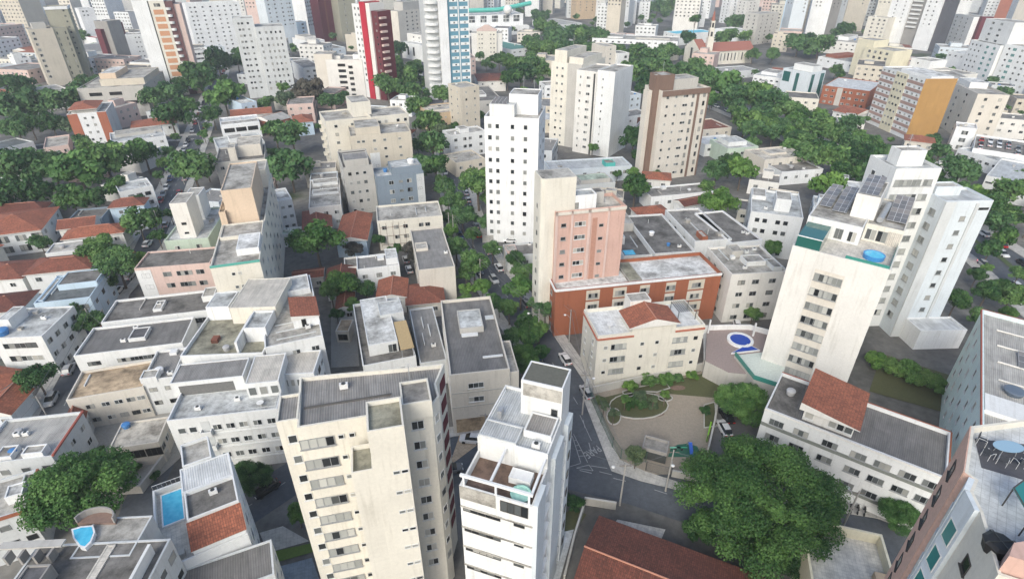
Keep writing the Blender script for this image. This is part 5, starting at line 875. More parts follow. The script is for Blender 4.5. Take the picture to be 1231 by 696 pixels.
b = T('peach tower with a pinkish arched parapet and paired small windows', 'the peach tower with arched parapet', (573, 38), (597, 38), z=20, w='wall:peach' if 0 else 'wall:cream', depth=15, wins=[('f', [.12, .26, .7, .86], 8, .9, .9, 'd')]); W = b.W; b.block('side_wing', -W * .28, 1.5, -.01, 12, 0, 19, 'wall:warm', 'slab:stone', .2); b.block('side_wing', W + .01, 1.5, W * 1.28, 12, 0, 19, 'wall:warm', 'slab:stone', .2)
m = MB(); q = [(0, 0), (W, 0), (W, 1.0), (W * .8, 2.2), (W * .6, 4), (W * .4, 4), (W * .2, 2.2), (0, 1.0)]; 
for y in (0.0, 3.0): m.face([(*b.p(x, y + .1), 20.6 + h) for x, h in (q if y == 0 else q[::-1])])
for i in range(len(q)): c, d = q[i], q[(i + 1) % len(q)]; m.face([(*b.p(d[0], .1), 20.6 + d[1]), (*b.p(c[0], .1), 20.6 + c[1]), (*b.p(c[0], 3.1), 20.6 + c[1]), (*b.p(d[0], 3.1), 20.6 + d[1])])
m.build('arched_parapet', 'wall:pink', b.root)
b = K('tile_roof_house', 'low house with a brown curved tile roof at the foot of the peach arched tower', 'the brown roof under the peach tower', (575, 98), (608, 97), (606, 88), 6, 'wall:warm', 'tiles:rust', [('f', 3, 1)], roof='hip', cat='house')
b = K('flat_roof_house', 'dark grey roof yard with pipes between the narrow beige tower and tall plain white tower', 'the dark roof yard', (568, 122), (604, 120), (606, 102), 6, 'wall:stone', 'slab:mid_grey', [('f', 3, 1)], cat='house', huts=[(.3, .3, .6, .6, 1, 'wall:white')])
# white sports hall with the turquoise roof
Z = 17
b = K('shopping_hall', 'white hall of gridded windows with a turquoise tubular roof and a white sphere on it', 'the white hall with turquoise roof', (560, 19), (629, 17), z=Z, w='wall:bright', r='slab:white', depth=40, wins=[('f', [.1, .3, .5, .7, .88], 2, 6, 2.6, 'g')], cat='hall')
W, D = b.W, b.D; m = MB(); m.tube([(*b.p(-4, 3), Z + 4.2), (*b.p(W * .55, 1), Z + 4.5), (*b.p(W + 10, 8), Z + 9)], 2.0, 10); m.build('turquoise_tube', plain('turquoise_paint', (.10, .46, .38), .4), b.root)
m = MB(); c = b.p(W * .72, -1); m.lathe([(max(.001, 4.2 * math.sin(math.pi * i / 10)), Z + 4.5 - 4.2 * math.cos(math.pi * i / 10)) for i in range(11)], *c, 20); m.build('white_sphere', plain('white_enamel', (.7, .7, .68), .4), b.root)
b.block('podium', -3, -7, W + 4, -.02, 0, 7, 'wall:white', 'slab:white', .8); b.win(((-3, -7), (W + 4, -7)), 7, 1, 4, 2.2, 3, 3, 'd', zt=7)
b = K('sports_court', 'flat green sports court roof with white edges before the white turquoise-roofed hall', 'the green sports court', (615, 60), (642, 57), (636, 46), 5, 'wall:white', 'slab:turquoise' if 0 else plain('green_court_paint', (.10, .24, .20), .8), [('f', 4, 1, 2, 1)], cat='court')
far = [
 ('far tower in pale grey stripes, first of the row over the avenue', (681, 22), (692, 22), 40, 'wall:pale_grey', [.3, .7]), ('far tan tower with brown bays, beside the pale grey striped one', (692, 24), (716, 23), 44, 'wall:tan', [.2, .5, .8]),
 ('far dark brown tower on the tan tower\'s other side', (715, 22), (728, 22), 42, 'wall:brown', [.3, .7]), ('white tower with a pink corner stripe', (727, 1), (744, 0), 22, 'wall:warm', [.2, .45, .7]), ('white tower with staggered dark balconies, next to the pink-striped one', (745, 3), (766, 3), 21, 'wall:bright', [.3, .7]),
 ('white tower with staggered balconies, twin standing further along', (769, 3), (782, 3), 21, 'wall:bright', [.4, .75]), ('white tower with dense dark balcony lines near the church tower tree', (820, 33), (846, 33), 34, 'wall:bright', [.2, .4, .6, .8]),
 ('far white tower pair behind the church nave', (874, 29), (892, 28), 30, 'wall:bright', [.3, .6]), ('far cream tower beside the white pair behind the church nave', (893, 32), (908, 31), 24, 'wall:warm', [.3, .6]),
 ('beige-brown tower with pale ribs beyond the church', (913, 17), (937, 15), 24, 'wall:stone', [.2, .45, .7]), ('smooth pale blue tower over the dark trees', (934, 49), (946, 50), 60, 'wall:pale_blue', [.5]), ('broad blue-white tower with a dark window seam', (943, 52), (960, 52), 60, 'wall:blue_white', [.8]),
 ('brilliant white tower with one column of dots', (966, 46), (989, 47), 62, 'wall:bright', [.25, .45]), ('grey shadowed tower with dotted side next to the brilliant white one', (989, 45), (1001, 44), 60, 'wall:grey', [.3, .7]), ('slender white-grey tower before a beige one', (1002, 41), (1009, 40), 60, 'wall:pale_grey', [.5]), ('beige tower at the bend of the far row', (1010, 39), (1035, 38), 60, 'wall:beige', [.7]),
]
for i, (lab, A, Bp, z, w, cols) in enumerate(far):
    b = T(lab, None, A, Bp, z=z, w=w, depth=14, ground=z >= 24 and A[1] > 20, wins=[('f', cols, 12 if len(cols) < 4 else 9, 1.3, 1.2, 'd'), ('r' if A[0] < 615 else 'l', [.3, .7], 10, 1.3, 1.2, 'd')])
Z = 60
b = T('white tower with grey central balcony stack and dark grey flank', 'the white tower with dark grey flank', (1056, 54), (1078, 57), z=Z, ground=True, w='wall:bright', depth=13, wins=[('f', [.3, .75], 14, 1.1, 1.1, 'd')]); W = b.W
b.block('balcony_stack', W + .01, 2, W + 12, 12, 0, Z - 3, 'wall:grey', 'slab:stone', .2)
for k in range(13): b.block('balcony', W + 1, .8, W + 9, 1.99, Z - 6 - 3.2 * k, Z - 4.9 - 3.2 * k, 'wall:white')
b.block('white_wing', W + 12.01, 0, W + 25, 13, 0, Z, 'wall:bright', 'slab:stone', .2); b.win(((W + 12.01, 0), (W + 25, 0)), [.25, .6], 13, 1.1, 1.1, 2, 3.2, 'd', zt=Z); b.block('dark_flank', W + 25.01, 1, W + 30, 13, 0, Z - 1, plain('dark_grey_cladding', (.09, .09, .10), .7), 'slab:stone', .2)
b = T('white tower with two window columns in front of a maroon wall', 'the white tower before the maroon wall', (1146, 16), (1171, 21), z=25, w='wall:bright', depth=12, wins=[('f', [.25, .5, .75], 8, 1.3, 1.1, 'd')]); b.block('maroon_wall', b.W + .01, 4, b.W + 4, 12, 0, 26, 'wall:maroon', 'slab:stone', .2)
b = T('white tower with green-glazed balconies, upper one of the stepped pair near the frame edge', 'the upper green-glazed tower', (1168, 48), (1203, 55), z=24, w='wall:bright', depth=12, wins=[('f', [.1, .24, .38], 7, 1.0, 1.0, 'd'), ('f', [.62, .85], 7, 2.0, 1.4, 't')]); b.block('upper_part', 0, 4, b.W * .95, 16, 24.3, 36, 'wall:white', 'slab:stone', .3); b.win(((0, 4), (b.W * .95, 4)), [.3, .6], 4, 2.0, 1.1, 1.5, 3, 'g', zt=36)
b = T('white tower with green-glazed balconies, cut by the frame edge before a beige slab', 'the edge green-glazed tower', (1209, 53), (1255, 60), z=25, w='wall:bright', depth=12, wins=[('f', [.15, .5, .66, .82], 8, 1.1, 1.0, 'd'), ('f', [.3], 8, 2.2, 1.5, 't')])
b = T('blank beige slab tower rising at the frame edge behind the green-glazed towers', 'the blank beige slab', (1205, 50), (1232, 53), z=62, ground=True, w='wall:sand', depth=12)
b = T('distant reddish-orange tower behind the green-glazed towers', None, (1190, 22), (1216, 23), z=42, ground=True, w='wall:orange', depth=12, wins=[('f', [.3, .6], 6, 1.2, 1.0, 'd')])
b = K('apartment_house', 'white cubic blocks stacked in front of the white tower with dark grey flank', 'the white cubic blocks', (1096, 70), (1119, 74), z=14, w='wall:bright', depth=14, wins=[('f', [.4], 2, 1, 1, 'd')]); b.block('low_cube', b.W + .01, 1, b.W * 2.6, 14, 0, 10, 'wall:warm', 'slab:stone', .3); b.win(((b.W + .01, 1), (b.W * 2.6, 1)), 6, 2, 1.2, 1.0, 1.8, 3, 'd', zt=10)
b = K('flat_roof_house', 'long white roof block below the white tower before the maroon wall', 'the long white roof block', (1140, 62), (1168, 66), (1175, 58), 11, 'wall:bright', 'slab:white', [('f', 4, 1)], cat='house')
b = K('apartment_house', 'yellow-cream block with big square window grid below the brilliant white far tower', 'the yellow-cream gridded block', (1040, 56), (1075, 62), z=18, w='wall:yellow', depth=15, wins=[('f', [.2, .4, .6, .8], 5, 1.8, 1.5, 'g')]); b.block('yellow_tower', -b.W * .4, 2, b.W * .2, 14, 0, 22, 'wall:yellow', 'slab:stone', .3)
b = K('apartment_house', 'pinkish-white low block with a small white penthouse under the grey tower', 'the pinkish-white low block', (988, 48), (1030, 52), (1032, 44), 9, 'wall:warm', 'slab:stone', [('f', 6, 2, 1.4, 1, 'd')], huts=[(.3, .3, .6, .8, 2.5, 'wall:bright')])
b = K('apartment_house', 'white and red-roofed clutter of low houses behind the office with green glass strips', 'the white and red low houses', (984, 68), (1028, 76), (1030, 66), 6, 'wall:bright', 'slab:stone', [('f', 5, 1, 1.4, 1, 'd')], huts=[(.02, .2, .35, .9, 1.6, 'wall:rust', 'tiles:orange')])
b = K('apartment_house', 'beige low block with balcony strips at the bend, above the yellow-cream gridded block', 'the beige balcony block', (1044, 20), (1068, 22), z=22, w='wall:cream', depth=14, wins=[('f', [.3, .6, .85], 5, 1.6, 1.2, 'd')])
b = K('apartment_house', 'small white tower-like house among the church trees', 'the white house by the church trees', (886, 38), (906, 36), (908, 30), 11, 'wall:bright', 'slab:white', [('f', [.6, .8], 3, 1, 1, 'd')])
b = K('flat_roof_house', 'low flat grey roofs before the church nave, long and ribbed', 'the grey roofs before the nave', (853, 88), (912, 84), (908, 78), 4, 'wall:pale_grey', 'sheet:stone', [('f', 4, 1)], cat='house')
# long white low-rise behind the avenue
b = K('school_building', 'long white low-rise with rows of small windows across the avenue from the church', 'the long white avenue low-rise', (712, 46), (815, 50), (815, 36), 9, 'wall:bright', 'slab:stone', [('f', 14, 2, 1.8, 1.1, 'g')], depth=28, huts=[(.05, .3, .35, .9, 1, 'wall:white'), (.5, .3, .9, .7, 1, 'wall:stone')])
b = K('canopy_shed', 'shed with a bright cyan sheet roof behind the long white avenue low-rise', 'the cyan sheet roof', (798, 38), (813, 41), (812, 30), 9, 'wall:white', plain('cyan_sheet', (.08, .46, .60), .5), [('f', 2, 1)], cat='shed')
b = K('flat_roof_house', 'big pale sheet-roofed hall among the trees near the tan far tower', 'the pale hall among trees', (672, 30), (700, 28), (690, 21), 5, 'wall:pale_grey', 'sheet:stone', [('f', 4, 1)], cat='hall')
b = K('flat_roof_house', 'low dark glass-fronted pavilion beside the avenue below the white low-rise', 'the dark pavilion', (750, 57), (778, 54), (774, 48), 6, 'wall:slate', 'slab:dark_grey', [('f', 4, 1, 2.4, 1.6, 'g')], cat='pavilion')
# church
Z = 9
b = B('church', 'pale church with a long red tile nave roof and slim tiered bell tower', 'the church', (847, 63), (906, 60), (904, 54), Z, 'wall:peach' if 0 else 'wall:cream', None, 0, depth=13)
m = MB(); m.prism(b.rect(0, 0, b.W, b.D), 0, Z); m.build('wall', 'wall:cream', b.root); b.pitched(b.rect(0, 0, b.W, b.D), Z, 5.0, 'tiles:orange' if 0 else 'tiles:wine' if 0 else plain('pale_red_tiles', (.29, .115, .085), .85), .6, True, axis='x')
b.win('f', [.06 + .072 * i for i in range(14)], 1, .9, 5.0, 4.0, 3, 'd', name='window'); W, D = b.W, b.D
for i in range(8): b.panel('f', .01 + .14 * i, .024 + .14 * i, 0, 8, 'wall:cream', .5, 'buttress')
m = MB(); q = b.rect(-7, -3, -.02, D + 1); g = [(*q[0], 0), (*q[3], 0)]
def gable(m, x0, y0, x1, y1, ze, zr):
    p = [b.p(x0, y0), b.p(x0, y1), b.p(x0, (y0 + y1) / 2)]; r_ = [b.p(x1, y0), b.p(x1, y1), b.p(x1, (y0 + y1) / 2)]
    for a, rv in ((p, False), (r_, True)):
        f = [(*a[0], 0), (*a[0], ze), (*a[2], zr), (*a[1], ze), (*a[1], 0)]; m.face(f if not rv else f[::-1])
    m.face([(*p[0], 0), (*r_[0], 0), (*r_[0], ze), (*p[0], ze)]); m.face([(*r_[1], 0), (*p[1], 0), (*p[1], ze), (*r_[1], ze)])
    m.face([(*p[0], ze), (*r_[0], ze), (*r_[2], zr), (*p[2], zr)], 1); m.face([(*r_[1], ze), (*p[1], ze), (*p[2], zr), (*r_[2], zr)], 1)
gable(m, -7, -4, -.02, D + 2, 11, 17); m.build('gabled_front', ['wall:cream', plain('pale_red_tiles', (.29, .115, .085), .85)], b.root)
b.win(((-7, D + 2), (-7, -4)), [.5], 1, 3, 7, 8, 3, 'd', zt=16); b.win(((-7, -4), (-.02, -4)), [.5], 1, 1.6, 4, 6, 3, 'd', zt=14)
m = MB(); cx, cy = b.p(1.5, -2)
for r_, z0, z1 in ((2.9, 0, 18), (3.2, 18, 18.6), (2.3, 18.6, 24), (2.6, 24, 24.6), (1.7, 24.6, 29), (2.0, 29, 29.5)): m.prism([(cx + r_ * math.cos(R(45 + 90 * i)), cy + r_ * math.sin(R(45 + 90 * i))) for i in range(4)], z0, z1, 0, None, True)
tw = m.build('bell_tower', 'wall:cream', b.root); m = MB(); m.lathe([(1.3, 29.5), (1.2, 31), (.6, 34), (.05, 36.5)], cx, cy, 10); m.build('spire', plain('pale_red_tiles', (.29, .115, .085), .85), tw)
for z0 in (19.6, 25.2):
    for i in range(4):
        a = R(90 * i); rr = (1.63 if z0 < 24 else 1.21) + .02; m = MB(); ex = Vector((math.cos(a), math.sin(a))); ey = Vector((-ex.y, ex.x)); c = Vector((cx, cy)) + ex * rr; m.face([(*(c - ey * .7), z0), (*(c + ey * .7), z0), (*(c + ey * .7), z0 + 3), (*(c - ey * .7), z0 + 3)]); m.build('belfry_opening', plain('dark_opening', (.02, .02, .02), .9, 0, .1), tw)
b = K('flat_roof_house', 'red tile parish house joined behind the gabled church front', 'the parish house', (804, 64), (817, 62), (816, 55), 6, 'wall:cream', plain('pale_red_tiles', (.29, .115, .085), .85), [('f', 2, 1)], roof='hip', cat='house')
# upper left far blocks
b = T('white and dark banded office tower at the corner of the frame', 'the banded corner tower', (8, 33), (45, 30), z=56, ground=True, w='wall:bright', depth=14); 
for k in range(12): b.win('f', [.5], 1, 20, 1.4, 2.4 + 3.4 * k, 3, 'd')
b = K('apartment_house', 'pinkish block with a grid of dark windows below the banded corner tower', 'the pinkish gridded block', (-14, 34), (26, 29), (28, 20), 19, 'wall:pink', 'slab:stone', [('f', [.35, .48, .6, .72, .84, .95], 6, 1.2, 1.0, 'd')])
Z = 31.5
b = T('tall beige tower with one column of white square windows and dark vertical seams', 'the beige tower with white squares', (33, 36), (63, 34), z=Z, w='wall:beige', depth=16, wins=[('f', [.16], 9, 1.5, 1.5), ('r', [.5], 9, 1, 1.2, 'd')], huts=[(.25, .3, .8, .8, 3, 'wall:stone')]); b.panel('f', .16, .165, 0, 1, 'wall:beige', .05) if 0 else None
b.block('dark_seam_wing', b.W + .01, .5, b.W + 7, 15, 0, Z, 'wall:olive', 'slab:stone', .4); b.win(((b.W + .01, .5), (b.W + 7, .5)), [.2, .8], 9, .7, 1.6, 2.5, 3.2, 'd', zt=Z)
b = T('olive-brown tower with a white roof edge standing behind the beige tower with white squares', 'the olive-brown tower', (52, 9), (80, 8), z=42, w='wall:olive', depth=14, wins=[('f', [.8], 9, 1, 1, 'd')]); b.band('f', [41], 1.6, .3, 'wall:bright', 'white_edge'); b.band('r', [41], 1.6, .3, 'wall:bright', 'white_edge')
b = T('blue-grey glassy tower beside the banded corner tower', 'the blue-grey glassy tower', (37, 30), (57, 28), z=62, ground=True, w='wall:blue_grey', depth=13, wins=[('f', [.3, .6], 10, 1.4, 1.2)])
b = T('white far tower with a stack of dark balconies on its edge', 'the white stacked-balcony tower', (90, 38), (103, 37), z=62, ground=True, w='wall:bright', depth=13, wins=[('f', [.75], 12, 1.6, 1.4, 'd')])
b = K('apartment_house', 'white blank-sided block with six small windows over a dark round tree', 'the white blank-sided block', (94, 11), (112, 10), z=28, w='wall:bright', depth=14, wins=[('f', [.25, .5], 2, 1.2, 1.2, 'd')])
b = T('slim blue tower with darker ribbed half', 'the slim blue tower', (130, 24), (148, 23), z=60, ground=True, w='wall:blue_grey', depth=12, wins=[('f', [.15], 10, 1, 1)]); b.panel('f', .3, .62, 0, 48, 'wall:pale_blue', .3, 'pale_blue_bay')
b = K('apartment_house', 'blank grey-brown slab with a column of dark windows, red walls at its top sides', 'the grey-brown slab', (128, 26), (144, 24), z=27, w='wall:stone' if 0 else 'wall:grey', depth=12, wins=[('r', [.4], 7, 1, 1.2, 'd')]); b.block('red_side', -3, 5, -.01, 10, 0, 22, 'wall:maroon', 'slab:stone', .3); b.block('red_side', b.W + .01, 4, b.W + 5, 11, 0, 25, 'wall:maroon', 'slab:stone', .3)
b = K('apartment_house', 'white block with dotted window pairs between the grey-brown slab and the brick-striped tower', 'the white dotted block', (150, 42), (171, 41), z=21, w='wall:white', depth=12, wins=[('f', [.55, .75], 6, .8, .8, 'd')])
b = K('apartment_house', 'white and pale blue low block with ribbon windows below the wide white tower', 'the ribbon-window low block', (226, 62), (250, 60), z=12, w='wall:white', depth=14, wins=[('f', [.5], 3, 14, 1.2, 'g')]); b.block('blue_wing', b.W + .01, 1, b.W + 11, 12, 0, 13, 'wall:blue_white', 'slab:pale_grey', .4); b.win(((b.W + .01, 1), (b.W + 11, 1)), [.4], 3, 1.8, 1.2, 2, 3, 'd', zt=13)
b = K('apartment_house', 'white cubes of low houses beside the foot of the beige tower with white squares', 'the white cube houses', (17, 71), (36, 69), z=9, w='wall:bright', depth=14, wins=[('f', [.4, .7], 2, 1, 1, 'd')], huts=[(.1, .3, .6, .8, 3, 'wall:white')]); b.block('side_cube', b.W + .01, 3, b.W + 12, 13, 0, 6, 'wall:cream', 'slab:stone', .3); b.block('side_cube', -16, 1, -.01, 12, 0, 5.5, 'wall:blue_white', 'slab:white', .3)
b = K('flat_roof_house', 'grey low sheds with glass roofs behind the wide beige concrete block', 'the grey low sheds', (98, 64), (140, 60), (140, 50), 7, 'wall:pale_grey', 'sheet:grey', [('f', 4, 2, 2, 1)], cat='shed', huts=[(.05, .1, .15, .9, .8, 'wall:yellow')])
b = K('flat_roof_house', 'small red-topped white hut beside the dark round tree at the grey-brown slab', 'the red-topped white hut', (115, 46), (124, 45), (124, 40), 8, 'wall:bright', 'slab:red', [('f', 1, 2)], cat='house')
# ================================================================ ground, streets
def structure(name, mb, mats): return tag(mb.build(name, mats), kind='structure')
def ground_mat():
    m, t, b = nt('city_ground'); g = N(t, 'ShaderNodeTexCoord').outputs['Object']
    a = noise(t, g, .035, 6, .6); f = noise(t, g, .6, 6, .65); gr = noise(t, g, .02, 4, .6)
    c = ramp(t, a, [(.38, (.085, .084, .080)), (.5, (.145, .140, .130)), (.62, (.21, .20, .18))])
    c = mixc(t, ramp(t, gr, [(.60, (0, 0, 0)), (.66, (1, 1, 1))]), c, (.055, .075, .035))
    t.links.new(mixc(t, 1.0, c, ramp(t, f, [(.3, (.65,) * 3), (.7, (1.15,) * 3)]), 'MULTIPLY'), b.inputs['Base Color']); b.inputs['Roughness'].default_value = .95
    return m
def asphalt():
    if 'asphalt' in MATS: return MATS['asphalt']
    m, t, b = nt('asphalt'); g = N(t, 'ShaderNodeTexCoord').outputs['Object']; a = noise(t, g, .12, 6, .65); f = noise(t, g, 1.2, 6, .7)
    k = ramp(t, a, [(.35, (.062, .070, .082)), (.65, (.098, .108, .122))]); t.links.new(mixc(t, 1.0, k, ramp(t, f, [(.3, (.75,) * 3), (.7, (1.15,) * 3)]), 'MULTIPLY'), b.inputs['Base Color']); b.inputs['Roughness'].default_value = .85
    MATS['asphalt'] = m; return m
m = MB(); S = 4000
for i in range(8):
    for j in range(8):
        pass
m.face([(-S, -400, 0), (S, -400, 0), (S, 5000, 0), (-S, 5000, 0)]); structure('ground', m, ground_mat())
def offset_line(pts, d):
    out = []
    for i, p in enumerate(pts):
        a = (pts[i] - pts[i - 1]).normalized() if i else (pts[1] - pts[0]).normalized(); b = (pts[i + 1] - pts[i]).normalized() if i < len(pts) - 1 else a
        n1, n2 = Vector((-a.y, a.x)), Vector((-b.y, b.x)); k = n1 + n2; out.append(p + k * (d / max(.4, 1 + n1.dot(n2))))
    return out
def strip(m, pts, d0, d1, z, mi=0):
    a, b = offset_line(pts, d0), offset_line(pts, d1); u = 0
    for i in range(len(pts) - 1):
        L = (pts[i + 1] - pts[i]).length; m.face([(*a[i + 1], z), (*a[i], z), (*b[i], z), (*b[i + 1], z)], mi, [(u + L, d0), (u, d0), (u, d1), (u + L, d1)]); u += L
MARK = plain('road_paint', (.30, .31, .315), .7)
ROADS = {}
RZ = [.006]
def road(key, px, w, dash=True, name='road', walks=(1, 1), ww=2.4, skip=()):
    pts = [P(*q) for q in px]; ROADS[key] = pts; z = RZ[0]; RZ[0] += .005
    m = MB(); strip(m, pts, -w / 2, w / 2, z); structure(name, m, asphalt())
    if dash:
        m = MB()
        for i in range(len(pts) - 1):
            a, b = pts[i], pts[i + 1]; L = (b - a).length; d = (b - a) / L; n = Vector((-d.y, d.x)); s_ = 1.0
            while s_ + 2 < L and (a + d * s_).y < 330:
                c, e = a + d * s_, a + d * (s_ + 2.0); m.face([tuple(c - n * .07) + (z + .024,), tuple(e - n * .07) + (z + .024,), tuple(e + n * .07) + (z + .024,), tuple(c + n * .07) + (z + .024,)][::-1] if False else [(*(c + n * -.07), z + .024), (*(e + n * -.07), z + .024), (*(e + n * .07), z + .024), (*(c + n * .07), z + .024)]); s_ += 5.5
        structure('road_marking', m, MARK)
    for sd, on in zip((1, -1), walks):
        if not on: continue
        m = MB(); a, b = offset_line(pts, sd * (w / 2)), offset_line(pts, sd * (w / 2 + ww)); zz = .13 + .004 * len(ROADS)
        for i in range(len(pts) - 1):
            if i in skip: continue
            q = [a[i], a[i + 1], b[i + 1], b[i]] if sd < 0 else [a[i + 1], a[i], b[i], b[i + 1]]
            q = [tuple(k) for k in (q if sd > 0 else q)]
            ar = sum(q[j][0] * q[(j + 1) % 4][1] - q[(j + 1) % 4][0] * q[j][1] for j in range(4)); m.prism(q if ar > 0 else q[::-1], 0, zz)
        structure('pavement', m, M('paved:stone'))
    return pts
road('central', [(712, 548), (697, 490), (645, 405), (592, 332), (566, 290), (545, 212), (522, 115), (507, 62), (500, 20)], 7.5)
road('cross', [(1180, 700), (1060, 652), (900, 625), (760, 580), (640, 552), (560, 545), (470, 560)], 8.5, walks=(0, 1), skip=(2, 3))
road('alley', [(560, 545), (350, 575), (250, 640), (200, 720)], 7.0, walks=(0, 0), name='side_street')
road('lane', [(160, 760), (150, 660), (170, 600), (190, 560)], 5.0, dash=False, walks=(0, 0), name='side_street')
road('left', [(20, 600), (75, 492), (98, 446), (122, 360), (178, 297), (205, 238), (238, 160), (262, 95), (275, 50)], 7.0)
road('avenue', [(640, 30), (700, 62), (760, 85), (850, 120), (950, 160), (1060, 215), (1130, 262), (1205, 312), (1330, 420)], 13.0, name='avenue', ww=4)
m = MB(); pts = ROADS['avenue']; strip(m, pts, -.8, .8, .17); structure('median_strip', m, plain('median_grass', (.07, .10, .04), .95))
road('mid_cross', [(40, 330), (178, 297), (262, 215), (330, 172), (390, 128), (470, 128), (540, 190), (660, 232), (780, 262)], 5.0, dash=False, walks=(0, 0), name='side_street') if 0 else None
road('trees_row', [(-60, 190), (60, 176), (165, 168), (236, 165)], 6.0, dash=False, name='side_street')
# painted arrow box, stop line and the word on the road at the junction
jz = .075
def paint(lines, w, z=jz):
    m = MB()
    for a, b in lines:
        a, b = P(*a), P(*b); d = (b - a).normalized(); n = Vector((-d.y, d.x)) * w; m.face([(*(a - n), z), (*(b - n), z), (*(b + n), z), (*(a + n), z)]); z += .0004
    structure('road_marking', m, MARK)
paint([((687.8, 524), (698, 556)), ((689.5, 522), (706.4, 556)), ((685, 561), (698, 557)), ((693, 562.6), (708, 559)), ((708, 559), (713, 566)), ((713, 566), (693, 562.8)), ((710, 560), (730, 563)), ((720.5, 567), (735.4, 570.7)), ((689.6, 530), (693, 529)), ((691.5, 536), (696, 535)), ((693.6, 542), (699, 541)), ((695.6, 548.5), (702.5, 548)), ((697, 499), (711, 530))], .055)
fc = bpy.data.curves.new('road_word', 'FONT'); fc.body = 'PARE'; fc.size = 2.3; fc.align_x = 'CENTER'; fc.align_y = 'CENTER'
fo = bpy.data.objects.new('road_marking', fc); COL.objects.link(fo); fo.scale = (.62, .95, 1); c = P(712, 543); fo.location = (c.x, c.y, jz + .01); d = P(719, 538) - P(700, 549); fo.rotation_euler = (0, 0, math.atan2(d.y, d.x) + math.pi); fc.materials.append(MARK); tag(fo, kind='structure')
# ---------------------------------------------------------------- plaza and playground
def area(name, px, z, mat, kind='structure', h=0.0):
    q = [tuple(P(*k, z + h)) for k in px]; ar = sum(q[j][0] * q[(j + 1) % len(q)][1] - q[(j + 1) % len(q)][0] * q[j][1] for j in range(len(q)))
    if ar < 0: q = q[::-1]
    m = MB()
    if h: m.prism(q, z, z + h)
    else: m.face([(*k, z) for k in q])
    o = m.build(name, mat)
    return tag(o, kind=kind) if kind else o
area('plaza', [(708, 474), (845, 446), (872, 462), (858, 500), (846, 570), (775, 570), (742, 552)], .15, M('paved:sand') if 0 else plain('sandy_plaza_floor', (.29, .25, .20), .9))
area('pavement', [(700, 476), (712, 474), (745, 552), (775, 566), (832, 584), (828, 592), (770, 578), (735, 566)], .18, M('paved:stone'))
area('planting_ground', [(724, 478), (848, 448), (872, 464), (858, 478), (790, 472), (735, 494)], .155, plain('garden_soil_grass', (.085, .09, .04), .95))
GR = plain('garden_soil_grass', (.085, .09, .04), .95)
def planter(px, label, h=.35):
    o = empty('planting_bed', (*P(*px[0], 0), 0), label, 'planter'); q = [tuple(P(*k, h)) for k in px]
    ar = sum(q[j][0] * q[(j + 1) % len(q)][1] - q[(j + 1) % len(q)][0] * q[j][1] for j in range(len(q))); q = q if ar > 0 else q[::-1]
    m = MB(); m.shell(q, .1, h, h - .1, .18); m.build('kerb', M('wall:stone'), o); m = MB(); m.face([(*k, h - .08) for k in inset(q, .2)]); m.build('soil', GR, o); return o
def oval(cx, cy, rx, ry, n=18): return [(cx + rx * math.cos(6.2832 * i / n), cy - ry * math.sin(6.2832 * i / n)) for i in range(n)]
planter(oval(768, 487, 36, 16), 'oval planting bed with a pale curved kerb in the middle of the sandy plaza')
planter([(748, 470), (760, 466), (800, 458), (806, 466), (790, 471), (772, 470), (760, 476), (750, 478)], 'long wavy planting bed along the foot of the retaining wall'); planter(oval(738, 500, 9, 10), 'small round planting bed at the railing side of the sandy plaza'); planter(oval(800, 478, 9, 4), 'small oval planting bed between the oval and wavy beds')
planter([(846, 486), (860, 482), (862, 512), (846, 514)], 'rectangular planting bed against the car park wall of the sandy plaza')
area('paving_patch', oval(772, 500, 12, 4), .157, M('paved:brown')); area('paving_patch', oval(790, 497, 9, 3.5), .1575, M('paved:brown')); area('paving_patch', oval(815, 466, 9, 3), .1572, M('paved:brown'))
area('play_surface', [(803, 549), (806, 539), (815, 534), (826, 533), (838, 536), (846, 551), (826, 549)], .17, plain('green_play_floor', (.03, .12, .08), .9))
def free_wall(name, px, h, th, mat, label, cat='wall', cap=None):
    pts = [P(*q) for q in px]; o = empty(name, (*pts[0], 0), label, cat); a, b = offset_line(pts, -th / 2), offset_line(pts, th / 2); q = [tuple(k) for k in a] + [tuple(k) for k in b[::-1]]
    m = MB(); m.prism(q, 0, h); m.build('masonry', mat, o); a, b = offset_line(pts, -th / 2 - .05), offset_line(pts, th / 2 + .05); m = MB(); m.prism([tuple(k) for k in a] + [tuple(k) for k in b[::-1]], h, h + .1, 0, None, True); m.build('coping', cap or 'wall:stone', o); return o
free_wall('retaining_wall', [(712, 474), (760, 463), (848, 444)], 1.8, .25, 'wall:stone', 'grey-pink retaining wall along the foot of the cream block with orange tile roof')
free_wall('garden_wall', [(862, 482), (858, 510), (850, 545)], 1.6, .2, 'wall:warm', 'pale wall dividing the sandy plaza from the small car park')
free_wall('yard_wall', [(96, 556), (112, 596), (172, 592), (205, 548)], 1.6, .25, 'wall:stone', 'low concrete wall round the front garden of the walled yard')
free_wall('yard_wall', [(90, 540), (106, 498)], 2.2, .25, 'wall:blue_grey', 'blue-grey side wall between the rust shed and walled yard')
free_wall('street_wall', [(580, 292), (655, 283)], 2.0, .25, 'wall:stone', 'pale wall at the foot of the tall plain white tower')
free_wall('garden_wall', [(702, 612), (690, 650), (678, 700)], 1.6, .2, 'wall:stone', 'long grey garden wall beside the dark red tile roof at the near edge')
free_wall('court_wall', [(740, 612), (702, 606)], 1.5, .2, 'wall:stone', 'short wall of the dark little court behind the pole at the crossing')
area('paved_court', [(742, 624), (800, 636), (792, 655), (735, 636)], .16, M('paved:sand')); area('driveway', [(640, 700), (672, 640), (690, 636), (672, 700)], .16, M('paved:pale_grey'))
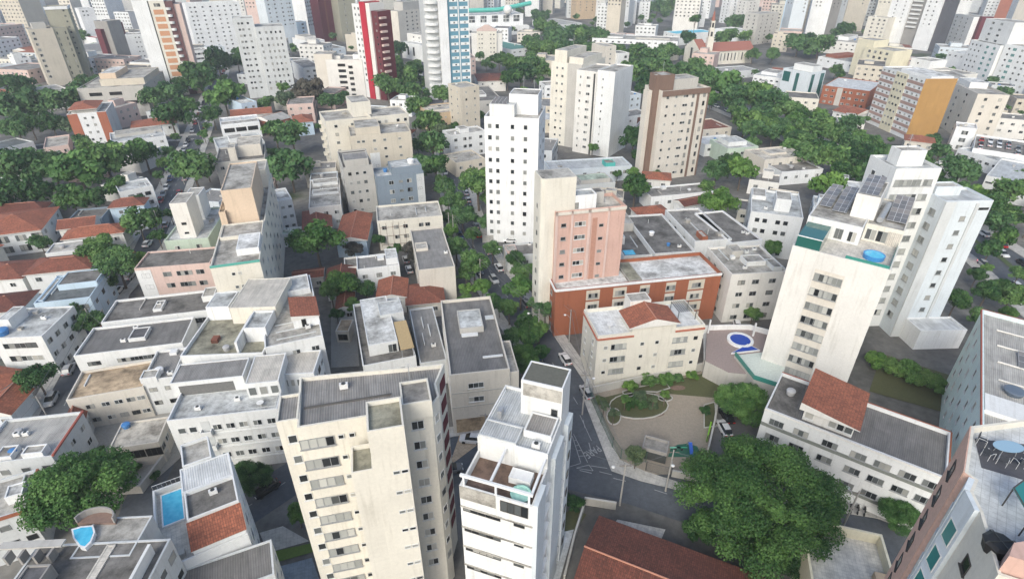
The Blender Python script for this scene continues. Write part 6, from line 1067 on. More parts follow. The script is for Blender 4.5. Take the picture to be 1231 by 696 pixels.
area('alley_paving', [(398, 442), (432, 440), (426, 362), (398, 352)], .12, plain('pale_yard_concrete', (.33, .32, .29), .9)); area('walled_yard_ground', [(92, 552), (108, 500), (210, 486), (228, 540), (170, 592), (112, 594)], .14, plain('pale_yard_concrete', (.33, .32, .29), .9))
area('lawn', [(322, 664), (376, 652), (380, 662), (330, 676)], .14, plain('lawn_grass', (.10, .16, .03), .95)); area('pavement', [(312, 640), (340, 632), (372, 650), (322, 664)], .13, M('paved:stone')); area('court_ground', [(300, 690), (375, 670), (392, 720), (310, 740)], .13, M('paved:blue_grey'))
area('car_park', [(872, 462), (925, 478), (905, 560), (852, 548)], .15, plain('car_park_floor', (.13, .13, .13), .9)); area('garden_ground', [(1045, 470), (1150, 500), (1140, 450), (1060, 425)], .13, GR); area('sandstone_path', [(540, 560), (580, 530), (598, 470), (560, 500)], .12, M('paved:tan'))
area('garden_ground', [(640, 640), (690, 610), (705, 618), (690, 640)], .14, GR)
def fence(px, h, label, mat=None, step=.14, z=0.15):
    pts = [P(*q) for q in px]; o = empty('railing_fence', (*pts[0], 0), label, 'fence'); m = MB(); p2 = MB()
    for a, b in zip(pts, pts[1:]):
        n = max(2, int((b - a).length / step))
        for zz in (z + .1, z + h - .05): m.tube([(*a, zz), (*b, zz)], .03, 4)
        for i in range(n + 1): c = a.lerp(b, i / n); m.tube([(*c, z), (*c, z + h)], .014, 3)
    m.build('bars', mat or plain('green_painted_steel', (.05, .10, .07), .5), o)
    for q in pts: p2 = MB(); p2.tube([(*q, 0), (*q, z + h + .15)], .06, 6); p2.build('post', mat or plain('green_painted_steel', (.05, .10, .07), .5), o)
    return o
fence([(708, 476), (722, 508), (736, 538), (746, 552), (776, 556)], 2.2, 'dark green railing fence along the pavement side of the sandy plaza')
fence([(776, 566), (806, 574)], 2.0, 'black railing gate in front of the grey kiosk at the plaza', STEEL())
def kiosk():
    o = empty('kiosk', (*P(792, 556), 0), 'grey flat-roofed kiosk with open sunken roof at the plaza corner', 'kiosk'); a, b, c = P(772, 537, 2.6), P(802, 545, 2.6), P(790, 526, 2.6); ux = (b - a).normalized(); uy = Vector((-ux.y, ux.x)); dp = abs((c - b).dot(uy)); q = [tuple(a), tuple(b), tuple(b + uy * dp), tuple(a + uy * dp)]
    m = MB(); m.shell(q, 0, 2.6, 2.2, .2); m.build('wall', 'wall:grey', o); m = MB(); m.face([(*k, 2.2) for k in inset(q, .2)]); m.build('roof', 'slab:grey', o); m = MB(); m.prism([tuple(Vector(q[0]) - uy * .05), tuple(Vector(q[1]) - uy * .05), q[1], q[0]], .2, 1.9); m.build('dark_shutter', STEEL(), o)
kiosk()
free_wall('plaza_wall', [(806, 572), (846, 580)], 1.3, .25, 'wall:stone', 'grey-brown wall below the green play floor, partly under the big near tree')
# play things
def slide():
    c = P(829, 541); o = empty('playground_slide', (*c, .17), 'small blue slide on the green play floor', 'slide'); m = MB(); z = .17
    m.face([(c.x - .3, c.y - 1.1, z + .1), (c.x + .3, c.y - 1.1, z + .1), (c.x + .3, c.y + .5, z + 1.2), (c.x - .3, c.y + .5, z + 1.2)])
    for s_ in (-.3, .3): m.face([(c.x + s_, c.y - 1.1, z + .1), (c.x + s_, c.y + .5, z + 1.2), (c.x + s_, c.y + .5, z + 1.4), (c.x + s_, c.y - 1.1, z + .3)])
    m.build('chute', plain('blue_plastic', (.03, .12, .5), .4), o); m = MB()
    for s_ in (-.3, .3): m.tube([(c.x + s_, c.y + 1.0, z), (c.x + s_, c.y + .5, z + 1.3)], .03, 5)
    for k in range(4): m.tube([(c.x - .3, c.y + .95 - .1 * k, z + .2 + .3 * k), (c.x + .3, c.y + .95 - .1 * k, z + .2 + .3 * k)], .025, 4)
    m.build('ladder', METAL(), o)
slide()
def seesaw(px, col, label):
    c = P(*px); o = empty('playground_rocker', (*c, .17), label, 'rocker'); m = MB(); z = .17; m.prism([(c.x - .9, c.y - .12), (c.x + .9, c.y - .12), (c.x + .9, c.y + .12), (c.x - .9, c.y + .12)], z + .45, z + .55, 0, None, True); m.build('board', col, o); m = MB(); m.prism([(c.x - .2, c.y - .2), (c.x + .2, c.y - .2), (c.x + .08, c.y + .12), (c.x - .08, c.y + .12)], z, z + .45); m.build('stand', STEEL(), o)
seesaw((811, 541), plain('pale_green_plastic', (.2, .5, .36), .4), 'pale green rocker at the kiosk end of the green play floor'); seesaw((819, 541), plain('green_plastic', (.06, .35, .2), .4), 'bright green rocker beside the blue slide')
def swing_panel():
    a, b = P(853, 515), P(849, 532); o = empty('play_panel', (*a, .15), 'lime green climbing panel by the car park wall', 'play panel'); d = (b - a).normalized(); n = Vector((-d.y, d.x)) * .12; m = MB(); m.prism([tuple(a - n), tuple(b - n), tuple(b + n), tuple(a + n)], .3, 1.7, 0, None, True); m.build('panel', plain('lime_plastic', (.22, .48, .03), .5), o)
    for q in (a, b): m = MB(); m.tube([(*q, .1), (*q, 1.8)], .07, 6); m.build('post', STEEL(), o)
swing_panel()
# pool terrace between the cream block and the solar panel tower
def pool_terrace():
    Z = 4.0; o = empty('pool_terrace', (*P(890, 410), 0), 'paved terrace with round and triangular dark blue pools behind a white curved balustrade', 'terrace'); pts = [P(*k, Z) for k in ((848, 434), (876, 448), (930, 452), (938, 395), (900, 396), (850, 396))]
    q = [tuple(k) for k in pts]; m = MB(); m.prism(q, 0, Z); m.build('base', 'wall:stone', o); m = MB(); m.face([(*k, Z + .02) for k in q]); m.build('paving', M('paved:brown') if 0 else plain('mauve_paving', (.30, .24, .22), .8), o)
    c = P(889.5, 410, Z); m = MB(); m.lathe([(2.6, Z), (2.6, Z + .45), (2.0, Z + .45), (2.0, Z + .2), (.001, Z + .2)], c.x, c.y, 28); rp = m.build('round_pool', plain('white_pool_edge', (.75, .76, .76), .4), o); m = MB(); m.disc(c.x, c.y, Z + .34, 2.02); m.build('water', tinted('deep_blue_water', (.015, .05, .34), .12), rp)
    t_ = [tuple(P(*k, Z + .4)) for k in ((879, 424), (914, 420.5), (899, 413))]; m = MB(); m.prism(t_, Z, Z + .36); tp = m.build('triangle_pool', plain('white_pool_edge', (.75, .76, .76), .4), o); m = MB(); m.face([(*k, Z + .38) for k in inset(t_, .15)]); m.build('water', tinted('deep_blue_water', (.015, .05, .34), .12), tp)
    for px in (((846, 397), (875, 396), (900, 396), (926, 403)),):
        L = [P(*k, Z) for k in px]; a, b = offset_line(L, -.12), offset_line(L, .12); m = MB(); m.prism([tuple(k) for k in a] + [tuple(k) for k in b[::-1]], Z - 2, Z + 1.2); m.build('curved_balustrade', 'wall:bright', o)
    for px in ((851, 400), (905, 404)): c = P(*px, Z); m = MB(); m.prism([(c.x - .15, c.y - .15), (c.x + .15, c.y - .15), (c.x + .15, c.y + .15), (c.x - .15, c.y + .15)], Z, Z + 3.2); m.build('white_post', 'wall:bright', o)
    lt = [P(*k, Z + .6) for k in ((883, 427), (906, 456), (934, 465), (950, 430), (918, 423))]; q = [tuple(k) for k in lt]; ar = sum(q[j][0] * q[(j + 1) % 5][1] - q[(j + 1) % 5][0] * q[j][1] for j in range(5)); q = q if ar > 0 else q[::-1]; m = MB(); m.prism(q, 0, Z + .6); lo = m.build('glazed_terrace', 'wall:stone', o); m = MB(); m.face([(*k, Z + .62) for k in inset(q, .1)]); m.build('paving', plain('mint_terrace_floor', (.55, .60, .54), .7), lo)
    for a, b in ((lt[0], lt[1]), (lt[1], lt[2])):
        d = (b - a).normalized(); n = Vector((-d.y, d.x)) * .03; m = MB(); m.prism([tuple(a - n), tuple(b - n), tuple(b + n), tuple(a + n)], Z + .62, Z + 1.6); m.build('glass_balustrade', tinted('green_balustrade_glass', (.05, .24, .20), .08), o)
    a, b = P(873, 432, 2), P(881, 432, 2); m = MB(); m.prism([tuple(a), tuple(b), tuple(b + Vector((0, .15))), tuple(a + Vector((0, .15)))], .1, 2.6); m.build('turquoise_gate', plain('turquoise_paint', (.10, .46, .38), .4), o)
pool_terrace()
def ramp_wall():
    o = empty('garage_ramp', (*P(848, 440), 0), 'white corrugated ramp roof beside the cream block with orange tile roof', 'ramp roof'); q = [P(845, 392, 3.2), P(846, 432, 3.0), P(872, 436, 3.0)]; m = MB(); m.face([(*q[0], 3.4), (*q[1], 3.0), (*q[2], 3.0)], 0, [(0, 0), (0, 5), (5, 5)]); m.build('roof_sheet', 'sheet:white', o); m = MB(); a, b = q[1], q[2]; m.prism([tuple(a + Vector((0, -.2))), tuple(b + Vector((0, -.2))), tuple(b), tuple(a)], 0, 3.0); m.build('wall', 'wall:stone', o)
ramp_wall()
# ---------------------------------------------------------------- trees
def crown_mesh(seed, lobes, cards, size, flat=.75, spread=.66, lr=(.20, .40)):
    rnd = random.Random(seed); L = [(Vector((0, 0, .05)), .48)]
    for i in range(lobes):
        a = 2.399 * i + rnd.uniform(-.4, .4); e = rnd.uniform(-.25, 1.0); r = spread * rnd.uniform(.62, 1.22); L.append((Vector((math.cos(a) * r * math.sqrt(max(.08, 1 - e * e * .8)), math.sin(a) * r * math.sqrt(max(.08, 1 - e * e * .8)), e * .62)), rnd.uniform(*lr)))
    lv = [rnd.uniform(-.36, .36) for _ in L]; v = []; f = []; val = []; tot = sum(r * r for _, r in L)
    for k, (c, r) in enumerate(L):
        for _ in range(int(cards * r * r / tot)):
            d = Vector((rnd.gauss(0, 1), rnd.gauss(0, 1), rnd.gauss(.35, 1))).normalized(); q = r * ((rnd.uniform(.72, 1.05) if rnd.random() < .9 else rnd.uniform(1.05, 1.13)) if rnd.random() < .78 else rnd.uniform(.35, .72)); p = c + d * q; p = Vector((p.x, p.y, p.z * flat))
            n = (d + Vector((rnd.gauss(0, .5), rnd.gauss(0, .5), rnd.gauss(.25, .5)))).normalized(); u = n.cross(Vector((rnd.gauss(0, 1), rnd.gauss(0, 1), rnd.gauss(0, 1)))).normalized(); w = n.cross(u); s_ = size * rnd.uniform(.6, 1.35); i0 = len(v); m_ = rnd.choice((4, 5, 6))
            for i in range(m_): t_ = 6.2832 * i / m_ + rnd.uniform(-.3, .3); rr = s_ * rnd.uniform(.55, 1.1); v.append(tuple(p + u * math.cos(t_) * rr + w * math.sin(t_) * rr * .75 + n * rnd.uniform(-.12, .12) * s_))
            f.append(tuple(range(i0, i0 + m_))); val.append(min(1, max(0, .45 + lv[k] + rnd.gauss(0, .16))))
    me = bpy.data.meshes.new('crown'); me.from_pydata(v, [], f); at = me.attributes.new('leafvar', 'FLOAT', 'FACE'); at.data.foreach_set('value', val); me.update(); return me
LEAF = dict(dark=leaf_mat('dark', (.021, .068, .020), (.100, .205, .058)), mid=leaf_mat('mid', (.040, .105, .034), (.165, .290, .100)), bright=leaf_mat('bright', (.050, .130, .030), (.165, .300, .080)), pale=leaf_mat('pale', (.065, .105, .055), (.17, .23, .12)), purple=leaf_mat('purple', (.050, .052, .042), (.135, .120, .105)))
CROWNS = {}
def crowns(key, detail):
    k = (key, detail)
    if k not in CROWNS:
        n, s_ = {'far': (1500, .105), 'mid': (5200, .060), 'near': (26000, .027), 'huge': (95000, .0155)}[detail]; cnt = {'far': 3, 'mid': 4, 'near': 2, 'huge': 1}[detail]; CROWNS[k] = []
        for i in range(cnt):
            me = crown_mesh(sum(map(ord, key + detail)) * 7 + i, {'far': 13, 'mid': 18, 'near': 40, 'huge': 95}[detail], n, s_, .78 if key != 'bright' else .72, .66 if detail != 'huge' else .74, {'far': (.22, .40), 'mid': (.20, .36), 'near': (.15, .29), 'huge': (.10, .22)}[detail]); me.materials.append(LEAF[key]); CROWNS[k].append(me)
    return CROWNS[k]
TRUNKS = []
for i in range(4):
    rnd = random.Random(40 + i); m = MB(); m.tube([(0, 0, 0), (rnd.uniform(-.03, .03), rnd.uniform(-.03, .03), .5), (rnd.uniform(-.08, .08), rnd.uniform(-.08, .08), 1.0)], .07, 7, 0, .045)
    for k in range(5):
        a = 1.2566 * k + rnd.uniform(-.3, .3); r = rnd.uniform(.35, .6); m.tube([(0, 0, .75 + .05 * k), (math.cos(a) * r * .5, math.sin(a) * r * .5, 1.05 + .05 * k), (math.cos(a) * r, math.sin(a) * r, 1.3 + rnd.uniform(0, .3))], .04, 5, 0, .012)
    TRUNKS.append(m.mesh('trunk', [BARK()]))
TREES = []; TR = random.Random(5)
def tree(cx, cy, wpx, key='mid', zc=None, label=None, name='street_tree', hf=1.0, cat='tree', group=None, squash=1.0):
    z = 4.0 if zc is None else zc
    for _ in range(4):
        q = P(cx, cy, z); r = wpx / 2 * (q.y * ct - (z - HC) * st) / F
        if zc is None: z = min(9.0, max(1.6, r * .95 + 1.6)) * hf
    det = 'huge' if wpx > 150 else 'near' if wpx > 85 or (r > 2.5 and dist(q.x, q.y, z) < 115) else 'mid' if dist(q.x, q.y, z) < 190 else 'far'
    me = TR.choice(crowns(key, det)); o = empty(name, (q.x, q.y, 0), label, cat, group); s_ = r * 1.02 * TR.uniform(.95, 1.08)
    put('crown', me, (0, 0, z), TR.uniform(0, 6.28), o, (s_, s_ * TR.uniform(.92, 1.06), s_ * 1.05 * squash * TR.uniform(.9, 1.1)))
    t_ = put('trunk', TR.choice(TRUNKS), (0, 0, 0), TR.uniform(0, 6.28), o, (max(1.6, r * .8), max(1.6, r * .8), z * .9))
    TREES.append((o, q, r, key, wpx)); return o
tree(915, 604, 182, 'dark', 6.6, 'huge dark green dense tree overhanging the cross street, largest crown of all', squash=.86)
tree(1083, 620, 54, 'bright', 3.2, 'compact round bright green tree on the pavement before the long white block'); tree(893, 484, 70, 'bright', 4.0, 'light green spreading tree shading the small car park by the plaza')
tree(95, 586, 138, 'bright', 8.0, 'big feathery bright green tree over the walls beside the walled yard')
tree(840, 636, 40, 'dark', 2.2, 'dark round bush between the beige court and the huge dark tree', 'shrub', cat='shrub'); tree(960, 680, 62, 'dark', 1.8, 'low dark bush at the bottom frame edge beneath the huge dark tree', 'shrub', cat='shrub'); tree(905, 378, 22, 'mid', 2.4, 'clipped round bush behind the white curved pool balustrade', 'shrub', cat='shrub')
tree(358, 618, 30, 'bright', 3.0, 'narrow light green tree squeezed against the near corner of the cream stair shaft tower', squash=1.5); tree(372, 115, 4, 'mid') if 0 else None
tree(300, 575, 58, 'dark', 3.2, 'dark spreading tree under the front wall of the white house with open terraces'); tree(692, 606, 26, 'dark', 1.6, 'dark shrub at the foot of the slim white tower by the crossing', 'shrub', cat='shrub'); tree(676, 596, 22, 'dark', 1.6, 'small shrub tucked behind the dark one at the slim white tower foot', 'shrub', cat='shrub')
tree(765, 548, 28, 'pale', 3.0, 'thin pale street tree on the pavement beside the grey kiosk'); tree(781, 346, 17, 'bright', 12.4, 'small bright green shrub growing on the tank roof behind the cream block', 'shrub', cat='shrub') if 0 else None
for i, (x, y, w) in enumerate(((1052, 434, 32), (1072, 442, 34), (1092, 448, 36), (1112, 456, 32), (1128, 464, 26))): tree(x, y, w, 'mid' if i % 2 else 'bright', 1.6, None, 'shrub', cat='shrub')
for x, y, w in ((752, 480, 15), (770, 476, 17), (786, 480, 14), (738, 496, 15), (800, 474, 13), (726, 488, 14)): tree(x, y, w, 'pale' if x % 4 else 'bright', 3.0)
for x, y, w, k in ((768, 484, 26, 'mid'), (755, 487, 16, 'dark'), (784, 488, 14, 'pale'), (757, 464, 22, 'bright'), (780, 458, 26, 'mid'), (800, 456, 22, 'bright'), (815, 455, 16, 'mid'), (832, 452, 18, 'bright'), (722, 482, 16, 'pale'), (848, 494, 14, 'dark'), (122, 540, 12, 'dark'), (165, 562, 14, 'dark'), (186, 572, 16, 'dark'), (150, 497, 20, 'mid'), (176, 492, 16, 'mid'), (118, 503, 12, 'mid')):
    tree(x, y, w, k, .75, None, 'shrub', cat='shrub')
TL = '''44 455 50 dark;88 374 30 mid;106 388 40 mid;118 300 46 mid;140 318 56 mid;128 338 30 dark;166 268 42 mid;184 262 28 dark;48 292 26 mid;30 268 26 mid;232 202 56 mid;212 206 30 bright;270 118 46 bright;205 113 40 mid;182 118 34 mid;205 140 44 dark;240 95 50 dark;262 76 40 dark;285 74 24 dark;255 138 30 dark;225 128 30 dark;
25 205 60 mid;62 200 54 mid;95 207 66 bright;128 196 58 mid;172 184 46 bright;86 238 44 dark;112 240 40 dark;140 225 36 dark;10 235 50 dark;45 232 44 dark;15 130 52 mid;46 124 50 mid;76 122 44 mid;100 116 42 mid;122 110 32 mid;62 150 34 dark;20 155 40 mid;88 152 30 pale;24 104 40 dark;6 100 24 dark;36 150 30 dark;
348 202 54 mid;330 158 36 dark;351 163 44 mid;380 292 66 bright;372 112 44 purple;345 122 30 pale;398 122 34 mid;320 124 22 mid;340 106 20 bright;410 342 50 dark;440 348 30 dark;425 300 24 purple;500 304 34 purple;476 300 20 dark;455 288 18 dark;
575 222 60 mid;556 262 36 mid;590 240 30 mid;548 298 36 mid;570 318 42 mid;592 300 26 mid;626 348 44 bright;612 372 30 mid;634 388 34 dark;628 432 48 dark;652 424 24 dark;668 362 16 dark;580 345 26 bright;545 330 26 mid;644 366 24 mid;622 256 26 pale;642 262 28 mid;604 268 20 pale;
470 75 34 mid;486 94 40 mid;466 104 40 mid;494 112 30 mid;502 130 34 mid;516 150 40 mid;520 176 46 mid;506 202 40 mid;532 160 30 pale;524 200 40 dark;536 226 30 mid;546 244 34 mid;470 42 20 dark;503 44 18 mid;556 116 40 mid;532 114 30 mid;576 140 16 bright;480 60 24 dark;498 82 26 mid;
648 20 24 mid;656 36 38 mid;670 46 36 mid;690 42 30 mid;640 52 28 mid;662 60 34 mid;646 64 30 mid;680 62 28 mid;702 44 34 mid;720 44 32 mid;616 78 36 mid;640 82 40 mid;626 92 36 dark;652 86 26 mid;610 95 24 dark;600 72 22 dark;620 14 16 mid;
765 66 34 mid;786 72 38 mid;760 90 40 mid;792 86 42 mid;806 62 26 mid;822 92 42 mid;842 102 40 mid;776 106 34 dark;762 166 34 dark;764 226 40 dark;872 104 50 bright;884 120 46 mid;906 118 50 mid;926 124 42 mid;946 132 40 mid;896 146 40 mid;862 206 34 mid;878 196 30 dark;892 206 40 bright;906 156 32 mid;930 160 30 mid;968 156 36 mid;988 150 34 mid;1002 162 32 mid;1022 152 34 mid;950 178 30 bright;976 186 42 mid;1002 192 42 mid;1012 206 32 dark;996 224 48 bright;864 246 50 bright;850 226 24 mid;915 140 34 mid;960 138 30 dark;1020 172 32 mid;1030 190 30 dark;
820 84 28 mid;836 80 26 mid;872 46 30 mid;886 28 28 mid;896 44 18 mid;826 46 22 dark;850 88 26 mid;1155 205 52 mid;1214 234 42 mid;1200 270 38 mid;1186 352 34 dark;1216 356 38 mid;1204 344 26 dark;1130 184 28 mid;1228 214 26 mid;1205 114 24 mid;970 50 26 dark;985 56 38 mid;960 54 34 mid;1015 38 26 dark;946 52 18 dark;1143 86 14 mid;790 10 28 mid;806 8 24 mid;774 14 18 dark;905 66 18 mid;752 20 16 dark;1190 300 28 dark;1175 330 24 dark;1225 330 26 mid;1100 200 24 mid;1122 168 20 mid;98 44 20 dark;112 40 14 dark;105 85 14 mid;905 10 14 mid;930 40 12 dark;640 338 36 mid;656 372 34 mid;638 404 34 dark;616 404 26 mid;600 366 24 dark;398 352 30 mid;424 368 26 mid;405 378 20 dark;560 330 26 mid;562 348 24 bright;586 268 26 mid;568 282 24 dark;630 326 30 mid;648 396 26 mid'''
for s_ in TL.replace('\n', '').split(';'):
    if s_.strip(): a = s_.split(); tree(float(a[0]), float(a[1]), float(a[2]), a[3])
tree(836, 24, 15, 'dark', 22, 'tall flat-topped pine rising over the church bell tower', 'pine_tree')
# ---------------------------------------------------------------- poles and cables
def pole(px, h, label, arm=None, z0=0):
    c = P(*px); o = empty('utility_pole', (*c, 0), label, 'utility pole'); m = MB(); m.tube([(*c, 0), (*c, h)], .16, 8, 0, .10); m.build('post', plain('pole_concrete', (.32, .31, .29), .85), o)
    m = MB(); m.tube([(c.x - .9, c.y, h - .4), (c.x + .9, c.y, h - .4)], .05, 5); m.build('crossarm', plain('weathered_crossarm', (.16, .13, .10), .9), o)
    if arm:
        m = MB(); e = (c.x + arm[0], c.y + arm[1], h - 1.2); m.tube([(*c, h - 2.2), (c.x + arm[0] * .5, c.y + arm[1] * .5, h - 1.4), e], .04, 5); m.build('lamp_arm', METAL(), o); m = MB(); m.lathe([(.05, h - 1.15), (.28, h - 1.25), (.22, h - 1.42), (.001, h - 1.46)], e[0], e[1], 10); m.build('lamp_head', plain('white_enamel', (.7, .7, .68), .4), o)
    return Vector((c.x, c.y, h - .35))
Pa = pole((745, 607), 9, 'concrete utility pole with lamp arm at the dark little court by the crossing', (-1.6, .6)); Pb = pole((700, 498), 9.5, 'concrete utility pole carrying a transformer on the pavement by the sandy plaza', (1.5, .3)); Pc = pole((684, 412), 8.5, 'utility pole before the brick-red block corner', (-1.2, 0)); Pd = pole((647, 411), 8.5, 'utility pole with lamp arm among trees by the big grey roof', (-2.2, .3)); Pe = pole((607, 329), 8.5, 'utility pole beside the grey roofs by the street', (-1.4, 0)); Pf = pole((578, 347), 8.5, 'utility pole behind the big grey roof, on the tree side'); Pg = pole((546, 293), 9, 'utility pole near the cross-walk under the street trees'); Ph = pole((541, 292), 9.5, 'taller thin pole just beside the cross-walk utility pole'); Pi = pole((525, 205), 9, 'utility pole along the tree-lined street beside the blue-grey stepped house')
m = MB(); m.lathe([(.3, 7.2), (.34, 7.3), (.34, 8.2), (.28, 8.3), (.001, 8.3)], Pb.x + .42, Pb.y, 10); tf = m.build('transformer', plain('transformer_grey', (.4, .41, .41), .5)); 
for ob in bpy.data.objects:
    if ob.name.startswith('utility_pole') and (Vector(ob.location[:2]) - Vector(Pb[:2])).length < .1: tf.parent = ob; tf.location = -Vector(ob.location)
Qs = [pole(px, 8.5, 'utility pole by the left street, ' + t_) for px, t_ in (((68, 520), 'beside the rust shed'), ((120, 410), 'at the wide dark sheet roof'), ((152, 345), 'at the pink-and-white corner house'), ((196, 285), 'before the pale green house'), ((222, 222), 'under the round green tree'), ((244, 168), 'where the two tree rows meet'), ((264, 110), 'beneath the bright green street tree'))]
def cable(a, b, label, sag=.7, r=.035, dx=0):
    a, b = Vector(a) + Vector((dx, 0, 0)), Vector(b) + Vector((dx, 0, 0)); o = MB(); o.tube([tuple(a.lerp(b, t_ / 8) - Vector((0, 0, sag * 4 * (t_ / 8) * (1 - t_ / 8)))) for t_ in range(9)], r, 4); ob = o.build('overhead_cable', plain('grey_cable', (.16, .16, .165), .6)); return tag(ob, label, 'cable', 'overhead cables strung between street poles')
CB = [(Pa, Pb, 'from the court pole to the transformer pole'), (Pb, Pc, 'from the transformer pole to the brick-red block'), (Pc, Pe, 'from the brick-red block to the grey roofs by the street'), (Pe, Pg, 'from the grey roofs by the street to the cross-walk'), (Pb, Pd, 'from the transformer pole to the trees by the big grey roof'), (Pd, Pf, 'behind the big grey roof'), (Pf, Pg, 'from behind the big grey roof to the cross-walk'), (Pg, Pi, 'along the tree-lined street beyond the cross-walk')]
for a, b, t_ in CB:
    cable(a, b, 'thick bundled cable running ' + t_); cable(a, b, 'thin upper cable running ' + t_, .5, .022, .8)
for i in range(len(Qs) - 1):
    t_ = ('rust shed and wide dark sheet roof', 'wide dark sheet roof and corner house', 'corner house and pale green house', 'pale green house and round green tree', 'round green tree and tree rows', 'tree rows and bright green tree')[i]
    cable(Qs[i], Qs[i + 1], 'street cable on the nearer side between the ' + t_, .5, .035, -.8); cable(Qs[i], Qs[i + 1], 'street cable on the further side between the ' + t_, .5, .035, .8)
Pj = pole((800, 590), 9, 'utility pole with lamp arm on the plaza pavement, by the plaza wall', (-.4, -1.8)); Pk = pole((1010, 640), 9, 'utility pole at the edge of the huge tree, opposite the long white block', (-.4, 1.6)); Pl = pole((585, 545), 9, 'utility pole behind the slim white tower at the junction')
for a, b, t_ in ((Pa, Pj, 'from the court pole along the plaza kerb'), (Pj, Pk, 'through the huge tree to its far pole'), (Pl, Pa, 'across the junction behind the slim white tower'), (Pb, Vector((*P(712, 420), 8)), 'from the transformer pole to the cream block'), (Pd, Vector((*P(608, 440), 11)), 'from the lamp pole to the big grey roof'), (Pe, Vector((*P(652, 350), 12)), 'from the street pole to the salmon pink tower'), (Pi, Vector((*P(590, 225), 12)), 'to the tall plain white tower'), (Qs[0], Vector((*P(40, 545), 7)), 'from the rust shed pole to the grey roof'), (Qs[1], Vector((*P(140, 425), 7)), 'to the wide dark sheet roof')): cable(a, b, 'service cable running ' + t_, .4, .025)
# ---------------------------------------------------------------- vehicles
def car_proto(col):
    key = ('car', col)
    if key in WM: return WM[key]
    paint_ = {'white': (.75, .75, .74), 'silver': (.42, .43, .44), 'black': (.02, .02, .022), 'grey': (.16, .165, .17), 'red': (.4, .02, .02), 'blue': (.04, .09, .2)}[col]
    pm = plain('car_paint_' + col, paint_, .25, .1, .6); gm = tinted('car_glass', (.015, .018, .02), .06); tm = plain('tyre_rubber', (.02, .02, .02), .9)
    def loft(prof):
        """sections (x, half width, z bottom, z top) joined into one closed hull with tucked-in shoulders"""
        m = MB(); rings = []
        for x, w, z0, z1, sh in prof: rings.append([(x, -w, z0), (x, -w, z0 + (z1 - z0) * .6), (x, -w * sh, z1), (x, w * sh, z1), (x, w, z0 + (z1 - z0) * .6), (x, w, z0)])
        for a, b in zip(rings, rings[1:]):
            for i in range(6): j = (i + 1) % 6; m.face([a[i], a[j], b[j], b[i]][::-1])
        m.face(rings[0][::-1][::-1]); m.face(rings[-1][::-1]); return m
    body = loft([(-2.05, .70, .42, .72, .85), (-1.9, .82, .28, .86, .9), (-1.0, .86, .24, .92, .92), (.6, .86, .24, .92, .92), (1.7, .82, .26, .80, .88), (2.05, .68, .38, .62, .85)]).mesh('body', [pm])
    cab = loft([(-1.85, .66, .86, .90, .9), (-1.35, .70, .88, 1.42, .80), (-.2, .72, .9, 1.48, .80), (.35, .71, .9, 1.40, .80), (1.05, .68, .88, .93, .9)]).mesh('cabin', [gm])
    m = MB(); m.prism([(-1.3, -.54), (.2, -.54), (.2, .54), (-1.3, .54)], 1.44, 1.50); rf = m.mesh('roof_panel', [pm])
    m = MB(); m.tube([(0, -.1, 0), (0, .1, 0)], .31, 12); wh = m.mesh('wheel', [tm])
    m = MB(); m.box(-.05, -.2, -.08, .05, .2, .08); hl = m.mesh('headlight', [plain('lamp_lens', (.7, .7, .68), .2)]); m = MB(); m.box(-.04, -.2, -.09, .04, .2, .09); tl = m.mesh('tail_light', [plain('red_lens', (.5, .01, .01), .3)])
    WM[key] = (body, cab, rf, wh, hl, tl); return WM[key]
def car(px, col, rz, label, z=0.03, group=None, lit=False):
    c = P(*px, z) if not isinstance(px, Vector) else px; b_, cb_, rf, wh, hl, tl = car_proto(col); o = empty('parked_car' if not lit else 'car', (c.x, c.y, z), label, 'car', group); o.rotation_euler = (0, 0, rz); put('body', b_, (0, 0, 0), 0, o); cb = put('cabin', cb_, (0, 0, 0), 0, o); put('roof_panel', rf, (0, 0, 0), 0, cb)
    for x in (-1.25, 1.25):
        for y in (-.78, .78): put('wheel', wh, (x, y, .31), 0, o)
    for y in (-.5, .5): put('headlight', hl, (2.0, y, .6), 0, o); put('tail_light', tl if not lit else lit_tail(), (-2.03, y, .66), 0, o)
    return o
def lit_tail():
    if 'littail' in WM: return WM['littail']
    m = MB(); m.box(-.06, -.22, -.1, .04, .22, .1); mt, t, b = nt('lit_tail_lamp'); b.inputs['Base Color'].default_value = (.6, .01, .02, 1); b.inputs['Emission Color'].default_value = (1, .04, .08, 1); b.inputs['Emission Strength'].default_value = 6; WM['littail'] = m.mesh('tail_light', [mt]); return WM['littail']
def along(key, px, rev=False):
    q = P(*px); pts = ROADS[key]; i = min(range(len(pts) - 1), key=lambda i: ((pts[i] + pts[i + 1]) / 2 - q).length); d = pts[i + 1] - pts[i]; return math.atan2(d.y, d.x) + (math.pi if rev else 0)
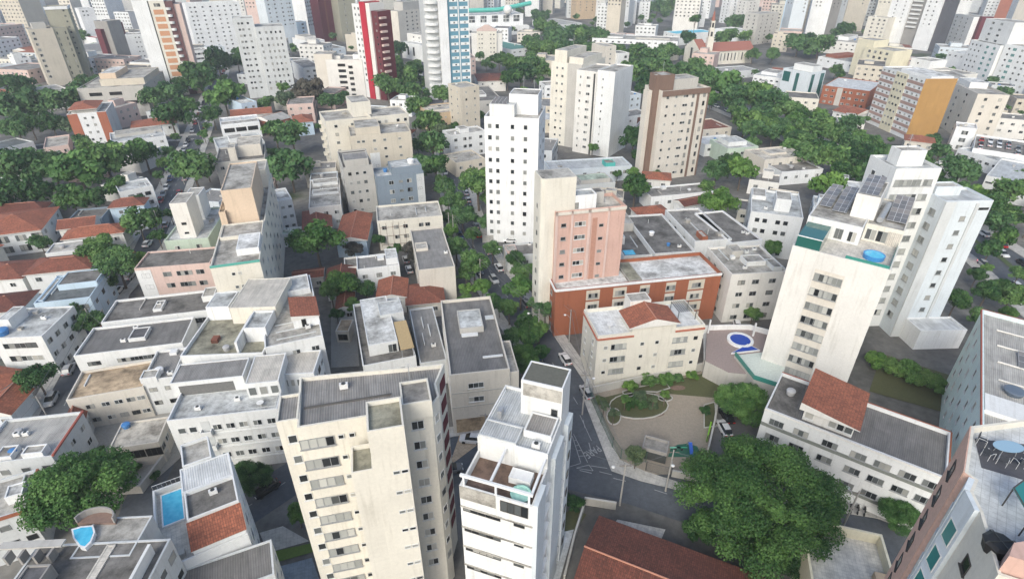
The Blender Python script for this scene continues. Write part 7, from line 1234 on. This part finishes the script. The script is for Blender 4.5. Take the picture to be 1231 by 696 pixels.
for px, col, key, rev, lab, lit in [
    ((178, 295), 'white', 'left', 0, 'white car parked before the pale green house on the left street', 0), ((84, 446), 'silver', 'left', 0, 'silver car beside the wide dark sheet roof on the left street', 0), ((118, 368), 'grey', 'left', 1, 'grey car by the farthest dark slab roof', 0),
    ((321, 590), 'black', 'alley', 0, 'black car parked under the dark tree before the white house with open terraces', 0), ((567, 530), 'white', 'cross', 0, 'white car half hidden behind the metal-roofed slim white tower', 0), ((594, 338), 'silver', 'central', 1, 'silver car driving down the tree-lined central street', 0), ((613, 291), 'white', 'cross', 0, 'white car behind the wall at the tall plain white tower', 0),
    ((1182, 320), 'silver', 'avenue', 0, 'silver car with lit red tail lamps on the avenue', 1), ((1204, 307), 'white', 'avenue', 0, 'white car with lit red tail lamps on the avenue', 1), ((1230, 319), 'black', 'avenue', 0, 'black car on the avenue at the frame edge', 0), ((1176, 328), 'black', 'avenue', 1, 'black car beneath the dark avenue trees', 0), ((1212, 283), 'white', 'avenue', 1, 'white car on the far lane of the avenue', 0),
    ((488, 314), 'silver', 'central', 0, 'silver car parked in the court of the pinkish block with patched roof', 0), ((492, 326), 'white', 'central', 0, 'white car parked nearer in the court of the pinkish block', 0), ((886, 395), 'white', 'avenue', 0, 'white car parked behind the curved pool balustrade', 0),
    ((870, 517), 'white', 'central', 0, 'white car in the small car park by the plaza wall', 0), ((873, 502), 'black', 'central', 0, 'black car in the small car park, beside the white one', 0), ((958, 160), 'grey', 'avenue', 1, 'grey car on the avenue between dense trees', 0), ((934, 153), 'white', 'avenue', 0, 'white car on the avenue beside the white stepped low-rise', 0), ((716, 68), 'white', 'avenue', 0, 'white car at the far end of the avenue', 0), ((728, 78), 'silver', 'avenue', 1, 'silver car at the far end of the avenue', 0), ((1012, 192), 'black', 'avenue', 1, 'black car on the avenue near the ochre-gabled block', 0), ((500, 136), 'white', 'central', 0, 'white car far up the tree-lined central street', 0), ((508, 152), 'silver', 'central', 1, 'silver car by the cream block with weathered top', 0), ((690, 372), 'grey', 'central', 1, 'grey car parked by the brick-red block corner', 0), ((682, 394), 'white', 'central', 1, 'white car parked below the brick-red block corner', 0)]:
    car(px, col, along(key, px, rev), lab, .05, None, bool(lit))
i = 0; cols = ['white', 'silver', 'black', 'white', 'grey', 'red', 'silver', 'blue', 'white', 'grey']
pz = park.z + .03
for r_ in range(3):
    for k in range(11):
        x, y = 2.2 + k * 2.9, 3.2 + r_ * 6.6
        if x > park.W - 2 or y > park.D - 2.5 or random.random() < .12: continue
        q = park.p(x, y); col = cols[(i * 7 + k) % 10]; i += 1; car(Vector(q), col, math.atan2(park.uy.y, park.uy.x) + random.choice((0, math.pi)), f'{col} car among the {("nearest", "middle", "farthest")[r_]} row on the roof parking deck', pz, f'{col} cars in the {("nearest", "middle", "farthest")[r_]} row of the roof parking deck')
def motorcycle(px, label):
    c = P(*px); o = empty('motorcycle', (c.x, c.y, .05), label, 'motorcycle'); o.rotation_euler = (0, 0, 1.1); z = 0
    for x in (-.65, .65):
        m = MB(); m.tube([(x, -.06, .3), (x, .06, .3)], .3, 14); me = m.mesh('wheel', [plain('tyre_rubber', (.02, .02, .02), .9)]); put('wheel', me, (0, 0, 0), 0, o)
    m = MB(); m.tube([(-.6, 0, .4), (-.2, 0, .7), (.35, 0, .75), (.62, 0, .35)], .09, 7); put('frame', m.mesh('frame', [plain('silver_engine', (.4, .4, .42), .35, .6)]), (0, 0, 0), 0, o)
    m = MB(); m.tube([(-.6, 0, .82), (0, 0, .80)], .14, 8); put('seat', m.mesh('seat', [plain('black_vinyl', (.02, .02, .02), .5)]), (0, 0, 0), 0, o); m = MB(); m.tube([(.0, 0, .82), (.42, 0, .88)], .17, 8, 0, .12); put('fuel_tank', m.mesh('fuel_tank', [plain('car_paint_black', (.02, .02, .022), .25, .1, .6)]), (0, 0, 0), 0, o); m = MB(); m.tube([(.45, -.38, 1.05), (.48, 0, .98), (.45, .38, 1.05)], .03, 5); put('handlebar', m.mesh('handlebar', [METAL()]), (0, 0, 0), 0, o)
motorcycle((1022, 613), 'black motorcycle parked at the kerb, nearer the huge dark tree'); motorcycle((1030, 614), 'middle motorcycle of three parked at the kerb'); motorcycle((1038, 616), 'black motorcycle parked at the kerb, nearer the round bright tree')
# ---------------------------------------------------------------- terrace furniture on the salmon tower
b, ta, Z = TERR; Z += .03
def table():
    o = empty('glass_table', (*ta, Z), 'oval glass-topped table on the dark deck of the salmon tower terrace', 'table'); m = MB(); n = 28; q = [(ta.x + 1.1 * math.cos(6.2832 * i / n), ta.y + .62 * math.sin(6.2832 * i / n)) for i in range(n)]; m.prism(q, Z + .72, Z + .75, 0, None, True); m.build('tabletop', tinted('pale_blue_table_glass', (.28, .42, .52), .08), o)
    for sx, sy in ((-1, -1), (1, -1), (1, 1), (-1, 1)): m = MB(); m.tube([(ta.x + sx * .6, ta.y + sy * .3, Z), (ta.x + sx * .5, ta.y + sy * .25, Z + .72)], .03, 6); m.build('leg', METAL(), o)
table(); fab = plain('charcoal_sling_fabric', (.04, .045, .055), .7)
for i, (a, t_) in enumerate(((200, 'at the salmon wall end of the glass table'), (235, 'first along the near long side of the glass table'), (270, 'mid near side of the glass table'), (305, 'last along the near long side of the glass table'), (345, 'at the frame edge end of the glass table'), (130, 'behind the glass table at the salmon wall corner'))):
    c = Vector((ta.x + 1.75 * math.cos(R(a)), ta.y + 1.25 * math.sin(R(a)))); o = empty('terrace_chair', (c.x, c.y, Z), 'dark sling chair with white arms ' + t_, 'chair', 'chairs round the glass terrace table'); o.rotation_euler = (0, 0, math.atan2(ta.y - c.y, ta.x - c.x) - math.pi / 2)
    def pt(name, fn, mat): m = MB(); fn(m); put(name, m.mesh(name, [mat]), (0, 0, 0), 0, o)
    pt('seat', lambda m: m.box(-.25, -.25, .42, .25, .25, .46), fab); pt('backrest', lambda m: m.box(-.25, -.32, .47, .25, -.27, .95), fab)
    for s_ in (-.29, .29):
        pt('armrest', lambda m: m.tube([(s_, -.28, .64), (s_, .0, .66), (s_, .26, .62), (s_, .28, .0)], .018, 6), WHITE_FRAME()); pt('leg', lambda m: m.tube([(s_, -.28, .0), (s_, -.28, .64)], .017, 6), WHITE_FRAME())
def barbecue():
    c = P(1196, 662, Z); o = empty('covered_stand', (*c, Z), 'black eight-sided covered stand on the pale terrace tiles of the salmon tower', 'covered stand'); m = MB(); m.lathe([(.75, Z), (.85, Z + .5), (.95, Z + .8), (.7, Z + .95), (.001, Z + 1.0)], c.x, c.y, 8); m.build('cover', plain('black_vinyl', (.02, .02, .02), .5), o); m = MB()
    for a in range(0, 360, 90): m.tube([(c.x, c.y, Z + 1.0), (c.x + .8 * math.cos(R(a)), c.y + .8 * math.sin(R(a)), Z + 1.02), (c.x + .95 * math.cos(R(a)), c.y + .95 * math.sin(R(a)), Z + .82)], .03, 5)
    m.build('rim_frame', STEEL(), o)
barbecue()
def glass_canopy():
    q = [P(x, y, Z + 1.8) for x, y in ((1219, 586), (1240, 570), (1262, 600), (1240, 622))]; o = empty('glass_canopy', (*q[0], Z), 'dark-framed green glass canopy at the frame edge of the salmon tower terrace', 'canopy'); m = MB(); m.prism([tuple(k) for k in inset(q[::-1] if False else q, .05)], Z + 1.72, Z + 1.8, 0, None, True); m.build('glass', tinted('green_tinted_glass', (.03, .20, .19)), o); m = MB()
    for a, c in zip(q, q[1:] + q[:1]): m.tube([(*a, Z + 1.78), (*c, Z + 1.78)], .06, 5)
    for k in q: m.tube([(*k, Z), (*k, Z + 1.78)], .05, 5)
    m.build('frame', DARK_FRAME(), o)
glass_canopy()
# ---------------------------------------------------------------- the rest of the town: plain houses, blocks and trees in the gaps
FR = random.Random(23)
def inside(q, poly):
    n = len(poly); c = False
    for i in range(n):
        a, b = poly[i], poly[i - 1]
        if (a[1] > q[1]) != (b[1] > q[1]) and q[0] < (b[0] - a[0]) * (q[1] - a[1]) / (b[1] - a[1] + 1e-9) + a[0]: c = not c
    return c
def seg(q, a, b):
    d = b - a; t_ = max(0, min(1, (q - a).dot(d) / d.dot(d))); return (q - a - d * t_).length
RW = dict(central=7, cross=8, alley=5, lane=4, left=7, avenue=13, trees_row=6)
FB = [(min(k[0] for k in f), min(k[1] for k in f), max(k[0] for k in f), max(k[1] for k in f), f) for f in FOOT]
def free(c, ux, uy, w, d, mg=1.2, road=True):
    q = [c + ux * (x * (w / 2 + mg)) + uy * (y * (d / 2 + mg)) for x in (-1, -.5, 0, .5, 1) for y in (-1, -.5, 0, .5, 1)]; R_ = (w + d) * .75 + 2
    if road:
        for k, pts in ROADS.items():
            for a, b in zip(pts, pts[1:]):
                if seg(c, a, b) < RW[k] + max(w, d) * .5: return False
    me = [tuple(c + ux * (x * (w / 2 + mg)) + uy * (y * (d / 2 + mg))) for x, y in ((-1, -1), (1, -1), (1, 1), (-1, 1))]
    for x0, y0, x1, y1, f in FB:
        if c.x + R_ < x0 or c.x - R_ > x1 or c.y + R_ < y0 or c.y - R_ > y1: continue
        if any(inside(k, f) for k in q) or any(inside(k, me) for k in f) or inside(((x0 + x1) / 2, (y0 + y1) / 2), me): return False
    return True
def seen(c, z=5, mx=0):
    d = c.y * ct - (z - HC) * st; u = c.x / d; v = (-(z - HC) * ct - c.y * st) / d; x, y = 615.5 + F * u, 348 + F * v; return -10 - mx < x < 1241 + mx and -6 < y < 600
KEEP = [P(*k) for k in ((770, 500), (800, 540), (840, 500), (890, 500), (160, 540), (740, 640), (1090, 450), (345, 660), (890, 410), (560, 520), (830, 470), (740, 500))]
WALLC = [('white', 'bright'), ('white', 'white'), ('cream', 'cream'), ('pale grey', 'pale_grey'), ('sand-coloured', 'sand'), ('off-white', 'warm'), ('pale blue', 'blue_white'), ('pinkish', 'pink'), ('beige', 'beige')]
ROOFC = [('terracotta tile roof', 'tiles:orange', 1), ('rust tile roof', 'tiles:rust', 1), ('grey flat roof', 'slab:grey', 0), ('dark flat roof', 'slab:mid_grey', 0), ('pale flat roof', 'slab:stone', 0), ('white sheet roof', 'sheet:white', 0), ('grey sheet roof', 'sheet:grey', 0)]
FILL = []
def filler(c, w, d, z, ang):
    ux = Vector((math.cos(ang), math.sin(ang))); uy = Vector((-ux.y, ux.x)); wc, rc = FR.choice(WALLC if c.y < 480 else WALLC[:2] * 3 + WALLC), FR.choice(ROOFC if z < 8 else ROOFC[2:5]); a = c - ux * w / 2 - uy * d / 2
    tall = z > 16; name = 'apartment_tower' if tall else 'apartment_house' if z > 7.5 else 'town_house'
    b = B(name, None, None, a, a + ux * w, depth=d, z=z, w='wall:' + wc[1], r=None if rc[2] else rc[1], ph=0 if rc[2] else .5, cat='tower' if tall else 'building' if z > 7.5 else 'house')
    if rc[2]: m = MB(); m.prism(b.rect(0, 0, w, d), 0, z); m.build('wall', 'wall:' + wc[1], b.root); b.house_roof(FR.uniform(1.2, 1.9), rc[1], .4, FR.random() < .4)
    elif c.y < 420: clutter(b, z)
    if not rc[2] and FR.random() < .6: x0, y0 = FR.uniform(.1, .5), FR.uniform(.3, .6); b.block('roof_hut', w * x0, d * y0, w * (x0 + .35), d * (y0 + .35), z, z + FR.uniform(1.2, 3), 'wall:' + wc[1], 'slab:stone', .1)
    n = max(1, int(w / 3.2)); fl = int((z - .5) / 3) if c.y < 300 else min(9, int(z / 3.1))
    if c.y < 520: b.win('f', n, max(1, fl), 1.4, 1.1, 1.7, 3.0, FR.choice('ngd')); b.win('r' if c.x < 0 else 'l', max(1, int(d / 4)), max(1, fl), 1.2, 1.1, 1.7, 3.0, 'd')
    else: b.win('f', min(n, 6), max(1, fl), 1.6, 1.2, 1.7, 3.1, 'd')
    b.root['height_word'] = ''; del b.root['height_word']
    FILL.append((b.root, c, w, z, f'{wc[0]} {"tower" if tall else "block" if z > 7.5 else "house"} with {rc[0]}')); FB.append((min(k[0] for k in b.pts), min(k[1] for k in b.pts), max(k[0] for k in b.pts), max(k[1] for k in b.pts), b.pts))
for y0, y1, step, wr, zr, cap in ((82, 200, 9, (7, 11), (3.5, 6.5), 45), (200, 340, 14, (9, 17), (4, 9), 50), (340, 560, 21, (12, 24), (5, 14), 60), (560, 1050, 30, (14, 24), (8, 40), 130), (580, 1060, 25, (11, 18), (12, 40), 90)):
    cand = []
    y = y0
    while y < y1:
        x = -(y * .98 + 60)
        while x < y * .98 + 60: cand.append(Vector((x + FR.uniform(-.3, .3) * step, y + FR.uniform(-.3, .3) * step))); x += step
        y += step
    FR.shuffle(cand); n = 0
    for c in cand:
        if n >= cap: break
        w, d = FR.uniform(*wr), FR.uniform(*wr); z = FR.uniform(*zr) if y1 < 1000 or FR.random() < .35 else FR.uniform(24, 56); ang = R(FR.choice((-12, -12, 14, -10, 78)) if c.x < 60 else FR.choice((-24, -30, -20)))
        ux = Vector((math.cos(ang), math.sin(ang))); uy = Vector((-ux.y, ux.x))
        if not seen(c, 5, 80) or any((c - k).length < 14 for k in KEEP) or any((c - t_[1]).length < t_[2] * .6 + min(w, d) * .5 for t_ in TREES if t_[2] > 2.2): continue
        if free(c, ux, uy, w, d): filler(c, w, d, z, ang); n += 1
ux, uy = Vector((1, 0)), Vector((0, 1)); n = 0; EXIST = [o for o in bpy.data.objects if o.name.startswith(('car', 'parked'))]
def tree_at(c, r, key):
    z = min(9.0, max(1.6, r * .95 + 1.6)); det = 'mid' if dist(c.x, c.y, z) < 190 else 'far'; o = empty('street_tree', (c.x, c.y, 0), None, 'tree'); put('crown', TR.choice(crowns(key, det)), (0, 0, z), TR.uniform(0, 6.28), o, (r, r * TR.uniform(.9, 1.1), r * TR.uniform(.95, 1.2))); put('trunk', TR.choice(TRUNKS), (0, 0, 0), TR.uniform(0, 6.28), o, (max(1.6, r * .8), max(1.6, r * .8), z * .9)); TREES.append((o, c, r, key, r))
for key, offs, step, rr, y0, y1 in (('avenue', (-15, -9, 9, 15, 1), 6.5, (3.0, 5.0), 140, 520), ('central', (-5.2, 5.4), 7, (2.2, 3.2), 120, 420), ('left', (-5.2, 5.2), 13, (2.0, 3.0), 120, 420)):
    pts = ROADS[key]
    for a, b in zip(pts, pts[1:]):
        L_ = (b - a).length; dd = (b - a) / L_; nn = Vector((-dd.y, dd.x)); k = 0.0
        while k < L_:
            for of in offs:
                c = a + dd * (k + FR.uniform(-1.5, 1.5)) + nn * (of + FR.uniform(-.8, .8)); r = FR.uniform(*rr)
                if y0 < c.y < y1 and seen(c) and FR.random() < .85 and not any((c - t_[1]).length < (t_[2] + r) * .55 for t_ in TREES) and free(c, ux, uy, r, r, .1, False): tree_at(c, r, FR.choice(('dark', 'mid', 'mid', 'bright')))
            k += step
for _ in range(9000):
    if n >= 290: break
    y = 85 + 700 * FR.random() ** 1.5; c = Vector((FR.uniform(-1, 1) * (y * .98 + 40), y)); r = FR.uniform(1.6, 3.6) if y < 300 else FR.uniform(2.5, 5)
    if not seen(c) or any((c - k).length < 12 for k in KEEP) or any((c - t_[1]).length < (t_[2] + r) * .75 for t_ in TREES) or any(seg(c, a, b) < (5 if k != 'avenue' else 8) for k, pts in ROADS.items() for a, b in zip(pts, pts[1:])): continue
    if free(c, ux, uy, r * 1.2, r * 1.2, .3, False): tree_at(c, r, FR.choice(('dark', 'mid', 'mid', 'bright'))); n += 1
CARS = []; CR = random.Random(3)
for key, of in (('central', 2.7), ('central', -2.7), ('left', 2.5), ('left', -2.5), ('cross', 3.2), ('avenue', 5), ('avenue', -5), ('trees_row', 2.0)):
    pts = ROADS[key]
    for a, b in zip(pts, pts[1:]):
        L_ = (b - a).length; dd = (b - a) / L_; nn = Vector((-dd.y, dd.x)); k = 3.0
        while k < L_ - 3:
            c = a + dd * k + nn * of; k += CR.uniform(6, 15)
            if c.y > 420 or c.y < 62 or not seen(c, 0) or (c - P(705, 545)).length < 13 or any(o.name.startswith(('car', 'parked')) and (Vector(o.location[:2]) - c).length < 6 for o in EXIST): continue
            col = CR.choice(('white', 'silver', 'black', 'grey', 'white', 'silver', 'red', 'blue')); CARS.append((car(c, col, math.atan2(dd.y, dd.x) + (math.pi if of > 0 else 0), None, .05), c, f'{col} car parked'))
# of the trees keep as objects those that show, the largest first; what is left of the showing ones is one far canopy
bpy.context.view_layer.update(); dg = bpy.context.evaluated_depsgraph_get(); eye = Vector((0, 0, HC)); keep = []; rest = []
def shows(o, c, r):
    z = o.children[0].location.z
    for dx, dz in ((0, .55), (-.6, .2), (.6, .2), (0, 0)):
        p = Vector((c.x + dx * r, c.y, z + dz * r)); d = p - eye; L_ = d.length; hit, loc, nn, ix, ob, mx = SC.ray_cast(dg, eye, d.normalized(), distance=L_ + r)
        if not hit or ob.parent == o or (loc - eye).length > L_ - r * .25: return True
    return False
for t_ in sorted(TREES, key=lambda t: -t[2] / dist(t[1].x, t[1].y, 5)):
    if t_[0]['category'] != 'tree' or t_[0].get('label'): keep.append(t_); continue
    vis = shows(t_[0], t_[1], t_[2])
    if vis and sum(1 for k in keep if k[0]['category'] == 'tree') < 292: keep.append(t_); continue
    if vis: rest.append((t_[1].copy(), t_[2], t_[0].children[0].location.z))
    for ch in list(t_[0].children): bpy.data.objects.remove(ch)
    bpy.data.objects.remove(t_[0])
TREES[:] = keep; print('REST', len(rest))
if rest:
    small = crown_mesh(77, 9, 420, .17, .78); sv = [v.co.copy() for v in small.vertices]; sf = [tuple(p.vertices) for p in small.polygons]; sa = [a.value for a in small.attributes['leafvar'].data]; v = []; f = []; va = []
    for c, r, z in rest:
        i0 = len(v); a = TR.uniform(0, 6.28); ca, sa_ = math.cos(a), math.sin(a); v += [(c.x + (q.x * ca - q.y * sa_) * r, c.y + (q.x * sa_ + q.y * ca) * r, z + q.z * r) for q in sv]; f += [tuple(k + i0 for k in g) for g in sf]; va += sa
    me = bpy.data.meshes.new('far_canopy'); me.from_pydata(v, [], f); at = me.attributes.new('leafvar', 'FLOAT', 'FACE'); at.data.foreach_set('value', va); me.materials.append(LEAF['mid']); tag(put('far_canopy', me, (0, 0, 0), 0), kind='stuff')
print('CARS', len(CARS), 'FILL', len(FILL), 'TREES', len(TREES))
# ---------------------------------------------------------------- labels told by look and by neighbours
used = set(o.get('label') for o in bpy.data.objects if o.get('label'))
def name_by_place(items):
    """items: (object, place, phrase); the shortest description that no other thing carries yet"""
    for o, q, ph in items:
        near = sorted(NICKS, key=lambda n: max(0, (Vector(n[1]) - q).length - .5 * min(n[2], n[3])))[:8]; opts = []
        def rel(n): d = q - Vector(n[1]); return 'before' if d.y < -.6 * abs(d.x) else 'behind' if d.y > .6 * abs(d.x) else 'beside'
        for n in near[:2]: opts.append(f'{ph} {rel(n)} {n[0]}')
        for i, n in enumerate(near[:4]):
            for n2 in near[i + 1:6]: opts.append(f'{ph} {rel(n)} {n[0]}, near {n2[0]}')
        for pre in ('further', 'smaller', 'third', 'fourth', 'fifth', 'sixth', 'seventh', 'eighth'):
            for n in near[:3]: opts.append(f'{pre} {ph} {rel(n)} {n[0]}')
        ok = [c for c in opts if c not in used and len(c.split()) <= 16]
        o['label'] = ok[0] if ok else opts[0]; used.add(o['label'])
SIZE = {'tree': (('tall', 5.2), ('mid-sized', 3.4), ('small', 0)), 'shrub': (('large', 1.6), ('small', 0))}
COLW = dict(dark='dark green', mid='green', bright='bright green', pale='pale thin', purple='brownish purple')
TREES.sort(key=lambda t: -t[4])
name_by_place([(o, q, f"{next(s for s, v in SIZE[o['category']] if r >= v)} {COLW[key]} {o['category']}") for o, q, r, key, w in TREES if not o.get('label')])
name_by_place([(o, c, ph) for o, c, ph in CARS])
name_by_place([(o, c, ph) for o, c, w, z, ph in sorted(FILL, key=lambda f: f[1].y)])
# ---------------------------------------------------------------- air, light, camera
HAZE = 0.00025
if HAZE:
    m = MB(); m.prism([(-3900, -390), (3900, -390), (3900, 4900), (-3900, 4900)], -1.2, 110, 0, None, True); hz_ = m.mesh('haze', [])
    hm = bpy.data.materials.new('haze'); hm.use_nodes = True; t = hm.node_tree; t.nodes.clear(); o = t.nodes.new('ShaderNodeOutputMaterial'); v = t.nodes.new('ShaderNodeVolumePrincipled'); v.inputs['Color'].default_value = (.86, .92, .97, 1); v.inputs['Density'].default_value = HAZE; v.inputs['Anisotropy'].default_value = .2; t.links.new(v.outputs[0], o.inputs['Volume']); hz_.materials.append(hm)
    tag(put('haze', hz_, (0, 0, 0), 0), kind='stuff')
AZ, EL = R(200), R(36)
wd = bpy.data.worlds.new('World'); SC.world = wd; wd.use_nodes = True; t = wd.node_tree; bg = t.nodes['Background']; sky = t.nodes.new('ShaderNodeTexSky'); sky.sky_type = 'NISHITA'; sky.sun_disc = False; sky.sun_elevation = EL; sky.sun_rotation = AZ; sky.air_density = 1.0; sky.dust_density = 3.0; sky.ozone_density = 1.0
hs = t.nodes.new('ShaderNodeHueSaturation'); hs.inputs['Saturation'].default_value = 1.0; t.links.new(sky.outputs[0], hs.inputs['Color']); t.links.new(hs.outputs[0], bg.inputs[0]); bg.inputs[1].default_value = .15
ld = bpy.data.lights.new('Sun', 'SUN'); ld.energy = 1.35; ld.angle = R(28); ld.color = (.965, 1, .95); lo = bpy.data.objects.new('Sun', ld); COL.objects.link(lo)
dr = -Vector((math.sin(AZ) * math.cos(EL), math.cos(AZ) * math.cos(EL), math.sin(EL))); lo.rotation_euler = dr.to_track_quat('-Z', 'Y').to_euler(); lo.location = (0, -100, 200)
cd = bpy.data.cameras.new('Camera'); cd.sensor_width = 36; cd.lens = F / 1231 * 36; cd.clip_end = 9000; cd.clip_start = .5; co = bpy.data.objects.new('Camera', cd); COL.objects.link(co); co.location = (0, 0, HC); co.rotation_euler = (math.pi / 2 - TH, 0, 0); SC.camera = co
SC.view_settings.view_transform = 'Standard'; SC.view_settings.look = 'None'; SC.view_settings.exposure = .58; SC.view_settings.gamma = 1
SC.cycles.max_bounces = 5; SC.cycles.diffuse_bounces = 3; SC.cycles.glossy_bounces = 2; SC.cycles.transmission_bounces = 2; SC.cycles.volume_bounces = 1; SC.cycles.use_denoising = True; SC.cycles.sample_clamp_indirect = 4
print('OBJECT COUNT', len(bpy.data.objects))
